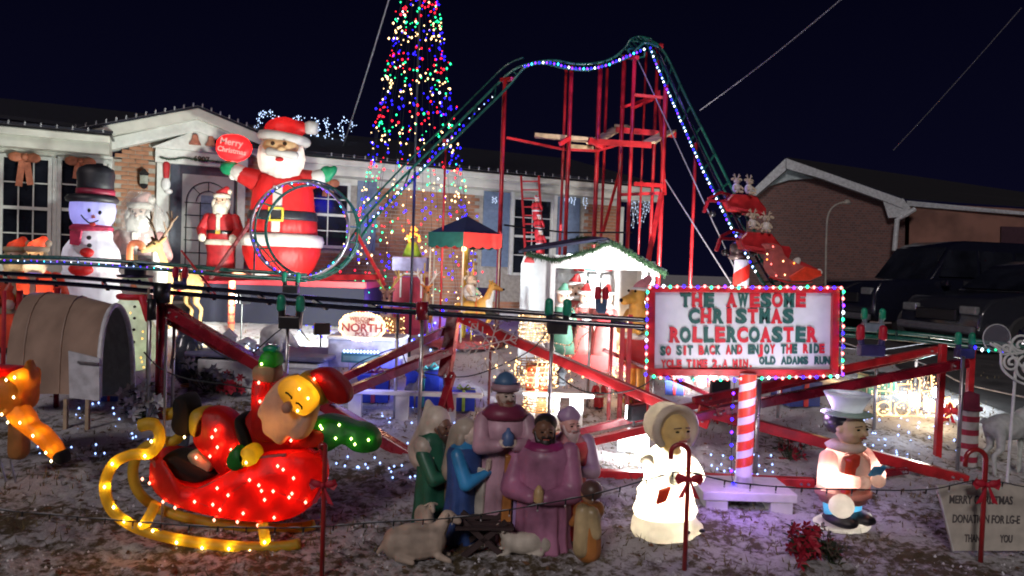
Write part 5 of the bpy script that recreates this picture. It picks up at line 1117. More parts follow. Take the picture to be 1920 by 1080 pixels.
MB().box((.05*H, -.19*H, .475*H), (.10*H, .02*H, .08*H), rot=(25, 0, 0)).build('song_sheet', LBL, t, bevel=.004)
MB().ell((-.15*H, -.12*H, .22*H), (.075*H, .07*H, .085*H)).build('snowball', LW, t, smooth=True)
b = MB(); b.lathe([(.10*H, .58*H), (.12*H, .61*H), (.09*H, .64*H)], (0, 0, 0), 20); b.build('scarf', LW, t, smooth=True)
face(t, (0, -.03*H, .745*H), .105*H, 0, shell('lit_tan_skin', (.82, .64, .38), .4, .4)); b = MB(); b.ell((0, .03*H, .78*H), (.112*H, .115*H, .10*H)); b.build('hair', DK, t, smooth=True)
b = MB(); b.lathe([(.14*H, .842*H), (.15*H, .85*H), (.14*H, .862*H), (.09*H, .868*H)], (0, 0, 0), 26); b.build('hat_brim', LMT, t, smooth=True)
b = MB(); b.lathe([(.085*H, .865*H), (.09*H, .89*H), (.13*H, .985*H), (.138*H, 1.0*H), (.12*H, 1.005*H)], (0, 0, 0), 26); b.build('top_hat', shell('lit_pale_hat', (.55, .60, .66), .3, .4), t, smooth=True)
for x_, y_, z_, pw in ((0, 0, .03, 1.6), (0, 0, .16, 1.6), (0, 0, .27, 8), (0, 0, .40, 7), (0, 0, .52, 4.5), (.2, -.06, .42, 2.2), (-.2, -.06, .42, 2.2), (.12, -.13, .40, 1.2), (-.12, -.13, .40, 1.2), (-.15, -.12, .22, .3), (0, -.08, .42, 1.2), (0, -.04, .745, 1.2), (0, 0, .93, .6), (.06, -.19, .40, .15), (-.06, -.19, .40, .15), (0, 0, .61, .3)): lamp('POINT', t.matrix_basis @ V((x_*H, y_*H, z_*H)), pw, (1, .93, .86), .02, name='figure_bulb')
# ================================================================ CANDY CANE STAKES WITH BOWS AND THEIR DROOPING LIGHT STRING
CANE = mat('red_cane', (.30, .014, .016), .3, coat=.5); RIB = mat('red_ribbon', (.42, .01, .03), .6)
def cane(px, by, ty, label, hook=-1, bowy=None, m_=None, stripes=False, grp='candy cane stakes across the front', tube=9, hookw=34, catn='candy cane', bow=True):
    p = G(px, by); k_ = dep(p)/FPX; H = (by-ty)*k_; t = thing('candy_cane_stake', label, catn, p, 0, grp); rr = hookw/2*k_
    P = [V((0, 0, -.05)), V((0, 0, H*.5)), V((0, 0, H-rr))]+[V((hook*rr*(1-math.cos(a)), 0, H-rr+rr*math.sin(a))) for a in [math.pi*i/10 for i in range(1, 11)]]+[V((hook*rr*2, 0, H-rr-rr*.7))]
    MB().tube(P, tube/2*k_, 9).build('cane', m_ or CANE, t, smooth=True)
    if stripes:
        b = MB(); Q = along(P, .02)
        for i in range(0, len(Q)-2, 3): b.tube([Q[i], Q[i+1]], tube/2*k_*1.06, 9)
        b.build('stripe', WHITE, t)['kind'] = 'stuff'
    if bow:
        z = H*.60 if bowy is None else (by-bowy)*k_; s_ = 14*k_; b = MB()
        for q in (-1, 1):
            b.add([(0, -.02, z), (q*s_*1.6, -.03, z+s_*.9), (q*s_*1.9, -.02, z), (q*s_*1.5, -.03, z-s_*.7)], [(0, 1, 2, 3)]); b.add([(0, -.025, z), (q*s_*.3, -.03, z-s_*.2), (q*s_*1.5, -.03, z-s_*2.6), (q*s_*.7, -.03, z-s_*2.4)], [(0, 1, 2, 3)])
            b.ell((q*s_*.9, -.02, z+.1*s_), (s_*.8, s_*.35, s_*.5), rot=(0, -q*15, 0))
        b.ell((0, -.03, z), (s_*.35,)*3); b.build('bow', RIB, t, smooth=False)
    return t, p, k_, H
c1 = cane(603, 1085, 832, 'dark red cane stake with red bow beside the sleigh', -1, 905, hookw=10)
c2 = cane(1283, 1072, 832, 'dark red cane stake with hooked top and red bow in front of the bonneted caroler', -1, 895)
c3 = cane(1838, 1058, 842, 'dark red cane stake with red bow in front of the donation sign', -1, 905, hookw=38)
STR = [(-60, 950), (60, 962), (250, 978), (400, 988), (520, 990), (603, 988), (700, 980), (860, 970), (1000, 948), (1120, 925), (1230, 895), (1283, 885), (1380, 905), (1500, 915), (1600, 918), (1740, 918), (1838, 900), (1930, 914), (2050, 930)]
def sdp(x):
    K = [(-60, 3.9), (603, dep(c1[1])), (1283, dep(c2[1])), (1838, dep(c3[1])), (2050, 4.0)]
    for (a, da), (b_, db) in zip(K, K[1:]):
        if x <= b_: return da+(db-da)*(x-a)/(b_-a)
    return 4
sp3 = cat([W(x, y, sdp(x)) for x, y in STR], 7); t = thing('string_lights', 'dark unlit light string sagging between the red cane stakes across the foreground', 'string lights', sp3[0])
MB().tube(sp3, .0035, 5).build('wire', WIRE, t, world=True); MB().tube([p+V((0, .006, .004*math.sin(i*1.7))) for i, p in enumerate(sp3)], .0025, 5).build('wire', WIREL, t, world=True)
b = MB(); b2_ = MB()
for i, p in enumerate(along(sp3, .15)): b.cap(p, p-V((.002, 0, .022)), .005, .004, 6); b2_.octa(p-V((.002, 0, .032)), .006)
q = b.build('sockets', WIRE, t, world=True); q['kind'] = 'stuff'; q = b2_.build('bulbs', mat('clear_bulb', (.5, .5, .5), .1), t, world=True); q['kind'] = 'stuff'
# poinsettia clump in front
def flowers(name, label, px, by, r, n=26, col=None, leaf=True, catn='flowers', grp=None):
    p = G(px, by); t = thing(name, label, catn, p, random.uniform(0, 90), grp); b = MB(); g_ = MB()
    for i in range(n):
        c = V([random.gauss(0, .45)*r for _ in range(2)]+[abs(random.gauss(.75, .35))*r]); a0 = random.random()*6
        for k_ in range(6):
            a = a0+k_*1.047; d = V((math.cos(a), -.5+.3*math.sin(a), math.sin(a)))*r*.34; s_ = V((-math.sin(a), 0, math.cos(a)))*r*.09
            b.add([c, c+d*.5+s_, c+d, c+d*.5-s_], [(0, 1, 2, 3)])
        for k_ in range(3):
            a = random.random()*6; d = V((math.cos(a), math.sin(a), random.uniform(-.3, .3)))*r*.5; s_ = V((-math.sin(a), math.cos(a), 0))*r*.1; g_.add([c-V((0, 0, r*.1)), c+d*.5+s_, c+d, c+d*.5-s_], [(0, 1, 2, 3)])
        g_.tube([V((c.x*.3, c.y*.3, 0)), c], r*.02, 4)
    b.build('petals', col or mat('poinsettia_red', (.36, .01, .03), .6), t)['kind'] = 'stuff'
    if leaf: g_.build('leaves', mat('dark_leaves', (.03, .05, .02), .7), t)['kind'] = 'stuff'
    return t
flowers('poinsettia', 'dark red artificial poinsettia clump with dry tan foliage in the right foreground', 1515, 1048, .13, 34)
t = flowers('dry_shrub', 'tan dry tuft beside the red poinsettia clump', 1556, 1052, .11, 30, mat('dry_tan', (.18, .14, .10), .8), True, 'plant')
# donation sign
p = G(1850, 1040); kd = dep(p)/FPX; t = thing('donation_sign', 'white donation board lettered MERRY CHRISTMAS DONATION FOR LG-E THANK YOU', 'sign', p, 3)
DS = [(1745, 910), (1925, 905), (1960, 1030), (1782, 1033)]
MB().ext([((x-1850)*kd, (1040-y)*kd) for x, y in DS], -.008, .008).build('board', mat('old_white_board', (.50, .47, .40), .6, var=.08), t)
MB().beam(((1745-1850)*kd, -.012, (910-1040)*-kd), ((1782-1850)*kd, -.012, (1033-1040)*-kd), .012, .008).build('edge_trim', mat('grey_edge', (.6, .6, .58), .5), t)
for txt, x, y, s_, sx_ in (('MERRY CHRISTMAS', 1831, 943, 15, 122), ('DONATION FOR LG-E', 1843, 979, 15, 130), ('THANK', 1822, 1015, 14, 38), ('YOU', 1884, 1015, 14, 24)):
    o = textmesh('lettering', txt, s_*kd/.7, .002, mat('faded_black_letters', (.10, .09, .09), .7), t, ((x-1850)*kd, -.011, (1040-y)*kd), (90, 0, 0), .0012)
    o.scale.x = sx_*kd/(max(v.co.x for v in o.data.vertices)-min(v.co.x for v in o.data.vertices))
for s_ in (-.2, .22): MB().tube([(s_, .02, -.06), (s_, .02, .12)], .008, 6).build('stake', GALV, t)
# ================================================================ BIG INFLATABLE SANTA
def at(px, d, dz=0): return GD(px, d)+V((0, 0, dz))
sa, sb2 = W(385, 516, 11.9), W(706, 520, 11.9); gz = terr(sa.x, sa.y)-.05; zs = sa.z
t = thing('display_stage', 'low dark stage with red edge board that carries the giant santa', 'stage', V(((sa.x+sb2.x)/2, 11.9, gz)))
wS = sb2.x-sa.x; MB().box((0, 0, (zs-.10-gz)/2), (wS*.97, 1.5, zs-.10-gz)).build('skirt', mat('navy_stage_cloth', (.008, .008, .022), .85, bump=.3), t); MB().box((0, 0, zs-.05-gz), (wS, 1.6, .10)).build('deck_board', mat('stage_red', (.34, .02, .03), .5), t, bevel=.01)
ID = 11.5; p = W(527, 512, ID); p.z = zs; ki = ID/FPX; by_ = 540-((p-EYE).dot(up))/ID*FPX; H = (by_-222)*ki
IR = shell('inflatable_red', (.62, .02, .02), .35, .5, 4, .05); IW = shell('inflatable_white', (.80, .76, .70), .35, .5, 4, .04); IG = shell('inflatable_green', (.01, .30, .12), .3, .5); IF = shell('inflatable_skin', (.85, .55, .27), .35, .5); IK = mat('inflatable_black', (.015, .015, .02), .5)
t = thing('inflatable_santa', 'giant inflatable santa in front of the house holding up a red oval balloon', 'inflatable', p)
def L2(x, y, dy=0): return V(((x-527)*ki+(by_-y)*ki*.0-.0, dy, (by_-y)*ki))
zz = lambda y: (by_-y)*ki
b = MB(); b.lathe([(40*ki, 0), (52*ki, zz(508)*.6), (62*ki, zz(500)), (71*ki, zz(478)), (73*ki, zz(462)), (66*ki, zz(452))], (0, 0, 0), 30, sy=.72); b.build('trousers', IR, t, smooth=True)
b = MB(); b.lathe([(62*ki, zz(466)), (75*ki, zz(462)), (78*ki, zz(452)), (75*ki, zz(442)), (62*ki, zz(438))], (0, 0, 0), 32, sy=.74); b.build('coat_hem', IW, t, smooth=True)
b = MB(); b.lathe([(66*ki, zz(446)), (64*ki, zz(415)), (59*ki, zz(390)), (56*ki, zz(360)), (50*ki, zz(335)), (30*ki, zz(318))], (0, 0, 0), 30, sy=.72); b.build('coat', IR, t, smooth=True)
MB().lathe([(64.5*ki, zz(414)), (65.5*ki, zz(410)), (62.5*ki, zz(399)), (61*ki, zz(397))], (0, 0, 0), 30, sy=.73).build('belt', IK, t, smooth=True)
bk = MB(); f_ = -.50*72*ki*1.36
for (x, z, w_, h_) in ((0, 11, 27, 4), (0, -11, 27, 4), (-12, 0, 4, 24), (12, 0, 4, 24)): bk.box(((x+3)*ki, -48.5*ki, zz(405)+z*ki), (w_*ki, 4*ki, h_*ki))
bk.build('buckle', mat('yellow_vinyl', (.65, .5, .05), .4), t, bevel=.01)
MB().box((3*ki, -42*ki, zz(375)), (17*ki, 8*ki, 44*ki)).build('coat_trim', IW, t, bevel=.02); MB().box((2*ki, -46.5*ki, zz(426)), (16*ki, 6*ki, 22*ki)).build('coat_trim', IW, t, bevel=.02)
b = MB(); b.ell((-4*ki, -4*ki, zz(298)), (45*ki, 36*ki, 50*ki)); b.ell((4*ki, -12*ki, zz(325)), (34*ki, 28*ki, 32*ki)); b.build('beard', IW, t, remesh=.022)
b = MB(); b.ell((0*ki, -22*ki, zz(280)), (34*ki, 22*ki, 19*ki)); b.ell((8*ki, -43*ki, zz(287)), (8*ki, 6*ki, 6*ki)); b.build('face', IF, t, smooth=True)
b = MB(); b.cap((8*ki, -44*ki, zz(295)), (-14*ki, -40*ki, zz(292)), 6*ki, 8*ki); b.cap((8*ki, -44*ki, zz(295)), (30*ki, -36*ki, zz(297)), 6*ki, 8*ki); b.build('moustache', IW, t, smooth=True)
MB().ell((6*ki, -46*ki, zz(306)), (8*ki, 5*ki, 4*ki)).build('mouth', IR, t)
for x in (-8, 14): MB().ell((x*ki, -43*ki, zz(277)), (4*ki, 2*ki, 4*ki)).build('eye', mat('brown_eye', (.05, .025, .01), .1, coat=1), t)
b = MB(); b.tube([V((40*ki*math.cos(a), 32*ki*math.sin(a)-3*ki, zz(262)-5*ki*math.cos(a))) for a in [2*math.pi*i/28 for i in range(28)]], 9*ki, 10, closed=True); b.build('hat_brim', IW, t, smooth=True)
b = MB(); b.ell((-2*ki, 0, zz(248)), (37*ki, 30*ki, 27*ki)); b.cap((2*ki, 0, zz(240)), (34*ki, -6*ki, zz(242)), 20*ki, 12*ki); b.build('hat', IR, t, remesh=.022)
b = MB(); b.lathe([(8*ki, -11*ki), (12*ki, -9*ki), (13*ki, 8*ki), (8*ki, 11*ki)], (52*ki, -8*ki, zz(241)), 12); b.build('pompom', IW, t, smooth=True)
b = MB(); b.cap((-38*ki, 0, zz(345)), (-72*ki, -4*ki, zz(333)), 24*ki, 17*ki); b.build('sleeve', IR, t, smooth=True); b = MB(); b.cap((34*ki, 0, zz(338)), (62*ki, -4*ki, zz(335)), 22*ki, 16*ki); b.build('sleeve', IR, t, smooth=True)
b = MB(); b.cap((-78*ki, -5*ki, zz(330)), (-84*ki, -5*ki, zz(326)), 16*ki, 15*ki); b.build('cuff', IW, t, smooth=True); b = MB(); b.cap((63*ki, -5*ki, zz(334)), (69*ki, -5*ki, zz(331)), 16*ki, 15*ki); b.build('cuff', IW, t, smooth=True)
b = MB(); b.ell((-98*ki, -6*ki, zz(320)), (19*ki, 12*ki, 14*ki)); b.build('mitten', IG, t, smooth=True); b = MB(); b.ell((81*ki, -6*ki, zz(325)), (14*ki, 9*ki, 16*ki), rot=(0, 15, 0)); b.ell((92*ki, -6*ki, zz(320)), (8*ki, 8*ki, 13*ki), rot=(0, 30, 0)); b.build('mitten', IG, t, remesh=.018)
for s_ in (-1, 1): MB().ell((s_*26*ki, -14*ki, 6*ki), (24*ki, 30*ki, 12*ki)).build('boot', IW if s_ < 0 else IW, t, smooth=True)
bp_ = thing('red_balloon_sign', 'red lit oval balloon reading Merry Christmas held up by the giant santa', 'balloon', p+V((-91*ki, -.06, zz(283))))
b = MB(); b.ell((0, 0, 0), (34*ki, 14*ki, 26*ki), seg=24, rings=12); b.ell((-12*ki, 0, 5*ki), (22*ki, 13*ki, 20*ki)); b.build('balloon', shell('lit_red_vinyl', (.75, .02, .03), .45, .4), bp_, remesh=.018)
MB().cap((-2*ki, .02, -26*ki), (-2*ki, .02, -52*ki), 7*ki, 7*ki).build('handle', IW, bp_, smooth=True)
PKL = mat('pink_print', (.85, .35, .32), .5)
textmesh('lettering', 'Merry', 17*ki, .002, PKL, bp_, (0, -15.5*ki, 3*ki), (90, 8, 0), .003); textmesh('lettering', 'Christmas', 13*ki, .002, PKL, bp_, (1*ki, -15.5*ki, -11*ki), (90, 8, 0), .003)
lamp('POINT', p+V((-91*ki, .03, zz(283))), 22, (1, .45, .3), .05, name='inflatable_bulb')
lamp('POINT', p+V((0, -22*ki, zz(280))), 5, (1, .8, .6), .03, name='inflatable_bulb')
for y, pw in ((470, 11), (380, 12), (300, 12), (245, 5)): lamp('POINT', p+V((0, 0, zz(y))), pw, (1, .86, .75), .05, name='inflatable_bulb')
# ================================================================ SANTA FIGURES
def santa(name, label, px, d, Hp, rz=0, grp='smaller santa figures in the yard', mats=None, lit=0, simple=False, base=None):
    p = base or at(px, d); H = Hp*(d/FPX); t = thing(name, label, 'santa figure', p, rz, grp)
    r_, w_, s_ = mats or (mat('santa_red', (.42, .015, .02), .55), mat('santa_cream', (.62, .56, .46), .7), SKIN)
    b = MB(); b.lathe([(.13*H, .0), (.16*H, .06*H), (.15*H, .25*H), (.17*H, .35*H), (.16*H, .40*H)], (0, 0, 0), 20, sy=.8); b.build('trousers', r_, t, smooth=True)
    b = MB(); b.lathe([(.15*H, .34*H), (.19*H, .36*H), (.19*H, .40*H), (.15*H, .42*H)], (0, 0, 0), 20, sy=.8); b.build('coat_hem', w_, t, smooth=True)
    b = MB(); b.lathe([(.17*H, .40*H), (.15*H, .50*H), (.17*H, .62*H), (.14*H, .70*H), (.06*H, .74*H)], (0, 0, 0), 20, sy=.75)
    for q in (-1, 1): b.cap((q*.15*H, 0, .66*H), (q*.21*H, -.04*H, .52*H), .06*H, .055*H, 8); b.cap((q*.21*H, -.04*H, .52*H), (q*.17*H, -.13*H, .44*H), .055*H, .045*H, 8)
    b.build('coat', r_, t, smooth=True)
    for q in (-1, 1): MB().ell((q*.17*H, -.14*H, .43*H), (.045*H, .04*H, .05*H)).build('mitten', w_, t, smooth=True)
    MB().lathe([(.155*H, .48*H), (.16*H, .50*H), (.155*H, .52*H)], (0, 0, 0), 20, sy=.78).build('belt', BLACK, t); MB().box((0, -.125*H, .5*H), (.05*H, .02*H, .045*H)).build('buckle', GOLD, t)
    MB().box((0, -.12*H, .60*H), (.04*H, .03*H, .2*H)).build('coat_trim', w_, t, bevel=.004)
    b = MB(); b.ell((0, -.01*H, .84*H), (.085*H, .085*H, .10*H)); b.ell((0, -.095*H, .835*H), (.018*H,)*3, seg=6, rings=4); b.build('face', s_, t, smooth=True)
    b = MB(); b.ell((0, -.06*H, .76*H), (.09*H, .06*H, .10*H)); b.ell((0, -.08*H, .68*H), (.05*H, .04*H, .07*H))
    for q in (-1, 1): b.ell((q*.07*H, -.03*H, .82*H), (.035*H, .06*H, .07*H)); b.cap((0, -.10*H, .805*H), (q*.05*H, -.09*H, .79*H), .018*H, .014*H, 6)
    b.build('beard', w_, t, smooth=True)
    for q in (-1, 1): MB().ell((q*.032*H, -.09*H, .865*H), (.010*H,)*3, seg=6, rings=4).build('eye', EYEM, t)
    MB().lathe([(.085*H, .89*H), (.10*H, .91*H), (.095*H, .935*H), (.08*H, .94*H)], (0, 0, 0), 16).build('hat_brim', w_, t, smooth=True)
    b = MB(); b.cap((0, 0, .93*H), (.05*H, 0, 1.0*H), .075*H, .035*H); b.build('hat', r_, t, smooth=True); MB().ell((.085*H, 0, .97*H), (.032*H,)*3).build('pompom', w_, t, smooth=True)
    for q in (-1, 1): MB().ell((q*.07*H, -.05*H, .03*H), (.06*H, .10*H, .035*H)).build('boot', BLACK, t, smooth=True)
    if lit:
        for z_, f_ in ((.55, 1), (.30, .6), (.84, .5), (.96, .3)): lamp('POINT', p+V((0, 0, z_*H)), lit*f_, (1, .75, .5), .02, name='figure_bulb')
        lamp('POINT', t.matrix_basis @ V((0, -.06*H, .76*H)), lit*.6, (1, .8, .6), .02, name='figure_bulb')
    return t, H
LS = (shell('santa_lit_red', (.75, .10, .05), .45, .4), shell('santa_lit_white', (.8, .72, .55), .5, .4), shell('santa_lit_skin', (.80, .55, .32), .45, .4))
santa('santa_figure', 'red suited santa figure with long pale beard standing before the front door', 413, 12.0, 162, 5, base=V((W(413, 512, 12.0).x, W(413, 512, 12.0).y, zs)))
santa('santa_figure', 'glowing santa figure with wide red hat at the far left edge', 66, 9.0, 212, 20, mats=LS, lit=3.5)
santa('santa_figure', 'small cream faced santa figure at the far left beside the glowing one', 27, 9.0, 210, 30, mats=(shell('dim_lit_red', (.6, .08, .04), .4), shell('dim_lit_cream', (.65, .58, .36), .4), SKIN), lit=1.2)
t, H = santa('wrapped_santa_figure', 'faded pink santa figure wrapped in cloudy plastic beside the snowman', 258, 11.2, 232, 12, mats=(mat('faded_pink', (.50, .27, .25), .6), mat('faded_white', (.50, .48, .44), .7), mat('faded_skin', (.55, .40, .34), .6)))
m = bpy.data.materials.new('cloudy_plastic'); nt, N, L, pb = nodes_of(m); pb.inputs['Base Color'].default_value = (.62, .60, .58, 1); pb.inputs['Roughness'].default_value = .18; pb.inputs['Alpha'].default_value = .30
nz = N.new('ShaderNodeTexNoise'); nz.inputs['Scale'].default_value = 9; bpn = N.new('ShaderNodeBump'); bpn.inputs['Distance'].default_value = .05; L.new(nz.outputs[0], bpn.inputs['Height']); L.new(bpn.outputs[0], pb.inputs['Normal'])
b = MB(); vs_ = []; seg = 30
for i in range(15):
    z = H*(.05+.98*i/14); r_ = H*(.165+.02*math.sin(i*1.3))*(1 if i < 11 else math.sqrt(max(.02, 1-((i-10.5)/4)**2)))
    for k_ in range(seg):
        a = 2*math.pi*k_/seg; q = 1+.08*math.sin(a*5+i*.7)+random.uniform(-.03, .03); vs_.append((r_*q*math.cos(a), r_*q*math.sin(a)*.85, z))
b.add(vs_, [(i*seg+k_, i*seg+(k_+1) % seg, (i+1)*seg+(k_+1) % seg, (i+1)*seg+k_) for i in range(14) for k_ in range(seg)]).build('plastic_wrap', m, t, smooth=True)
# ================================================================ SNOWMEN
def snowman_big():
    d = 9.6; p = at(172, d); k_ = d/FPX; by = 540-((p-EYE).dot(up))/d*FPX; z = lambda y: (by-y)*k_; X = lambda x: (x-172)*k_
    t = thing('inflatable_snowman', 'tall inflatable snowman in black top hat and red scarf beside the bay windows', 'inflatable', p, 0)
    SW = shell('inflatable_snow_white', (.74, .74, .78), .4, .5, 4, .04); FC = shell('inflatable_face_white', (.60, .60, .85), .5, .5, 4, .04)
    b = MB(); b.ell((X(168), 0, z(545)), (70*k_, 55*k_, 50*k_)); b.ell((X(168), 0, z(485)), (52*k_, 44*k_, 50*k_)); b.ell((X(170), 0, z(440)), (36*k_, 32*k_, 28*k_)); b.build('body', SW, t, remesh=.025)
    b = MB(); b.lathe([(28*k_, z(428)), (37*k_, z(412)), (40*k_, z(395)), (38*k_, z(378)), (30*k_, z(368))], (X(169), 0, 0), 26, sy=.9); b.build('head', FC, t, smooth=True)
    b = MB(); b.lathe([(30*k_, z(384)), (44*k_, z(380)), (46*k_, z(374)), (42*k_, z(368)), (32*k_, z(366))], (X(168), 0, 0), 26, sy=.9); b.build('hat_brim', IK, t, smooth=True)
    b = MB(); b.lathe([(32*k_, z(372)), (31*k_, z(345)), (33*k_, z(328)), (30*k_, z(318)), (18*k_, z(311)), (2*k_, z(309))], (X(174), 0, 0), 26, sy=.9); b.build('top_hat', IK, t, smooth=True)
    MB().lathe([(33*k_, z(367)), (33.5*k_, z(362)), (33*k_, z(356))], (X(174), 0, 0), 26, sy=.9).build('hat_band', mat('crimson_band', (.28, .02, .05), .5), t, smooth=True)
    b = MB(); b.lathe([(30*k_, z(436)), (37*k_, z(432)), (37*k_, z(427)), (31*k_, z(422))], (X(168), 0, 0), 24, sy=.95); b.ext([(X(152), z(435)), (X(172), z(435)), (X(168), z(462)), (X(152), z(460))], -42*k_, -36*k_); b.build('scarf', mat('crimson_scarf', (.40, .02, .07), .7), t, smooth=False)
    for x, y in ((181, 397), (196, 400)): MB().ell((X(x), -(32-(x-181)*.5)*k_, z(y)), (3.4*k_, 3*k_, 4.2*k_)).build('eye', EYEM, t)
    MB().cap((X(189), -34*k_, z(408)), (X(199), -46*k_, z(410)), 3.5*k_, 1*k_).build('nose', mat('pink_orange_nose', (.75, .25, .2), .5), t, smooth=True)
    MB().tube(cat([V((X(x), -y_*k_, z(y))) for x, y, y_ in ((169, 406, 37), (176, 414, 36.5), (185, 420, 35.5), (198, 415, 32))], 5), 1.3*k_, 5).build('smile', EYEM, t); MB().ell((X(188), -33.5*k_, z(422)), (6*k_, 3*k_, 4*k_)).build('tongue', mat('tongue_red', (.6, .05, .05), .5), t)
    for x, y in ((187, 447), (188, 461)): MB().ell((X(x), -42*k_, z(y)), (4.5*k_, 3*k_, 4*k_)).build('button', IK, t)
    b = MB(); b.ell((X(186), -46*k_, z(474)), (12*k_, 10*k_, 9*k_)); b.build('mitten', IR, t, smooth=True); b = MB(); b.cap((X(165), -30*k_, z(468)), (X(182), -42*k_, z(472)), 12*k_, 10*k_); b.build('arm', SW, t, smooth=True)
    b = MB(); b.ell((X(178), -50*k_, z(505)), (22*k_, 14*k_, 12*k_)); b.build('red_bag', IR, t, smooth=True)
    for y, pw, c in ((520, 1.6, (.85, .85, 1)), (470, 1.6, (.85, .85, 1)), (398, 3, (.5, .5, 1))): lamp('POINT', p+V((X(169), 0, z(y))), pw, c, .05, name='inflatable_bulb')
snowman_big()
def snowman_lit():
    d = 8.4; p = at(250, d); k_ = d/FPX; by = 540-((p-EYE).dot(up))/d*FPX; H = (by-505)*k_
    t = thing('lit_snowman', 'pale green glowing plastic snowman with red scarf and small black hat behind the tunnel', 'light figure', p, 20)
    LG2 = shell('lit_green_white', (.66, .74, .60), .5, .4)
    b = MB(); b.ell((0, 0, .28*H), (.24*H, .2*H, .30*H)); b.ell((0, 0, .60*H), (.17*H, .15*H, .18*H)); b.ell((0, 0, .84*H), (.14*H, .13*H, .13*H)); b.build('body', LG2, t, remesh=.014)
    MB().lathe([(.16*H, .92*H), (.17*H, .94*H), (.10*H, .95*H), (.10*H, 1.05*H), (.02*H, 1.06*H)], (0, 0, 0), 20).build('hat', BLACK, t, smooth=True)
    b = MB(); b.tube([V((.14*H*math.cos(a), .13*H*math.sin(a), .73*H)) for a in [2*math.pi*i/20 for i in range(20)]], .03*H, 8, closed=True); b.cap((.08*H, -.13*H, .72*H), (.14*H, -.17*H, .52*H), .035*H, .03*H); b.build('scarf', shell('lit_scarf_red', (.6, .03, .03), .3), t, smooth=True)
    MB().cap((0, -.13*H, .84*H), (.04*H, -.24*H, .83*H), .028*H, .008*H).build('nose', mat('carrot_orange', (.7, .25, .05), .5), t, smooth=True)
    for q in (-1, 1): MB().ell((q*.05*H, -.12*H, .89*H), (.017*H,)*3, seg=8, rings=5).build('eye', EYEM, t)
    for z in (.64, .53, .42, .30): MB().ell((.02*H, -.17*H-.02*H*(z < .5), z*H), (.015*H,)*3, seg=8, rings=5).build('button', EYEM, t)
    lights(t, [t.location+V((random.uniform(-.16, .20)*H, -.19*H, random.uniform(.06, .62)*H)) for _ in range(16)], 'y', .010, 3)
    lamp('POINT', p+V((0, 0, .25*H)), 1.8, (.95, 1, .75), .03, name='figure_bulb'); lamp('POINT', p+V((0, 0, .6*H)), 1.0, (.95, 1, .8), .03, name='figure_bulb')
snowman_lit()
# ================================================================ PLASTIC TUNNEL / IGLOO at left
def tunnel():
    d = 6.5; k_ = d/FPX; p = ground(W(140, 700, 6.7)); t = thing('barrel_tunnel', 'large tan half-barrel plastic shelter with white arched rim on short legs at left', 'shelter', p, 0)
    TB = mat('tan_plastic_sheet', (.36, .25, .19), .5, var=.15, scale=3, bump=.1); GI = mat('grey_plastic_inside', (.26, .28, .27), .6)
    # front arch (right end) and back arch (left end), both built from real 3-D points
    def arch(x0, x1, yb, yt, d0, d1, n=16):
        P = []
        for i in range(n+1):
            a = math.pi*i/n; s_ = (1-math.cos(a))/2; x = x0+(x1-x0)*s_; dd = d0+(d1-d0)*s_; y = yb-(yb-yt)*math.sin(a)**.7
            P.append(W(x, y, dd))
        return P
    A = arch(186, 250, 745, 572, 6.15, 6.9); Bk = arch(10, 120, 752, 548, 6.7, 7.5); Bk[0] = W(8, 745, 6.7)
    b = MB(); n = len(A); rows = 10; vs_ = []
    for j in range(rows+1):
        for i in range(n):
            q = A[i].lerp(Bk[i], j/rows); q += V((0, 0, .03*math.sin(j/rows*math.pi))); vs_.append(q)
    b.add(vs_, [(j*n+i, j*n+i+1, (j+1)*n+i+1, (j+1)*n+i) for j in range(rows) for i in range(n-1)])
    b.build('shell', TB, t, world=True, smooth=True)
    ins = MB(); C = sum(A, V())/n; ins.add([C+(q-C)*.94+(Bk[n//2]-A[n//2]).normalized()*.03 for q in vs_[:n]]+[C+(A[i].lerp(Bk[i], .8)-C)*.94 for i in range(n)], [(i, i+1, n+i+1, n+i) for i in range(n-1)]); ins.build('lining', GI, t, world=True, smooth=True)
    MB().tube(A, .022, 9).build('rim', mat('white_plastic_rim', (.66, .68, .72), .35), t, world=True, smooth=True)
    MB().prism([W(128, 658, 6.12), W(186, 672, 6.1), W(186, 752, 6.1), W(130, 746, 6.12)], V((0, .02, 0))).build('front_panel', mat('white_plastic_panel', (.55, .57, .62), .4), t, world=True)
    MB().beam(W(146, 679, 6.1), W(182, 682, 6.08), .02, .02).build('latch_bar', GALV, t, world=True)
    for x, y in ((124, 748), (165, 748), (30, 748)):
        q = W(x, y, 6.35); MB().beam(q, ground(q, -.02), .03, .03).build('leg', mat('tan_wood', (.4, .3, .2), .7), t, world=True)
    for j in (4, 8): MB().tube([A[i].lerp(Bk[i], j/rows)+V((0, -.004, .03*math.sin(j/rows*math.pi)+.004)) for i in range(n)], .008, 5).build('rib', TB, t, world=True)
tunnel()
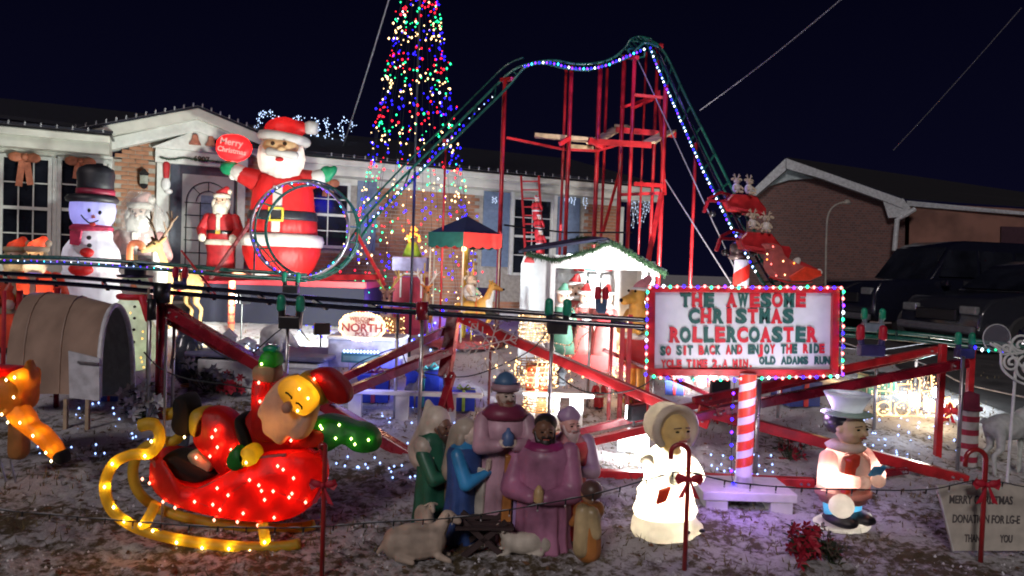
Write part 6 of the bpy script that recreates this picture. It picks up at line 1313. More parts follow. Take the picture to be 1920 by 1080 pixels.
# ================================================================ PENGUINS (black) and small figures
def penguin(label, px, d, Hp, rz=0, head=True):
    p = at(px, d); H = Hp*d/FPX; t = thing('penguin_figure', label, 'penguin figure', p, rz, 'black penguin figures')
    PB = mat('glossy_blue_black', (.05, .06, .08), .25, coat=.6)
    b = MB(); b.ell((0, 0, .42*H), (.24*H, .2*H, .44*H)); b.ell((0, 0, .82*H), (.15*H, .14*H, .15*H)); b.build('body', PB, t, remesh=.014)
    b = MB(); b.ell((.0, -.10*H, .42*H), (.16*H, .13*H, .32*H)); b.build('belly', PB if not head else mat('penguin_belly', (.35, .36, .4), .5), t, smooth=True)
    for q in (-1, 1): MB().cap((q*.20*H, 0, .62*H), (q*.27*H, -.02*H, .30*H), .05*H, .03*H).build('flipper', PB, t, smooth=True); MB().ell((q*.09*H, -.12*H, .02*H), (.08*H, .1*H, .03*H)).build('foot', mat('orange_foot', (.5, .22, .03), .5), t); MB().ell((q*.055*H, -.125*H, .86*H), (.017*H,)*3, seg=8, rings=5).build('eye', WHITE, t)
    MB().cap((0, -.12*H, .80*H), (0, -.21*H, .79*H), .03*H, .01*H).build('beak', mat('orange_foot', (.5, .22, .03), .5), t)
penguin('tall glossy black penguin figure standing behind the thick red trestle beam', 350, 7.9, 125, 60, False); penguin('small black penguin figure right behind the raised boot of the sleigh santa', 338, 5.9, 82, -40)
# ================================================================ REINDEER FIGURES
FUR = mat('golden_brown_fur', (.36, .22, .08), .8, bump=.3); FURW = mat('white_chest_fur', (.72, .70, .64), .8, bump=.3)
def deer(name, label, p, H, rz, fur=FUR, chest=FURW, antler=True, grp=None, pose='stand', am=None, harness=None, lit=0):
    t = thing(name, label, 'deer figure', p, rz, grp)     # faces -Y turned by rz ; body along Y
    b = MB(); b.ell((0, .12*H, .46*H), (.115*H, .24*H, .13*H)); b.ell((0, -.06*H, .50*H), (.10*H, .12*H, .15*H)); b.cap((0, -.10*H, .56*H), (0, -.18*H, .78*H), .075*H, .05*H); b.ell((0, -.20*H, .82*H), (.055*H, .07*H, .06*H)); b.cap((0, -.22*H, .81*H), (0, -.34*H, .77*H), .045*H, .03*H)
    if pose == 'stand':
        for q in (-1, 1):
            b.cap((q*.07*H, -.08*H, .44*H), (q*.07*H, -.09*H, .22*H), .04*H, .024*H); b.cap((q*.07*H, -.09*H, .22*H), (q*.07*H, -.08*H, .02*H), .024*H, .02*H)
            b.cap((q*.07*H, .24*H, .44*H), (q*.07*H, .22*H, .26*H), .06*H, .032*H); b.cap((q*.07*H, .22*H, .26*H), (q*.07*H, .29*H, .19*H), .03*H, .022*H); b.cap((q*.07*H, .29*H, .19*H), (q*.07*H, .27*H, .02*H), .022*H, .02*H)
    else:
        for q in (-1, 1): b.cap((q*.07*H, -.08*H, .42*H), (q*.08*H, -.20*H, .36*H), .045*H, .03*H); b.cap((q*.08*H, -.20*H, .36*H), (q*.08*H, -.14*H, .26*H), .03*H, .022*H); b.cap((q*.07*H, .24*H, .42*H), (q*.08*H, .34*H, .34*H), .055*H, .03*H); b.cap((q*.08*H, .34*H, .34*H), (q*.08*H, .42*H, .28*H), .03*H, .022*H)
    b.cap((0, .34*H, .52*H), (0, .38*H, .50*H), .03*H, .02*H); b.build('body', fur, t, remesh=.012*max(H, .6))
    b = MB(); b.ell((0, -.135*H, .52*H), (.085*H, .07*H, .15*H)); b.cap((0, -.165*H, .60*H), (0, -.205*H, .74*H), .05*H, .035*H); b.build('chest', chest, t, smooth=True)
    for q in (-1, 1):
        MB().cap((q*.045*H, -.18*H, .86*H), (q*.10*H, -.17*H, .90*H), .022*H, .012*H, 7).build('ear', fur, t, smooth=True); MB().ell((q*.048*H, -.245*H, .835*H), (.010*H,)*3, seg=6, rings=4).build('eye', EYEM, t)
        if antler:
            b = MB(); P = [V((q*.025*H, -.17*H, .87*H)), V((q*.09*H, -.15*H, .96*H)), V((q*.15*H, -.14*H, 1.05*H)), V((q*.15*H, -.15*H, 1.16*H))]; b.tube(cat(P, 4), [.014*H]*9+[.010*H]*4, 6)
            b.cap(P[1], P[1]+V((q*.02*H, -.05*H, .09*H)), .011*H, .006*H, 6); b.cap(P[2], P[2]+V((-q*.05*H, -.02*H, .10*H)), .011*H, .006*H, 6); b.cap(P[2], P[2]+V((q*.08*H, 0, .06*H)), .011*H, .006*H, 6); b.build('antler', am or mat('antler_brown', (.16, .10, .06), .6), t, smooth=True)
    MB().ell((0, -.375*H, .775*H), (.018*H,)*3, seg=8, rings=5).build('nose', EYEM, t)
    if harness:
        b = MB(); b.tube([V((.125*H*math.cos(a), .02*H+.02*H*math.sin(a), .48*H+.145*H*math.sin(a))) for a in [2*math.pi*i/18 for i in range(18)]], .012*H, 6, closed=True); b.build('harness', harness, t, smooth=True)
    if lit: lamp('POINT', p+V((0, 0, .48*H)), lit, (1, .75, .4), .03, name='figure_bulb')
    return t
deer('reindeer_figure', 'brown reindeer figure with white chest and dark antlers standing by the front door', at(322, 10.6), 1.42, -28, harness=REDM)
OCH = mat('ochre_plastic', (.62, .33, .06), .5); 
# ================================================================ SMALL GLOWING CANES, white table, bear, boxes
LCN = shell('lit_cane_peach', (.85, .40, .22), .5, .4)
for px, d, Hp, lab in ((240, 9.6, 190, 'glowing peach candy cane beside the snowman'), (433, 10.6, 108, 'glowing peach candy cane at the feet of the giant santa'), (338, 9.2, 60, 'short glowing pink cane figure under the level track')):
    p = at(px, d); k_ = d/FPX; t = thing('lit_candy_cane', lab, 'candy cane', p, 0, 'glowing candy canes in the yard'); h_ = Hp*k_; r_ = 12*k_
    P = [V((0, 0, 0)), V((0, 0, h_-r_))]+[V((r_*(1-math.cos(a)), 0, h_-r_+r_*math.sin(a))) for a in [math.pi*i/8 for i in range(1, 9)]]; MB().tube(P, 6*k_, 10).build('cane', LCN, t, smooth=True)
    b = MB()
    for i in range(5): b.tube([V((0, 0, h_*(.12+.15*i))), V((0, 0, h_*(.12+.15*i)+.03))], 6.4*k_, 10)
    b.build('stripe', shell('lit_stripe_red', (.8, .08, .05), .4), t)['kind'] = 'stuff'; lamp('POINT', p+V((0, -.12, h_*.8)), 1.6, (1, .5, .25), .03, name='cane_bulb')
def boxpx(name, label, catn, x0, y0, x1, y1, d, dep_, m, rz=0, grp=None, parts=None, bev=.01):
    k_ = d/FPX; c = W((x0+x1)/2, y1, d); g_ = V((c.x, c.y, c.z)); w_ = (x1-x0)*k_; h_ = (y1-y0)*k_
    t = thing(name, label, catn, g_, rz, grp); MB().box((0, dep_/2, h_/2), (w_, dep_, h_)).build(parts or 'box', m, t, bevel=bev); return t, w_, h_
SNW = mat('snow_cover', (.70, .71, .76), .7, bump=.3, scale=6)
p = at(500, 7.7); t = thing('white_table', 'long white covered table with bluish cloth top behind the raised green mitten', 'table', p, -6)
MB().box((-.10, .35, .16), (1.30, .75, .34)).build('side_cloth', mat('white_cloth', (.70, .72, .72), .7, bump=.2), t, bevel=.02); b = MB(); b.box((-.12, .40, .38), (1.5, .95, .05)); b.build('tabletop', mat('blue_grey_cloth', (.14, .14, .24), .7), t, bevel=.02)
MB().box((.42, -.12, .14), (.34, .20, .30)).build('end_box', mat('pale_grey_box', (.45, .46, .52), .6), t, bevel=.01)
# little polar bear and snowy ornaments on the table
tb = p+V((-.0, .35, .405))
t = thing('polar_bear_figure', 'small white polar bear figure with lowered head on the blue table', 'bear figure', tb+V((-.02, -.1, 0)), 90, None); b = MB(); q = .30
b.ell((0, .0, q*.62), (q*.32, q*.5, q*.36)); b.cap((0, -q*.35, q*.60), (0, -q*.68, q*.36), q*.26, q*.15); b.cap((0, -q*.70, q*.34), (0, -q*.82, q*.24), q*.12, q*.08)
for s_ in (-1, 1): b.cap((s_*q*.17, -q*.25, q*.45), (s_*q*.17, -q*.28, q*.08), q*.13, q*.10); b.cap((s_*q*.17, q*.32, q*.45), (s_*q*.17, q*.34, q*.08), q*.14, q*.10)
b.build('body', mat('bear_white', (.66, .66, .62), .7, bump=.2), t, remesh=.010)
for s_ in (-1, 1): MB().ell((s_*q*.10, -q*.55, q*.58), (q*.05,)*3, seg=8, rings=5).build('ear', mat('bear_white', (.6, .6, .6), .7), t)
MB().ell((0, -q*.90, q*.22), (q*.035,)*3, seg=8, rings=5).build('nose', EYEM, t)
SPK = mat('sparkly_snow_village', (.55, .57, .64), .35, bump=.8, scale=20)
for i, (dx, w_, h_) in enumerate(((-.75, .20, .16), (-.52, .16, .20), (-.32, .18, .12))):
    t = thing('miniature_house', ('small snowy ornament house at the left end of the blue table', 'taller snowy ornament house in the middle of the table row', 'low snowy ornament house nearest the polar bear')[i], 'ornament', tb+V((dx, -.05, 0)), random.uniform(-20, 20), 'snowy ornament houses on the blue table')
    MB().box((0, 0, h_*.35), (w_, w_*.8, h_*.7)).build('wall', SPK, t, bevel=.01); MB().ext([(-w_*.6, h_*.68), (w_*.6, h_*.68), (0, h_*1.15)], -w_*.45, w_*.45).build('roof', SNW, t, bevel=.01); MB().box((0, -w_*.41, h_*.3), (w_*.2, .01, h_*.3)).build('door', glow('warm_doorway', (1, .8, .5), 1.5), t)
string('string_lights', 'clear twinkling lights heaped among the ornament houses on the table', cat([tb+V((x, -.12+.05*math.sin(x*9), .03+.05*math.sin(x*15)**2)) for x in [-.85+.05*i for i in range(16)]], 2), .035, 'wws', .008, 3, group='white light strings on tables', jit=.02)
# gifts
def gift(label, px, d, w_, h_, m, rib, rz=0, base=None, lit=0, dz=0):
    p = base or at(px, d, dz); t = thing('gift_box', label, 'gift', p, rz, 'gift boxes around the yard')
    MB().box((0, 0, h_*.44), (w_, w_, h_*.88)).build('box', m, t, bevel=.005); MB().box((0, 0, h_*.92), (w_*1.06, w_*1.06, h_*.16)).build('lid', m, t, bevel=.005)
    b = MB(); b.box((0, 0, h_*.505), (w_*.14, w_*1.08, h_*1.0)); b.box((0, 0, h_*.5055), (w_*1.08, w_*.14, h_*.999)); b.build('ribbon', rib, t)
    b = MB()
    for q in (-1, 1): b.tube([V((0, 0, h_)), V((q*w_*.2, 0, h_*1.0+w_*.2)), V((q*w_*.32, 0, h_*1.0+w_*.08)), V((0, 0, h_))], w_*.04, 6)
    b.build('bow', rib, t, smooth=True)
    if lit: lamp('POINT', p+V((0, 0, h_*.5)), lit[0], lit[1], .04, name='gift_bulb')
    return t
BLG = mat('deep_blue_wrap', (.02, .04, .20), .35); RDG = mat('red_wrap', (.5, .03, .03), .4)
LBG = shell('lit_blue_fabric', (.05, .10, .75), .55, .5); LRG = shell('lit_red_orange_fabric', (.85, .10, .04), .55, .5)
gift('blue and red wrapped gift behind the waving arm of the sleigh santa', 452, 5.6, .14, .15, mat('royal_blue_wrap', (.04, .10, .45), .4), RDG, 25)
gift('grey and red gift box beside the green mitten', 505, 6.9, .22, .20, mat('grey_wrap', (.25, .28, .30), .4), RDG, 12)
gift('glowing blue gift box left of the blue-lit trio near the north pole sign', 700, 7.6, .30, .28, LBG, mat('purple_ribbon', (.2, .02, .1), .5), 8, lit=(7, (.25, .3, 1)))
gift('glowing blue gift box in the middle of the trio, behind a thin pole', 800, 7.5, .34, .36, LBG, mat('teal_ribbon', (.05, .3, .35), .5), -10, lit=(9, (.2, .3, 1)))
gift('small glowing blue gift box with green tag at the right of the trio', 868, 7.4, .22, .20, LBG, mat('lime_ribbon', (.3, .5, .08), .5), 5, lit=(4, (.35, .4, 1)))
gift('glowing red gift wrapped in gold lights behind the blue-capped king', 1004, 7.4, .21, .25, LRG, mat('pale_ribbon', (.7, .6, .5), .5), 0, lit=(8, (1, .4, .2)), dz=.22)
gift('dark blue gift with red ribbon on the lawn between the carolers', 1490, 8.0, .36, .26, BLG, RDG, 15)
gift('small dark blue gift at the foot of the red trestle on the right', 1265, 8.2, .2, .16, BLG, RDG, -15)
gift('red and white gift behind the striped sign pole', 1322, 8.6, .22, .22, mat('white_wrap', (.7, .68, .66), .4), RDG, 0)
gift('white gift with red ribbon beneath the big sign at its right', 1360, 8.8, .20, .22, mat('white_wrap', (.7, .68, .66), .4), RDG, 10)
gift('blue gift box under the tunnel arch beside the lit snowman', 206, 7.3, .16, .24, BLG, RDG, 20)
MINT = mat('mint_plastic', (.20, .55, .38), .45)
for (px, d, w_, lab) in ((1652, 8.7, .34, 'mint green utility box beside the lit wire train'), (1265, 9.0, .62, 'mint green storage box behind the bonneted caroler')):
    p = at(px, d); t = thing('green_utility_box', lab, 'box', p, 5, 'mint green boxes'); MB().box((0, .1, .11), (w_, .24, .20)).build('box', MINT, t, bevel=.012); MB().box((0, .1, .225), (w_*1.04, .27, .03)).build('lid', mat('dark_lid', (.05, .08, .07), .5), t, bevel=.006); MB().box((0, -.03, .17), (.06, .015, .05)).build('latch', BLACK, t)
# ================================================================ NORTH POLE SIGN
d = 7.9; p = at(676, d); k_ = d/FPX; by = 540-((p-EYE).dot(up))/d*FPX; cz = (by-612)*k_
t = thing('north_pole_sign', 'scalloped welcome sign edged in warm bulbs reading NORTH POLE', 'sign', p)
pl = []
for i in range(96):
    a = 2*math.pi*i/96; q = 1+.05*abs(math.sin(a*6)); e = (abs(math.cos(a))**2.4+abs(math.sin(a))**2.4)**(-1/2.4); pl.append((math.cos(a)*e*38*k_*q, cz+math.sin(a)*e*23*k_*q))
MB().ext(pl, -.008, .012).build('plaque', mat('sign_lavender_white', (.50, .42, .40), .5), t)
MB().ext([(x*1.06, cz+(z-cz)*1.06) for x, z in pl], .013, .03).build('rim', mat('cream_rim', (.75, .65, .35), .5), t)
MR_ = mat('maroon_lettering', (.22, .02, .03), .6)
for txt, sz, zz_, m_ in (('WELCOME', 7.5, 11, MR_), ('TO THE', 6, 5, MR_), ('NORTH', 17, -9.5, MR_), ('POLE', 8.5, -18, MR_)): textmesh('lettering', txt, sz*k_*1.25, .002, m_, t, (0, -.012, cz+zz_*k_), (90, 0, 0), .0022 if sz > 10 else .0005, xs=1.05)
lights(t, [p+V((x*1.05, -.016, cz+(z-cz)*1.05)) for x, z in pl[::2]], 'n', .0135, 4, single=True)
for q in (.0,): MB().box((q, .03, cz/2), (.045, .02, cz+.2)).build('post', REDM, t)
MB().box((0, .02, cz+27*k_), (.10, .03, .03)).build('red_finial', REDM, t)
for s_ in (-.15, .15): lamp('POINT', p+V((s_, -.16, cz+.06)), 1.6, (1, .75, .35), .05, name='sign_bulbs')
t, w_, h_ = boxpx('white_planter', 'long low white box under the north pole sign', 'planter', 614, 638, 752, 690, 7.9, .45, mat('white_box', (.42, .42, .58), .6)); MB().box((0, .22, h_+.02), (w_*1.03, .5, .04)).build('snow_top', SNW, t, bevel=.015)
t = thing('sleigh_plaque', 'small greenish plaque with a row of blue white bulbs below the north pole sign', 'sign', W(677, 672, 7.6)); MB().box((0, 0, 0), (.40, .02, .10), rot=(0, 2, 0)).build('board', mat('sea_green_board', (.06, .20, .22), .5), t, bevel=.004); MB().box((0, -.012, 0), (.36, .004, .05)).build('panel', mat('pale_green_panel', (.22, .38, .34), .5), t); lights(t, [V((-.17+.034*i, -.01, .07)) for i in range(11)], 's', .016, 5, world=False)
for s_ in (-.12, .12): MB().tube([(s_, .0, -.30), (s_, 0, -.05)], .008, 5).build('stake', GALV, t)
lamp('POINT', W(677, 664, 7.4), 1.2, BC['s'], .05, name='sign_bulbs')
# white low border rail and snow bed behind nativity
for a, c, lab in (((640, 744), (905, 742), 'low white border board left of the nativity kings'), ((980, 742), (1112, 742), 'low white border bench right of the blue-capped king')):
    A_, C_ = W(*a, 7.0), W(*c, 7.0); t = thing('border_board', lab, 'border board', ground((A_+C_)/2), 0, 'white border boards'); zt = max(A_.z, C_.z)
    MB().beam(V((A_.x, A_.y, zt)), V((C_.x, C_.y, zt)), .10, .035).build('top_board', WHITE, t, world=True, bevel=.004)
    n = 3
    for i in range(n): q = A_.lerp(C_, (i+.3)/n); MB().box((q.x, q.y, (zt+terr(q.x, q.y))/2-.02), (.12, .06, max(.05, zt-terr(q.x, q.y)))).build('block', WHITE, t, world=True)
# ================================================================ CAROUSEL
d = 10.2; k_ = d/FPX; p = at(868, d); by = 540-((p-EYE).dot(up))/d*FPX; z = lambda y: (by-y)*k_; CR = 74*k_
t = thing('carousel', 'small carousel with dark pyramid canopy and a scalloped green and red valance', 'carousel', p)
NS_ = 6; ang = [R(30+60*i) for i in range(6)]; pt = lambda a, r, h: V((r*math.cos(a), r*math.sin(a), h))
MB().lathe([(CR*1.0, 0), (CR*1.02, .06), (CR*.98, .10)], (0, 0, 0), 24).build('deck', mat('deck_red', (.3, .05, .05), .6), t)
b = MB(); vs_ = [pt(R(30+60*i), CR*1.04, z(440)) for i in range(6)]+[V((0, 0, z(405)))]; b.add(vs_, [(i, (i+1) % 6, 6) for i in range(6)]); b.build('canopy', mat('navy_canvas', (.02, .025, .07), .7), t)
VR = mat('valance_red', (.70, .03, .02), .6); VG = mat('valance_green', (.01, .10, .08), .6)
for i in range(6):
    a0, a1 = R(30+60*i), R(90+60*i); b = MB(); n = 12; top_ = [pt(a0, CR*1.045, z(439)).lerp(pt(a1, CR*1.045, z(439)), j/n) for j in range(n+1)]; fs = []
    vs_ = top_+[q-V((0, 0, 24*k_+4*k_*abs(math.sin(j*math.pi/3)))) for j, q in enumerate(top_)]; b.add(vs_, [(j, j+1, n+2+j, n+1+j) for j in range(n)]); nr = pt((a0+a1)/2, .01, 0); b.add([v-nr for v in vs_], [(j, j+1, n+2+j, n+1+j) for j in range(n)])
    b.build('valance', VR if i in (4, 1) else VG, t)
    MB().tube([pt(a0, CR*.98, .05), pt(a0, CR*.98, z(440))], .012, 7).build('pole', mat('cream_pole', (.62, .56, .44), .4), t, smooth=True)
MB().tube([V((0, 0, .05)), V((0, 0, z(410)))], .03, 8).build('centre_pole', GOLD, t)
t = thing('valance_light', 'warm lamp glow under the red valance of the carousel', 'lamp', p+V((-.02, -CR*.2, z(466)))); MB().ell((0, 0, 0), (.03, .03, .04)).build('bulb', glow('warm_lamp', (1, .6, .3), 8), t); lamp('POINT', p+V((-.02, -CR*1.5, z(480))), 9, (1, .55, .35), .04, name='carousel_bulb')
t = deer('carousel_deer', 'ochre carousel deer leaping to the right with white chest', p+V((.22, -CR*.55, .12)), .86, 78, OCH, FURW, False, 'deer on the carousel', 'jump', harness=mat('orange_strap', (.7, .15, .03), .5)); MB().tube([V((0, .1, -.1)), V((0, .1, 1.0))], .010, 6).build('gold_pole', GOLD, t)
t = deer('carousel_deer', 'orange carousel deer facing forward at the left side with white antlers', p+V((-.52, -CR*.35, .10)), .80, 15, mat('orange_plastic', (.62, .22, .04), .5), mat('tan_chest', (.6, .42, .25), .6), True, 'deer on the carousel', 'jump', am=mat('white_antler', (.6, .55, .48), .5)); MB().tube([V((0, .1, -.1)), V((0, .1, 1.0))], .010, 6).build('gold_pole', GOLD, t)
t = thing('plush_rider', 'soft white and grey plush rider sitting on the ochre carousel deer', 'plush toy', p+V((.08, -CR*.55, .12+.50)), 60); plush(t, .34)
# lantern house with green bell top, reindeer head left
d = 10.9; p = at(768, d); k_ = d/FPX; by = 540-((p-EYE).dot(up))/d*FPX; z = lambda y: (by-y)*k_
t = thing('bell_top_booth', 'red and lavender mailbox booth topped by a lime green bell shade and amber lights', 'booth', p)
MB().box((0, 0, z(530)/2+z(560)*.0), (60*k_, .35, z(508))).build('red_body', mat('booth_red', (.38, .02, .05), .5), t, bevel=.01); MB().box((0, 0, z(495)), (66*k_, .40, 26*k_)).build('lavender_band', mat('lavender_band', (.36, .34, .55), .6), t, bevel=.02)
MB().lathe([(20*k_, z(486)), (16*k_, z(474)), (11*k_, z(462)), (8*k_, z(455)), (2*k_, z(453))], (0, 0, 0), 18).build('bell_shade', mat('lime_green', (.22, .42, .04), .5, emit=None), t, smooth=True)
b = MB()
for i in range(26): b.octa(V((random.gauss(0, 8)*k_, random.gauss(0, 5)*k_, z(440)+random.uniform(-12, 14)*k_)), .020)
q = b.build('amber_bulbs', bulbmat('a', 4), t); q['kind'] = 'stuff'; lamp('POINT', p+V((0, -.2, z(440))), 4, BC['a'], .05, name='booth_bulbs')
for x in (-16, 4, 22): MB().box((x*k_, -.18, z(535)), (3*k_, .02, 44*k_)).build('white_slat', WHITE, t)
MB().box((2*k_, -.18, z(513)), (26*k_, .02, 3*k_)).build('white_slat', WHITE, t)
deer('reindeer_figure', 'small reindeer head with bright yellow antlers at the end of the red beam', at(722, 9.6), .92, 10, mat('pale_brown', (.45, .25, .18), .6), mat('pinkish_white', (.7, .55, .5), .6), True, None, am=mat('yellow_antler', (.60, .38, .08), .5))
# ================================================================ LIT STABLE WITH CAROLERS
d = 9.0; k_ = d/FPX; p = at(1108, d); by = 540-((p-EYE).dot(up))/d*FPX; z = lambda y: (by-y)*k_; X = lambda x: (x-1108)*k_
t = thing('choir_stable', 'brightly lit white open-front stable with dark gabled roof and pine garland', 'stable', p)
STW = mat('stable_white', (.66, .68, .67), .6, var=.04)
MB().box((0, .95, z(510)/2+.15), (X(1205)-X(985), .04, z(500)+.05)).build('back_wall', STW, t)
MB().box((X(1215), .45, z(505)/2+.10), (.05, 1.0, z(500))).build('side_wall', STW, t)
b = MB(); b.ext([(X(970), 0), (X(970), z(500)), (X(975), z(485)), (X(990), z(478)), (X(1008), z(480)), (X(1012), z(500)), (X(1012), 0)], -.05, .0); b.build('arched_end_panel', STW, t)
for x in (1012, 1030, 1200): MB().box((X(x), -.02, z(490)/2), (.06, .05, z(490))).build('front_post', STW, t)
MB().ext([(X(1030), z(505)), (X(1030), z(490)), (X(1135), z(458)), (X(1228), z(505)), (X(1228), z(516)), (X(1205), z(504))], -.03, -.0).build('front_board', STW, t)
rf = MB(); rf.prism([V((X(965), -.08, z(480))), V((X(1128), -.08, z(450))), V((X(1110), 1.15, z(440))), V((X(985), 1.15, z(465)))], V((0, 0, .03))); rf.prism([V((X(1128), -.08, z(450))), V((X(1240), -.08, z(506))), V((X(1225), 1.15, z(495))), V((X(1110), 1.15, z(440)))], V((0, 0, .03)))
rf.build('roof', mat('navy_roof', (.015, .02, .05), .7), t)
g_ = thing('roof_garland', 'bushy pine garland along the front eave and peak of the white stable', 'garland', p+V((0, -.1, z(470))))
garland('garland_body', '', [p+V((X(x), -.11, z(y))) for x, y in ((978, 481), (1030, 490), (1060, 483), (1100, 470), (1135, 457), (1175, 478), (1238, 510))], .075, 1700, g_); garland('garland_body', '', [p+V((X(x), .6, z(y))) for x, y in ((1075, 450), (1100, 446), (1120, 452))], .085, 500, g_)
OR_, OG_ = mat('ornament_red', (.6, .05, .05), .5), mat('ornament_green', (.03, .35, .22), .5)
for x, y, m_ in ((985, 497, OR_), (1058, 506, OG_), (1090, 510, OR_), (1112, 508, OG_), (1146, 507, OR_)): MB().lathe([(11*k_, 0), (10*k_, 6*k_), (6*k_, 12*k_), (1*k_, 14*k_)], (X(x), -.04 if x < 1000 else .80, z(y)), 16, sy=.35).build('dome_ornament', m_, t, smooth=True)
for x in (1058, 1096, 1122, 1150): MB().ext([(X(x)-.10, 0), (X(x)-.10, z(530)), (X(x)-.06, z(515)), (X(x)+.06, z(515)), (X(x)+.10, z(530)), (X(x)+.10, 0)], .86, .92).build('arch_panel', mat('arch_grey', (.60, .64, .64), .5), t)
MB().box((X(1140), .35, .12), (1.05, .5, .26)).build('red_bench', mat('bench_red', (.55, .04, .04), .5), t, bevel=.02)
lamp('POINT', p+V((X(1100), .30, z(494))), 4, (.93, 1, .97), .06, name='stable_lamp'); q = thing('stable_lamp', 'bright white lamp tube under the stable roof', 'lamp', p+V((X(1100), .30, z(480)))); MB().cap((-.25, 0, 0), (.25, 0, 0), .018, .018).build('tube_bulb', glow('tube_white', (.95, 1, 1), 12), q)
lamp('SPOT', p+V((X(1100), -1.6, .35)), 2, (.95, 1, .98), .06, target=p+V((X(1110), 0, z(480))), angle=95, name='stable_spot')
def choir(label, px, dx, hatm, robem, bookm, rz=0, Hh=.84):
    q = p+V((X(px), .12+dx, .20)); t = thing('choir_figure', label, 'carol singer figure', q, rz, 'carol singer figures in the stable'); H = Hh
    b = MB(); b.lathe([(.20*H, 0), (.19*H, .1*H), (.13*H, .45*H), (.15*H, .60*H), (.10*H, .70*H), (.04*H, .73*H)], (0, 0, 0), 18, sy=.8)
    for s_ in (-1, 1): b.cap((s_*.13*H, 0, .62*H), (s_*.15*H, -.10*H, .48*H), .05*H, .05*H, 8); b.cap((s_*.15*H, -.10*H, .48*H), (s_*.05*H, -.17*H, .52*H), .045*H, .03*H, 8)
    b.build('robe', robem, t, smooth=True)
    b = MB(); b.ell((0, -.01*H, .82*H), (.10*H, .10*H, .115*H)); b.ell((0, -.11*H, .81*H), (.018*H,)*3, seg=6, rings=4); b.build('head', mat('choir_skin', (.72, .50, .38), .5), t, smooth=True)
    for s_ in (-1, 1): MB().ell((s_*.04*H, -.10*H, .84*H), (.012*H,)*3, seg=6, rings=4).build('eye', EYEM, t)
    MB().ell((0, -.105*H, .765*H), (.02*H, .01*H, .02*H), seg=6, rings=4).build('mouth', EYEM, t)
    MB().lathe([(.10*H, .87*H), (.125*H, .885*H), (.12*H, .915*H), (.09*H, .92*H)], (0, 0, 0), 16).build('hat_brim', WHITE, t, smooth=True); b = MB(); b.cap((0, 0, .90*H), (.02*H, .02*H, .98*H), .10*H, .05*H); b.build('hat', hatm, t, smooth=True)
    MB().box((0, -.19*H, .53*H), (.20*H, .02*H, .13*H), rot=(-25, 0, 0)).build('songbook', bookm, t, bevel=.003)
    MB().lathe([(.09*H, .70*H), (.12*H, .68*H), (.10*H, .74*H)], (0, 0, 0), 14).build('collar', WHITE, t, smooth=True)
CR1, CR2 = mat('choir_pink', (.55, .16, .15), .5), mat('choir_green', (.14, .40, .28), .5)
choir('carol singer figure in pale green robe at the left of the stable', 1052, .0, CR2, CR2, mat('choir_pale', (.6, .7, .6), .5), 8); choir('carol singer figure in pink with red hat, left of centre in the stable', 1096, .10, RDG, CR1, WHITE, 12); choir('carol singer figure in pink with a red book at the right of the stable', 1133, .0, RDG, CR1, mat('book_red', (.55, .05, .06), .5), -10); choir('rear carol singer figure with tall red hat in the middle of the stable', 1078, .28, RDG, mat('choir_rose', (.5, .1, .1), .5), WHITE, 0, .95)
# dog in santa hat by the sign
d = 7.8; k_ = d/FPX; p = at(1192, d); by = 540-((p-EYE).dot(up))/d*FPX; H = (by-527)*k_
t = thing('dog_figure', 'upright golden dog figure with a pink santa hat and red shorts beside the big sign', 'dog figure', p, -50)
b = MB(); b.cap((0, 0, .55*H), (0, -.02*H, .78*H), .10*H, .075*H); b.ell((0, -.03*H, .88*H), (.075*H, .08*H, .07*H)); b.cap((0, -.06*H, .87*H), (0, -.19*H, .84*H), .05*H, .035*H)
for s_ in (-1, 1): b.cap((s_*.09*H, -.02*H, .74*H), (s_*.10*H, -.12*H, .60*H), .035*H, .03*H); b.cap((s_*.05*H, 0, .34*H), (s_*.05*H, 0, .04*H), .045*H, .035*H); b.cap((s_*.05*H, 0, .03*H), (s_*.05*H, -.07*H, .02*H), .03*H, .03*H)
b.build('body', OCH, t, remesh=.012)
for s_ in (-1, 1): MB().cap((s_*.07*H, .0, .89*H), (s_*.10*H, .03*H, .78*H), .025*H, .03*H, 8).build('ear', mat('dark_ear', (.1, .05, .03), .6), t, smooth=True); MB().ell((s_*.035*H, -.10*H, .92*H), (.012*H,)*3, seg=6, rings=4).build('eye', EYEM, t)
MB().ell((0, -.225*H, .845*H), (.018*H,)*3, seg=6, rings=4).build('nose', EYEM, t)
b = MB(); b.lathe([(.10*H, .30*H), (.13*H, .34*H), (.125*H, .52*H), (.11*H, .54*H)], (0, 0, 0), 18); b.build('shorts', REDM, t, smooth=True); MB().lathe([(.115*H, .53*H), (.135*H, .55*H), (.115*H, .58*H)], (0, 0, 0), 18).build('waist_fur', WHITE, t, smooth=True)
b = MB(); b.cap((0, 0, .94*H), (.0, .10*H, 1.02*H), .06*H, .03*H); b.build('hat', mat('pink_hat', (.65, .25, .28), .6), t, smooth=True); MB().ell((0, -.01*H, .935*H), (.08*H, .08*H, .02*H)).build('hat_brim', WHITE, t, smooth=True)
lamp('POINT', p+V((-.25, -.5, .7*H)), 2.5, (1, .8, .6), .05, name='figure_bulb')  # lamp stands in front of the dog, no bulb inside it
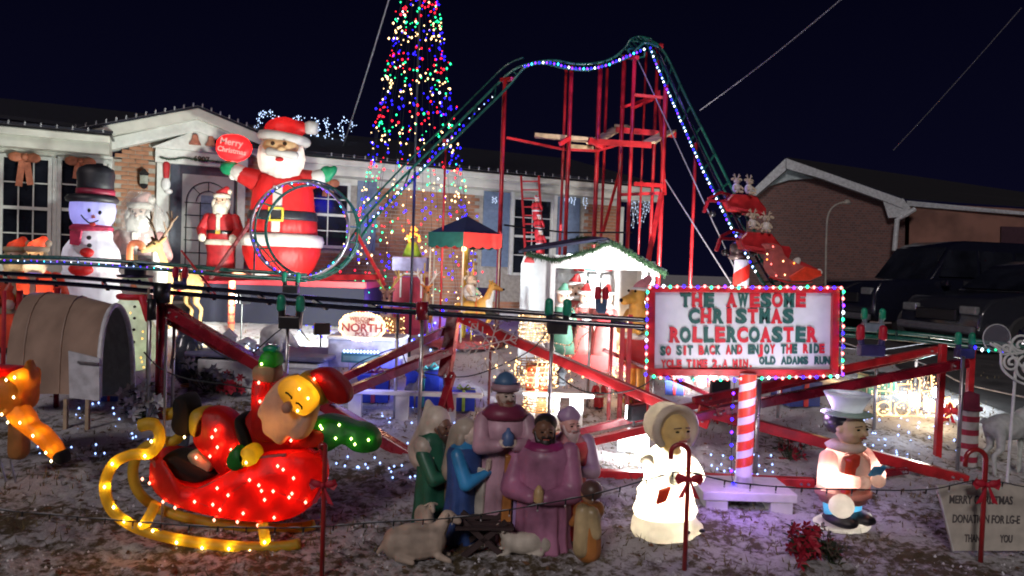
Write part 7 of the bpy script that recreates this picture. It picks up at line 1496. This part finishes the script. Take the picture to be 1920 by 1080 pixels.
# ================================================================ LADDER WITH CLIMBING SANTAS against the window
t = thing('red_ladder', 'red ladder leaning on the eave above the right window', 'ladder', HP(HW(1000, 480)[0], .8, .9)); ud = 14.8
for x0, x1 in ((977, 988), (1010, 1022)): MB().beam(W(x0, 330, ud), W(x1, 530, ud-.5), .035, .035).build('rail', REDM, t, world=True)
for i in range(12):
    y = 340+i*16; MB().beam(W(978+i*.9, y, ud-.04*i), W(1011+i*.9, y, ud-.04*i), .025).build('rung', REDM, t, world=True)
for i, (x, y) in enumerate(((1005, 413), (1009, 446), (1012, 475))):
    q = W(x, y, 14.25-.05*i); santa('climbing_santa', ('topmost small santa climbing the red ladder', 'middle small santa climbing the red ladder', 'lowest small santa climbing the red ladder')[i], x, 14.2, 46, 150, 'santas climbing the ladder', mats=(mat('bright_santa_red', (.6, .02, .03), .5), WHITE, SKIN), base=q)
# ================================================================ WIRE AND LIGHT ORNAMENTS
WW = mat('white_wire', (.58, .50, .46), .4)
def wirestar(px, py, d, r_px, label, arms=6):
    k_ = d/FPX; c = W(px, py, d); t = thing('wire_snowflake', label, 'snowflake ornament', c, 0, 'wire snowflake ornaments'); r_ = r_px*k_
    for i in range(arms):
        a = math.pi*2*i/arms+.26; D = V((math.cos(a), 0, math.sin(a))); Nn = V((-math.sin(a), 0, math.cos(a))); b = MB()
        b.tube([V(), D*r_], .006, 5)
        for f_ in (.45, .7):
            for s_ in (-1, 1): b.tube([D*r_*f_, D*r_*(f_+.2)+Nn*r_*.22*s_], .005, 5)
        b.tube([D*r_*.72, D*r_*.86+Nn*r_*.14, D*r_, D*r_*.86-Nn*r_*.14, D*r_*.72], .005, 5); b.build('arm', WW, t)
    b = MB(); b.tube([V((r_*.3*math.cos(a), 0, r_*.3*math.sin(a))) for a in [math.pi/3*i for i in range(6)]], .006, 5, closed=True); b.build('hub_ring', WW, t); lights(t, [V((random.uniform(-.7, .7)*r_, -.01, random.uniform(-.7, .7)*r_)) for _ in range(10)], 'n', .006, 2, world=False)
    MB().tube([V((0, .01, 0)), ground(c)-c], .012, 6).build('stake', mat('rust_red_stake', (.25, .06, .05), .5), t)
wirestar(920, 645, 6.4, 52, 'large pale wire snowflake on a stake behind the blue-capped king'); 
def goldcone(px, d, Hp, rp, label):
    p = at(px, d); k_ = d/FPX; H = Hp*k_; r_ = rp*k_; t = thing('light_cone_tree', label, 'light tree', p, 0, 'small gold light cone trees'); P = [V((r_*(1-i/90)*math.cos(i*.42), r_*(1-i/90)*math.sin(i*.42), H*i/90)) for i in range(91)]
    MB().tube(P, .004, 4).build('wire', WW, t); lights(t, P[::2], 'n', .010, 3.5, world=False)
    lamp('POINT', p+V((0, -r_*1.5, H*.4)), 2, BC['n'], .08, name='cone_glow')
goldcone(1157, 8.0, 95, 22, 'slim gold spiral cone of lights between the red posts')
def goldheap(px, by, d, wp_, hp_, label, name='lit_wicker_basket', catn='light ornament', n=90):
    k_ = d/FPX; c = W(px, by, d); c = V((c.x, c.y, max(c.z, terr(c.x, c.y)))); t = thing(name, label, catn, c, 0, 'gold light ornaments'); w_, h_ = wp_*k_/2, hp_*k_; b = MB()
    for j in range(6): z_ = h_*(j+.5)/6; b.tube([V((w_*math.cos(a)*(1+.08*math.sin(j)), w_*.7*math.sin(a), z_)) for a in [2*math.pi*i/20 for i in range(20)]], .006, 4, closed=True)
    for i in range(14): a = 2*math.pi*i/14; b.tube([V((w_*math.cos(a), w_*.7*math.sin(a), 0)), V((w_*.95*math.cos(a+.3), w_*.66*math.sin(a+.3), h_))], .005, 4)
    b.build('wicker_frame', mat('wicker', (.35, .22, .10), .7), t)['kind'] = 'stuff'; lights(t, [V((w_*math.cos(a)*1.02, -w_*.72*abs(math.sin(a)), random.uniform(.02, h_))) for a in [random.uniform(0, math.pi) for _ in range(n)]], 'n', .0085, 4, world=False)
    lamp('POINT', c+V((0, -w_*1.3, h_*.5)), 2.5, BC['n'], .08, name='gold_glow')
goldheap(1004, 728, 7.4, 80, 58, 'gold-lit wicker stand under the red gift', n=70); goldheap(1010, 772, 6.9, 60, 28, 'gold-lit wicker basket low behind the purple king', n=30); goldheap(1002, 640, 8.2, 60, 52, 'gold-lit wicker ball ornament before the stable', n=60)
goldheap(1550, 722, 9.4, 60, 24, 'amber-lit low ornament to the lower right of the big sign', n=60); goldheap(730, 632, 9.2, 55, 38, 'gold-lit wicker ball behind the north pole sign', n=50)
# wire deer made of lights before the stable
def wiredeer(px, d, Hp, label, rz=0, c='n', m_=WW, name='wire_deer', s=3, grp='wire deer ornaments', n=.05):
    p = at(px, d); H = Hp*d/FPX; t = thing(name, label, 'wire deer', p, rz, grp); b = MB(); Q = []
    def ln(*P, r_=.006):
        P = cat([V((x*H, 0, z_*H)) for x, z_ in P], 4); b.tube(P, r_, 5); Q.extend(along(P, n))
    for yy in (-1, 1):
        ln((-.35, .55), (-.1, .60), (.18, .58), (.26, .70), (.32, .84), (.46, .80), (.40, .74), (.33, .66), (.25, .45), (0, .40), (-.3, .42), (-.38, .50), (-.35, .55))
    for x in (-.30, -.22, .12, .20): ln((x, .44), (x+.02, .22), (x, .0))
    for a in (-.1, .1): ln((.33, .84), (.30+a, .98), (.36+a, 1.12)); ln((.30+a, .98), (.22+a, 1.04))
    for x in (-.2, -.05, .1): ln((x, .58), (x+.03, .50), (x, .42))
    b.build('wire_frame', m_, t); lights(t, Q, c, .007, s, world=False)
wiredeer(1040, 8.3, 140, 'gold wire deer with tall antlers standing at the left of the stable', -25); 
# LED train at right
def train():
    d = 7.75; k_ = d/FPX; p = at(1715, d); by = 540-((p-EYE).dot(up))/d*FPX; t = thing('light_train', 'wire frame train outlined in bright gold and white rope light at right', 'light ornament', p); X = lambda x: (x-1715)*k_; z = lambda y: (by-y)*k_
    segs = [[(1668, 788), (1668, 712), (1715, 706), (1722, 712), (1720, 788)], [(1722, 735), (1760, 728), (1765, 775), (1722, 788)], [(1745, 728), (1742, 700), (1752, 695), (1760, 700), (1756, 728)], [(1640, 785), (1642, 735), (1668, 735)], [(1765, 745), (1778, 742), (1772, 775)], [(1680, 722), (1680, 745), (1706, 742), (1706, 720), (1680, 722)], [(1640, 788), (1780, 780)]]
    for s_ in segs:
        for yy in (0, .22):
            P = [V((X(x), yy, max(.02, z(y)))) for x, y in s_]; MB().tube(P, .008, 6).build('rope_light', glow('gold_rope_light', (1, .60, .25), 3.0), t) if yy == 0 else MB().tube(P, .006, 5).build('frame', WW, t)
    for cx_, r_ in ((1655, 13), (1690, 14), (1730, 13), (1768, 18)): MB().tube([V((X(cx_)+r_*k_*math.cos(a), -.01, max(.02, z(788))+r_*k_*(1+math.sin(a)))) for a in [2*math.pi*i/20 for i in range(20)]], .008, 6, closed=True).build('wheel', glow('gold_rope_light', (1, .60, .25), 3.0), t)
    lights(t, [V((X(random.uniform(1640, 1775)), random.uniform(-.03, .2), z(random.uniform(705, 785)))) for _ in range(170)], 'n', .008, 5, world=False)
    lamp('POINT', p+V((0, -.35, .25)), 9, (1, .75, .45), .1, name='train_glow')
train()
# white wire deer and scroll ornament at the right edge
PW = mat('white_enamel_wire', (.66, .70, .66), .5)
MESHW = mat('white_mesh', (.46, .50, .46), .7, bump=.4, scale=20)
deer('white_deer_figure', 'pale white mesh deer standing at the right edge of the lawn', at(1905, 6.1), .86, 95, MESHW, MESHW, False)
def scroll():
    d = 5.2; k_ = d/FPX; c = W(1900, 668, d); t = thing('scroll_ornament', 'white scrollwork ornament with a clear disc at the right edge', 'ornament', c)
    def sp(cx, cy_, r0_, turns, ph): return [V(((cx+r0_*(1-i/40)*math.cos(ph+i*.16*turns)-1900)*k_, 0, (668-cy_+r0_*(1-i/40)*math.sin(ph+i*.16*turns))*k_)) for i in range(34)]
    for a in ((1912, 648, 22, 2, 0), (1898, 680, 18, 2, 1), (1930, 690, 26, 2, 2), (1885, 655, 12, 2, 3)): MB().tube(sp(*a), .009, 6).build('scroll', PW, t, smooth=True)
    for P in ([(1855, 645), (1875, 660), (1880, 690), (1905, 712), (1940, 725)], [(1862, 645), (1890, 660), (1920, 690)], [(1890, 640), (1905, 655), (1930, 660)]): MB().tube(cat([V(((x-1900)*k_, 0, (668-y)*k_)) for x, y in P], 6), .009, 6).build('scroll', PW, t, smooth=True)
    m = bpy.data.materials.new('clear_disc'); nt, N, L, pb = nodes_of(m); pb.inputs['Base Color'].default_value = (.2, .2, .24, 1); pb.inputs['Alpha'].default_value = .35; pb.inputs['Roughness'].default_value = .08
    MB().lathe([(26*k_, -.004), (26*k_, .004)], (-24*k_, .05, 32*k_), 28, m=Euler((R(90), 0, 0)).to_matrix()).build('disc', m, t); MB().tube([V((-24*k_+26*k_*math.cos(a), .05, 32*k_+26*k_*math.sin(a))) for a in [2*math.pi*i/28 for i in range(28)]], .004, 5, closed=True).build('disc_rim', PW, t)
    MB().tube([V((10*k_, .02, 0)), ground(c)-c], .010, 6).build('stake', PW, t)
scroll()
# striped cylinder snowman post at right
d = 6.3; p = at(1812, d); k_ = d/FPX; t = thing('striped_snow_post', 'red and white striped cylinder with a maroon hat top behind the donation sign', 'post ornament', p)
h_ = 105*k_; MB().lathe([(17*k_, 0), (17*k_, h_), (14*k_, h_+4*k_)], (0, 0, 0), 22).build('cylinder', mat('dull_white', (.55, .53, .50), .6), t, smooth=False)
for i in range(4): MB().lathe([(17.4*k_, h_*(.08+.24*i)), (17.4*k_, h_*(.18+.24*i))], (0, 0, 0), 22).build('red_band', mat('band_red', (.35, .02, .05), .6), t)
MB().lathe([(22*k_, h_), (22*k_, h_+6*k_), (17*k_, h_+8*k_), (15*k_, h_+30*k_), (2*k_, h_+34*k_)], (0, 0, 0), 20).build('hat', mat('maroon_felt', (.20, .02, .05), .7), t, smooth=True)
cane(1775, 790, 758, 'small dim red ornament stake left of the striped cylinder', 1, 770, hookw=8, grp=None, catn='ornament stake')
# small figures and flowers on the lawn
FL = 'artificial red flowers on the lawn'
flowers('poinsettia', 'red flowers on a stem left of the waving sleigh santa', 435, 742, .14, 18, grp=FL); flowers('poinsettia', 'red and white flowers behind the left trestle crossing', 1192, 765, .15, 24, mat('bright_poinsettia', (.55, .05, .06), .6), grp=FL); flowers('poinsettia', 'red flowers on snow behind the striped sign pole', 1350, 790, .15, 22, mat('bright_poinsettia', (.55, .05, .06), .6), grp=FL); flowers('poinsettia', 'dark red flowers on the shaded lawn right of the sign pole', 1480, 862, .16, 20, grp=FL)
flowers('frosted_shrub', 'frosted white artificial shrub on the lawn below the tunnel', 268, 790, .20, 40, mat('frosted_white', (.55, .56, .54), .6), catn='plant'); flowers('frosted_shrub', 'grey frosted shrub clump behind the thick red beam', 400, 735, .22, 36, mat('frosted_grey', (.30, .29, .30), .7), catn='plant')
santa('santa_figure', 'tiny red hooded figure standing on the lit snow under the left end of the sign', 1122, 7.6, 60, 10); 
t = thing('black_lantern', 'small black lantern ornament on the white border bench', 'lantern', W(1052, 722, 6.95)); b = MB(); b.lathe([(.045, 0), (.05, .02), (.035, .03), (.035, .10), (.055, .12), (.01, .16)], (0, 0, 0), 6); b.build('lantern_body', BLACK, t); MB().lathe([(.028, .03), (.028, .10)], (0, 0, 0), 8).build('lantern_glass', mat('lantern_glass', (.35, .36, .30), .2), t)
deer('grey_deer_figure', 'small grey deer figure beside the blue-lit gifts', at(778, 7.3), .45, 40, mat('dull_grey', (.16, .14, .14), .7), mat('dull_grey', (.16, .14, .14), .7))  # one even grey for coat and chest
# canes along the driveway and their string
cn = []
for x, d, lab in ((1716, 9.8, 'red and white candy cane at the driveway edge below the level track'), (1728, 8.2, 'second candy cane along the driveway, nearer the red trestle post')):
    q = at(x, d); t, *_ = cane(x, 540-((q-EYE).dot(up))/d*FPX, 540-((q-EYE).dot(up))/d*FPX-66*9/d, lab, 1, m_=mat('pale_cane', (.66, .60, .58), .4), stripes=False, tube=5, hookw=10, grp='candy canes along the driveway', bow=False); cn.append(q+V((0, 0, .40)))
string('string_lights', 'pale unlit string along the driveway edge', cat([W(1575, 640, 8.6), W(1650, 664, 8.6), W(1690, 668, 8.6), W(1750, 690, 8.2), W(1800, 716, 7.8), W(1860, 732, 7.4), W(1960, 752, 6.9)], 6), .12, 'w', .007, .4, wr=.007, wm=WIREL, group='strings along the driveway'); string('string_lights', 'thin pale string above the driveway behind the level track', cat([W(1560, 650, 9.5), W(1640, 656, 9.4), W(1720, 646, 9.4), W(1760, 640, 9.3)], 5), .15, 'w', .006, .4, wr=.005, wm=WIREL, group='strings along the driveway')
# net of tiny lights lying on the lawn
b = {k: MB() for k in 'wbn'}
def sprinkle(n, x0, x1, y0, y1, c, r_):
    for _ in range(n):
        q = G(random.uniform(x0, x1), y0+(y1-y0)*random.random()); b[c].octa(q+V((0, 0, .012)), r_*dep(q)/7)
sprinkle(40, 20, 330, 755, 860, 'w', .010); sprinkle(60, 560, 860, 760, 900, 'w', .010); sprinkle(34, 1180, 1480, 850, 900, 'w', .010); sprinkle(70, 1600, 1800, 770, 870, 'w', .010); sprinkle(120, 560, 900, 575, 640, 'b', .013); sprinkle(80, 560, 900, 560, 660, 'w', .011); sprinkle(120, 1090, 1215, 620, 710, 'n', .012); sprinkle(50, 900, 1100, 640, 720, 'n', .011)
o = thing('ground_net_lights', 'tiny white, blue and gold lights scattered in a net over the lawn', 'string lights', (0, 6, .1))
for k, m_ in b.items(): q = m_.build('bulbs', bulbmat(k if k != 'w' else 's', 4), o, world=True); q['kind'] = 'stuff'
for x, y, c, pw in ((720, 745, (.12, .15, 1), 5), (830, 745, (.12, .15, 1), 5), (1600, 960, (.7, .5, 1), 2.5), (700, 610, (.3, .2, 1), 9), (820, 600, (.5, .2, 1), 8), (1150, 670, BC['n'], 6), (680, 790, (.3, .3, 1), 4), (1690, 830, (.7, .8, 1), 4)): q = G(x, y); lamp('POINT', q+V((0, 0, .35)), pw, c, .15, name='lawn_fill_glow')  # net and gift glow, plus an added sourceless violet fill on the right
# wires hanging from the track
for pts_, lab in (([(1028, 620, 6.4), (990, 660, 6.6), (900, 700, 6.8), (840, 706, 6.9), (770, 690, 6.9), (748, 655, 7.0), (700, 668, 7.0), (660, 690, 7.0), (640, 735, 6.9)], 'black wire drooping between the thin silver poles'), ([(378, 640, 6.6), (420, 668, 6.6), (460, 672, 6.6), (540, 610, 6.6), (580, 640, 6.7)], 'black wire looping behind the waving santa'), ([(1040, 700, 6.3), (1100, 735, 6.3), (1190, 730, 6.4), (1250, 690, 6.4)], 'black wire drooping right of the blue-capped king'), ([(270, 660, 6.5), (300, 690, 6.5), (350, 710, 6.5), (420, 720, 6.4), (480, 730, 6.3)], 'black cable sagging below the thick red post')):
    tag(MB().tube(cat([W(*q) for q in pts_], 6), .006, 5).build('hanging_wire', WIRE), lab, 'wire', group='wires hanging from the trestle')
# give parts of the same name a serial-free clean up: nothing else to do
bpy.context.view_layer.update()
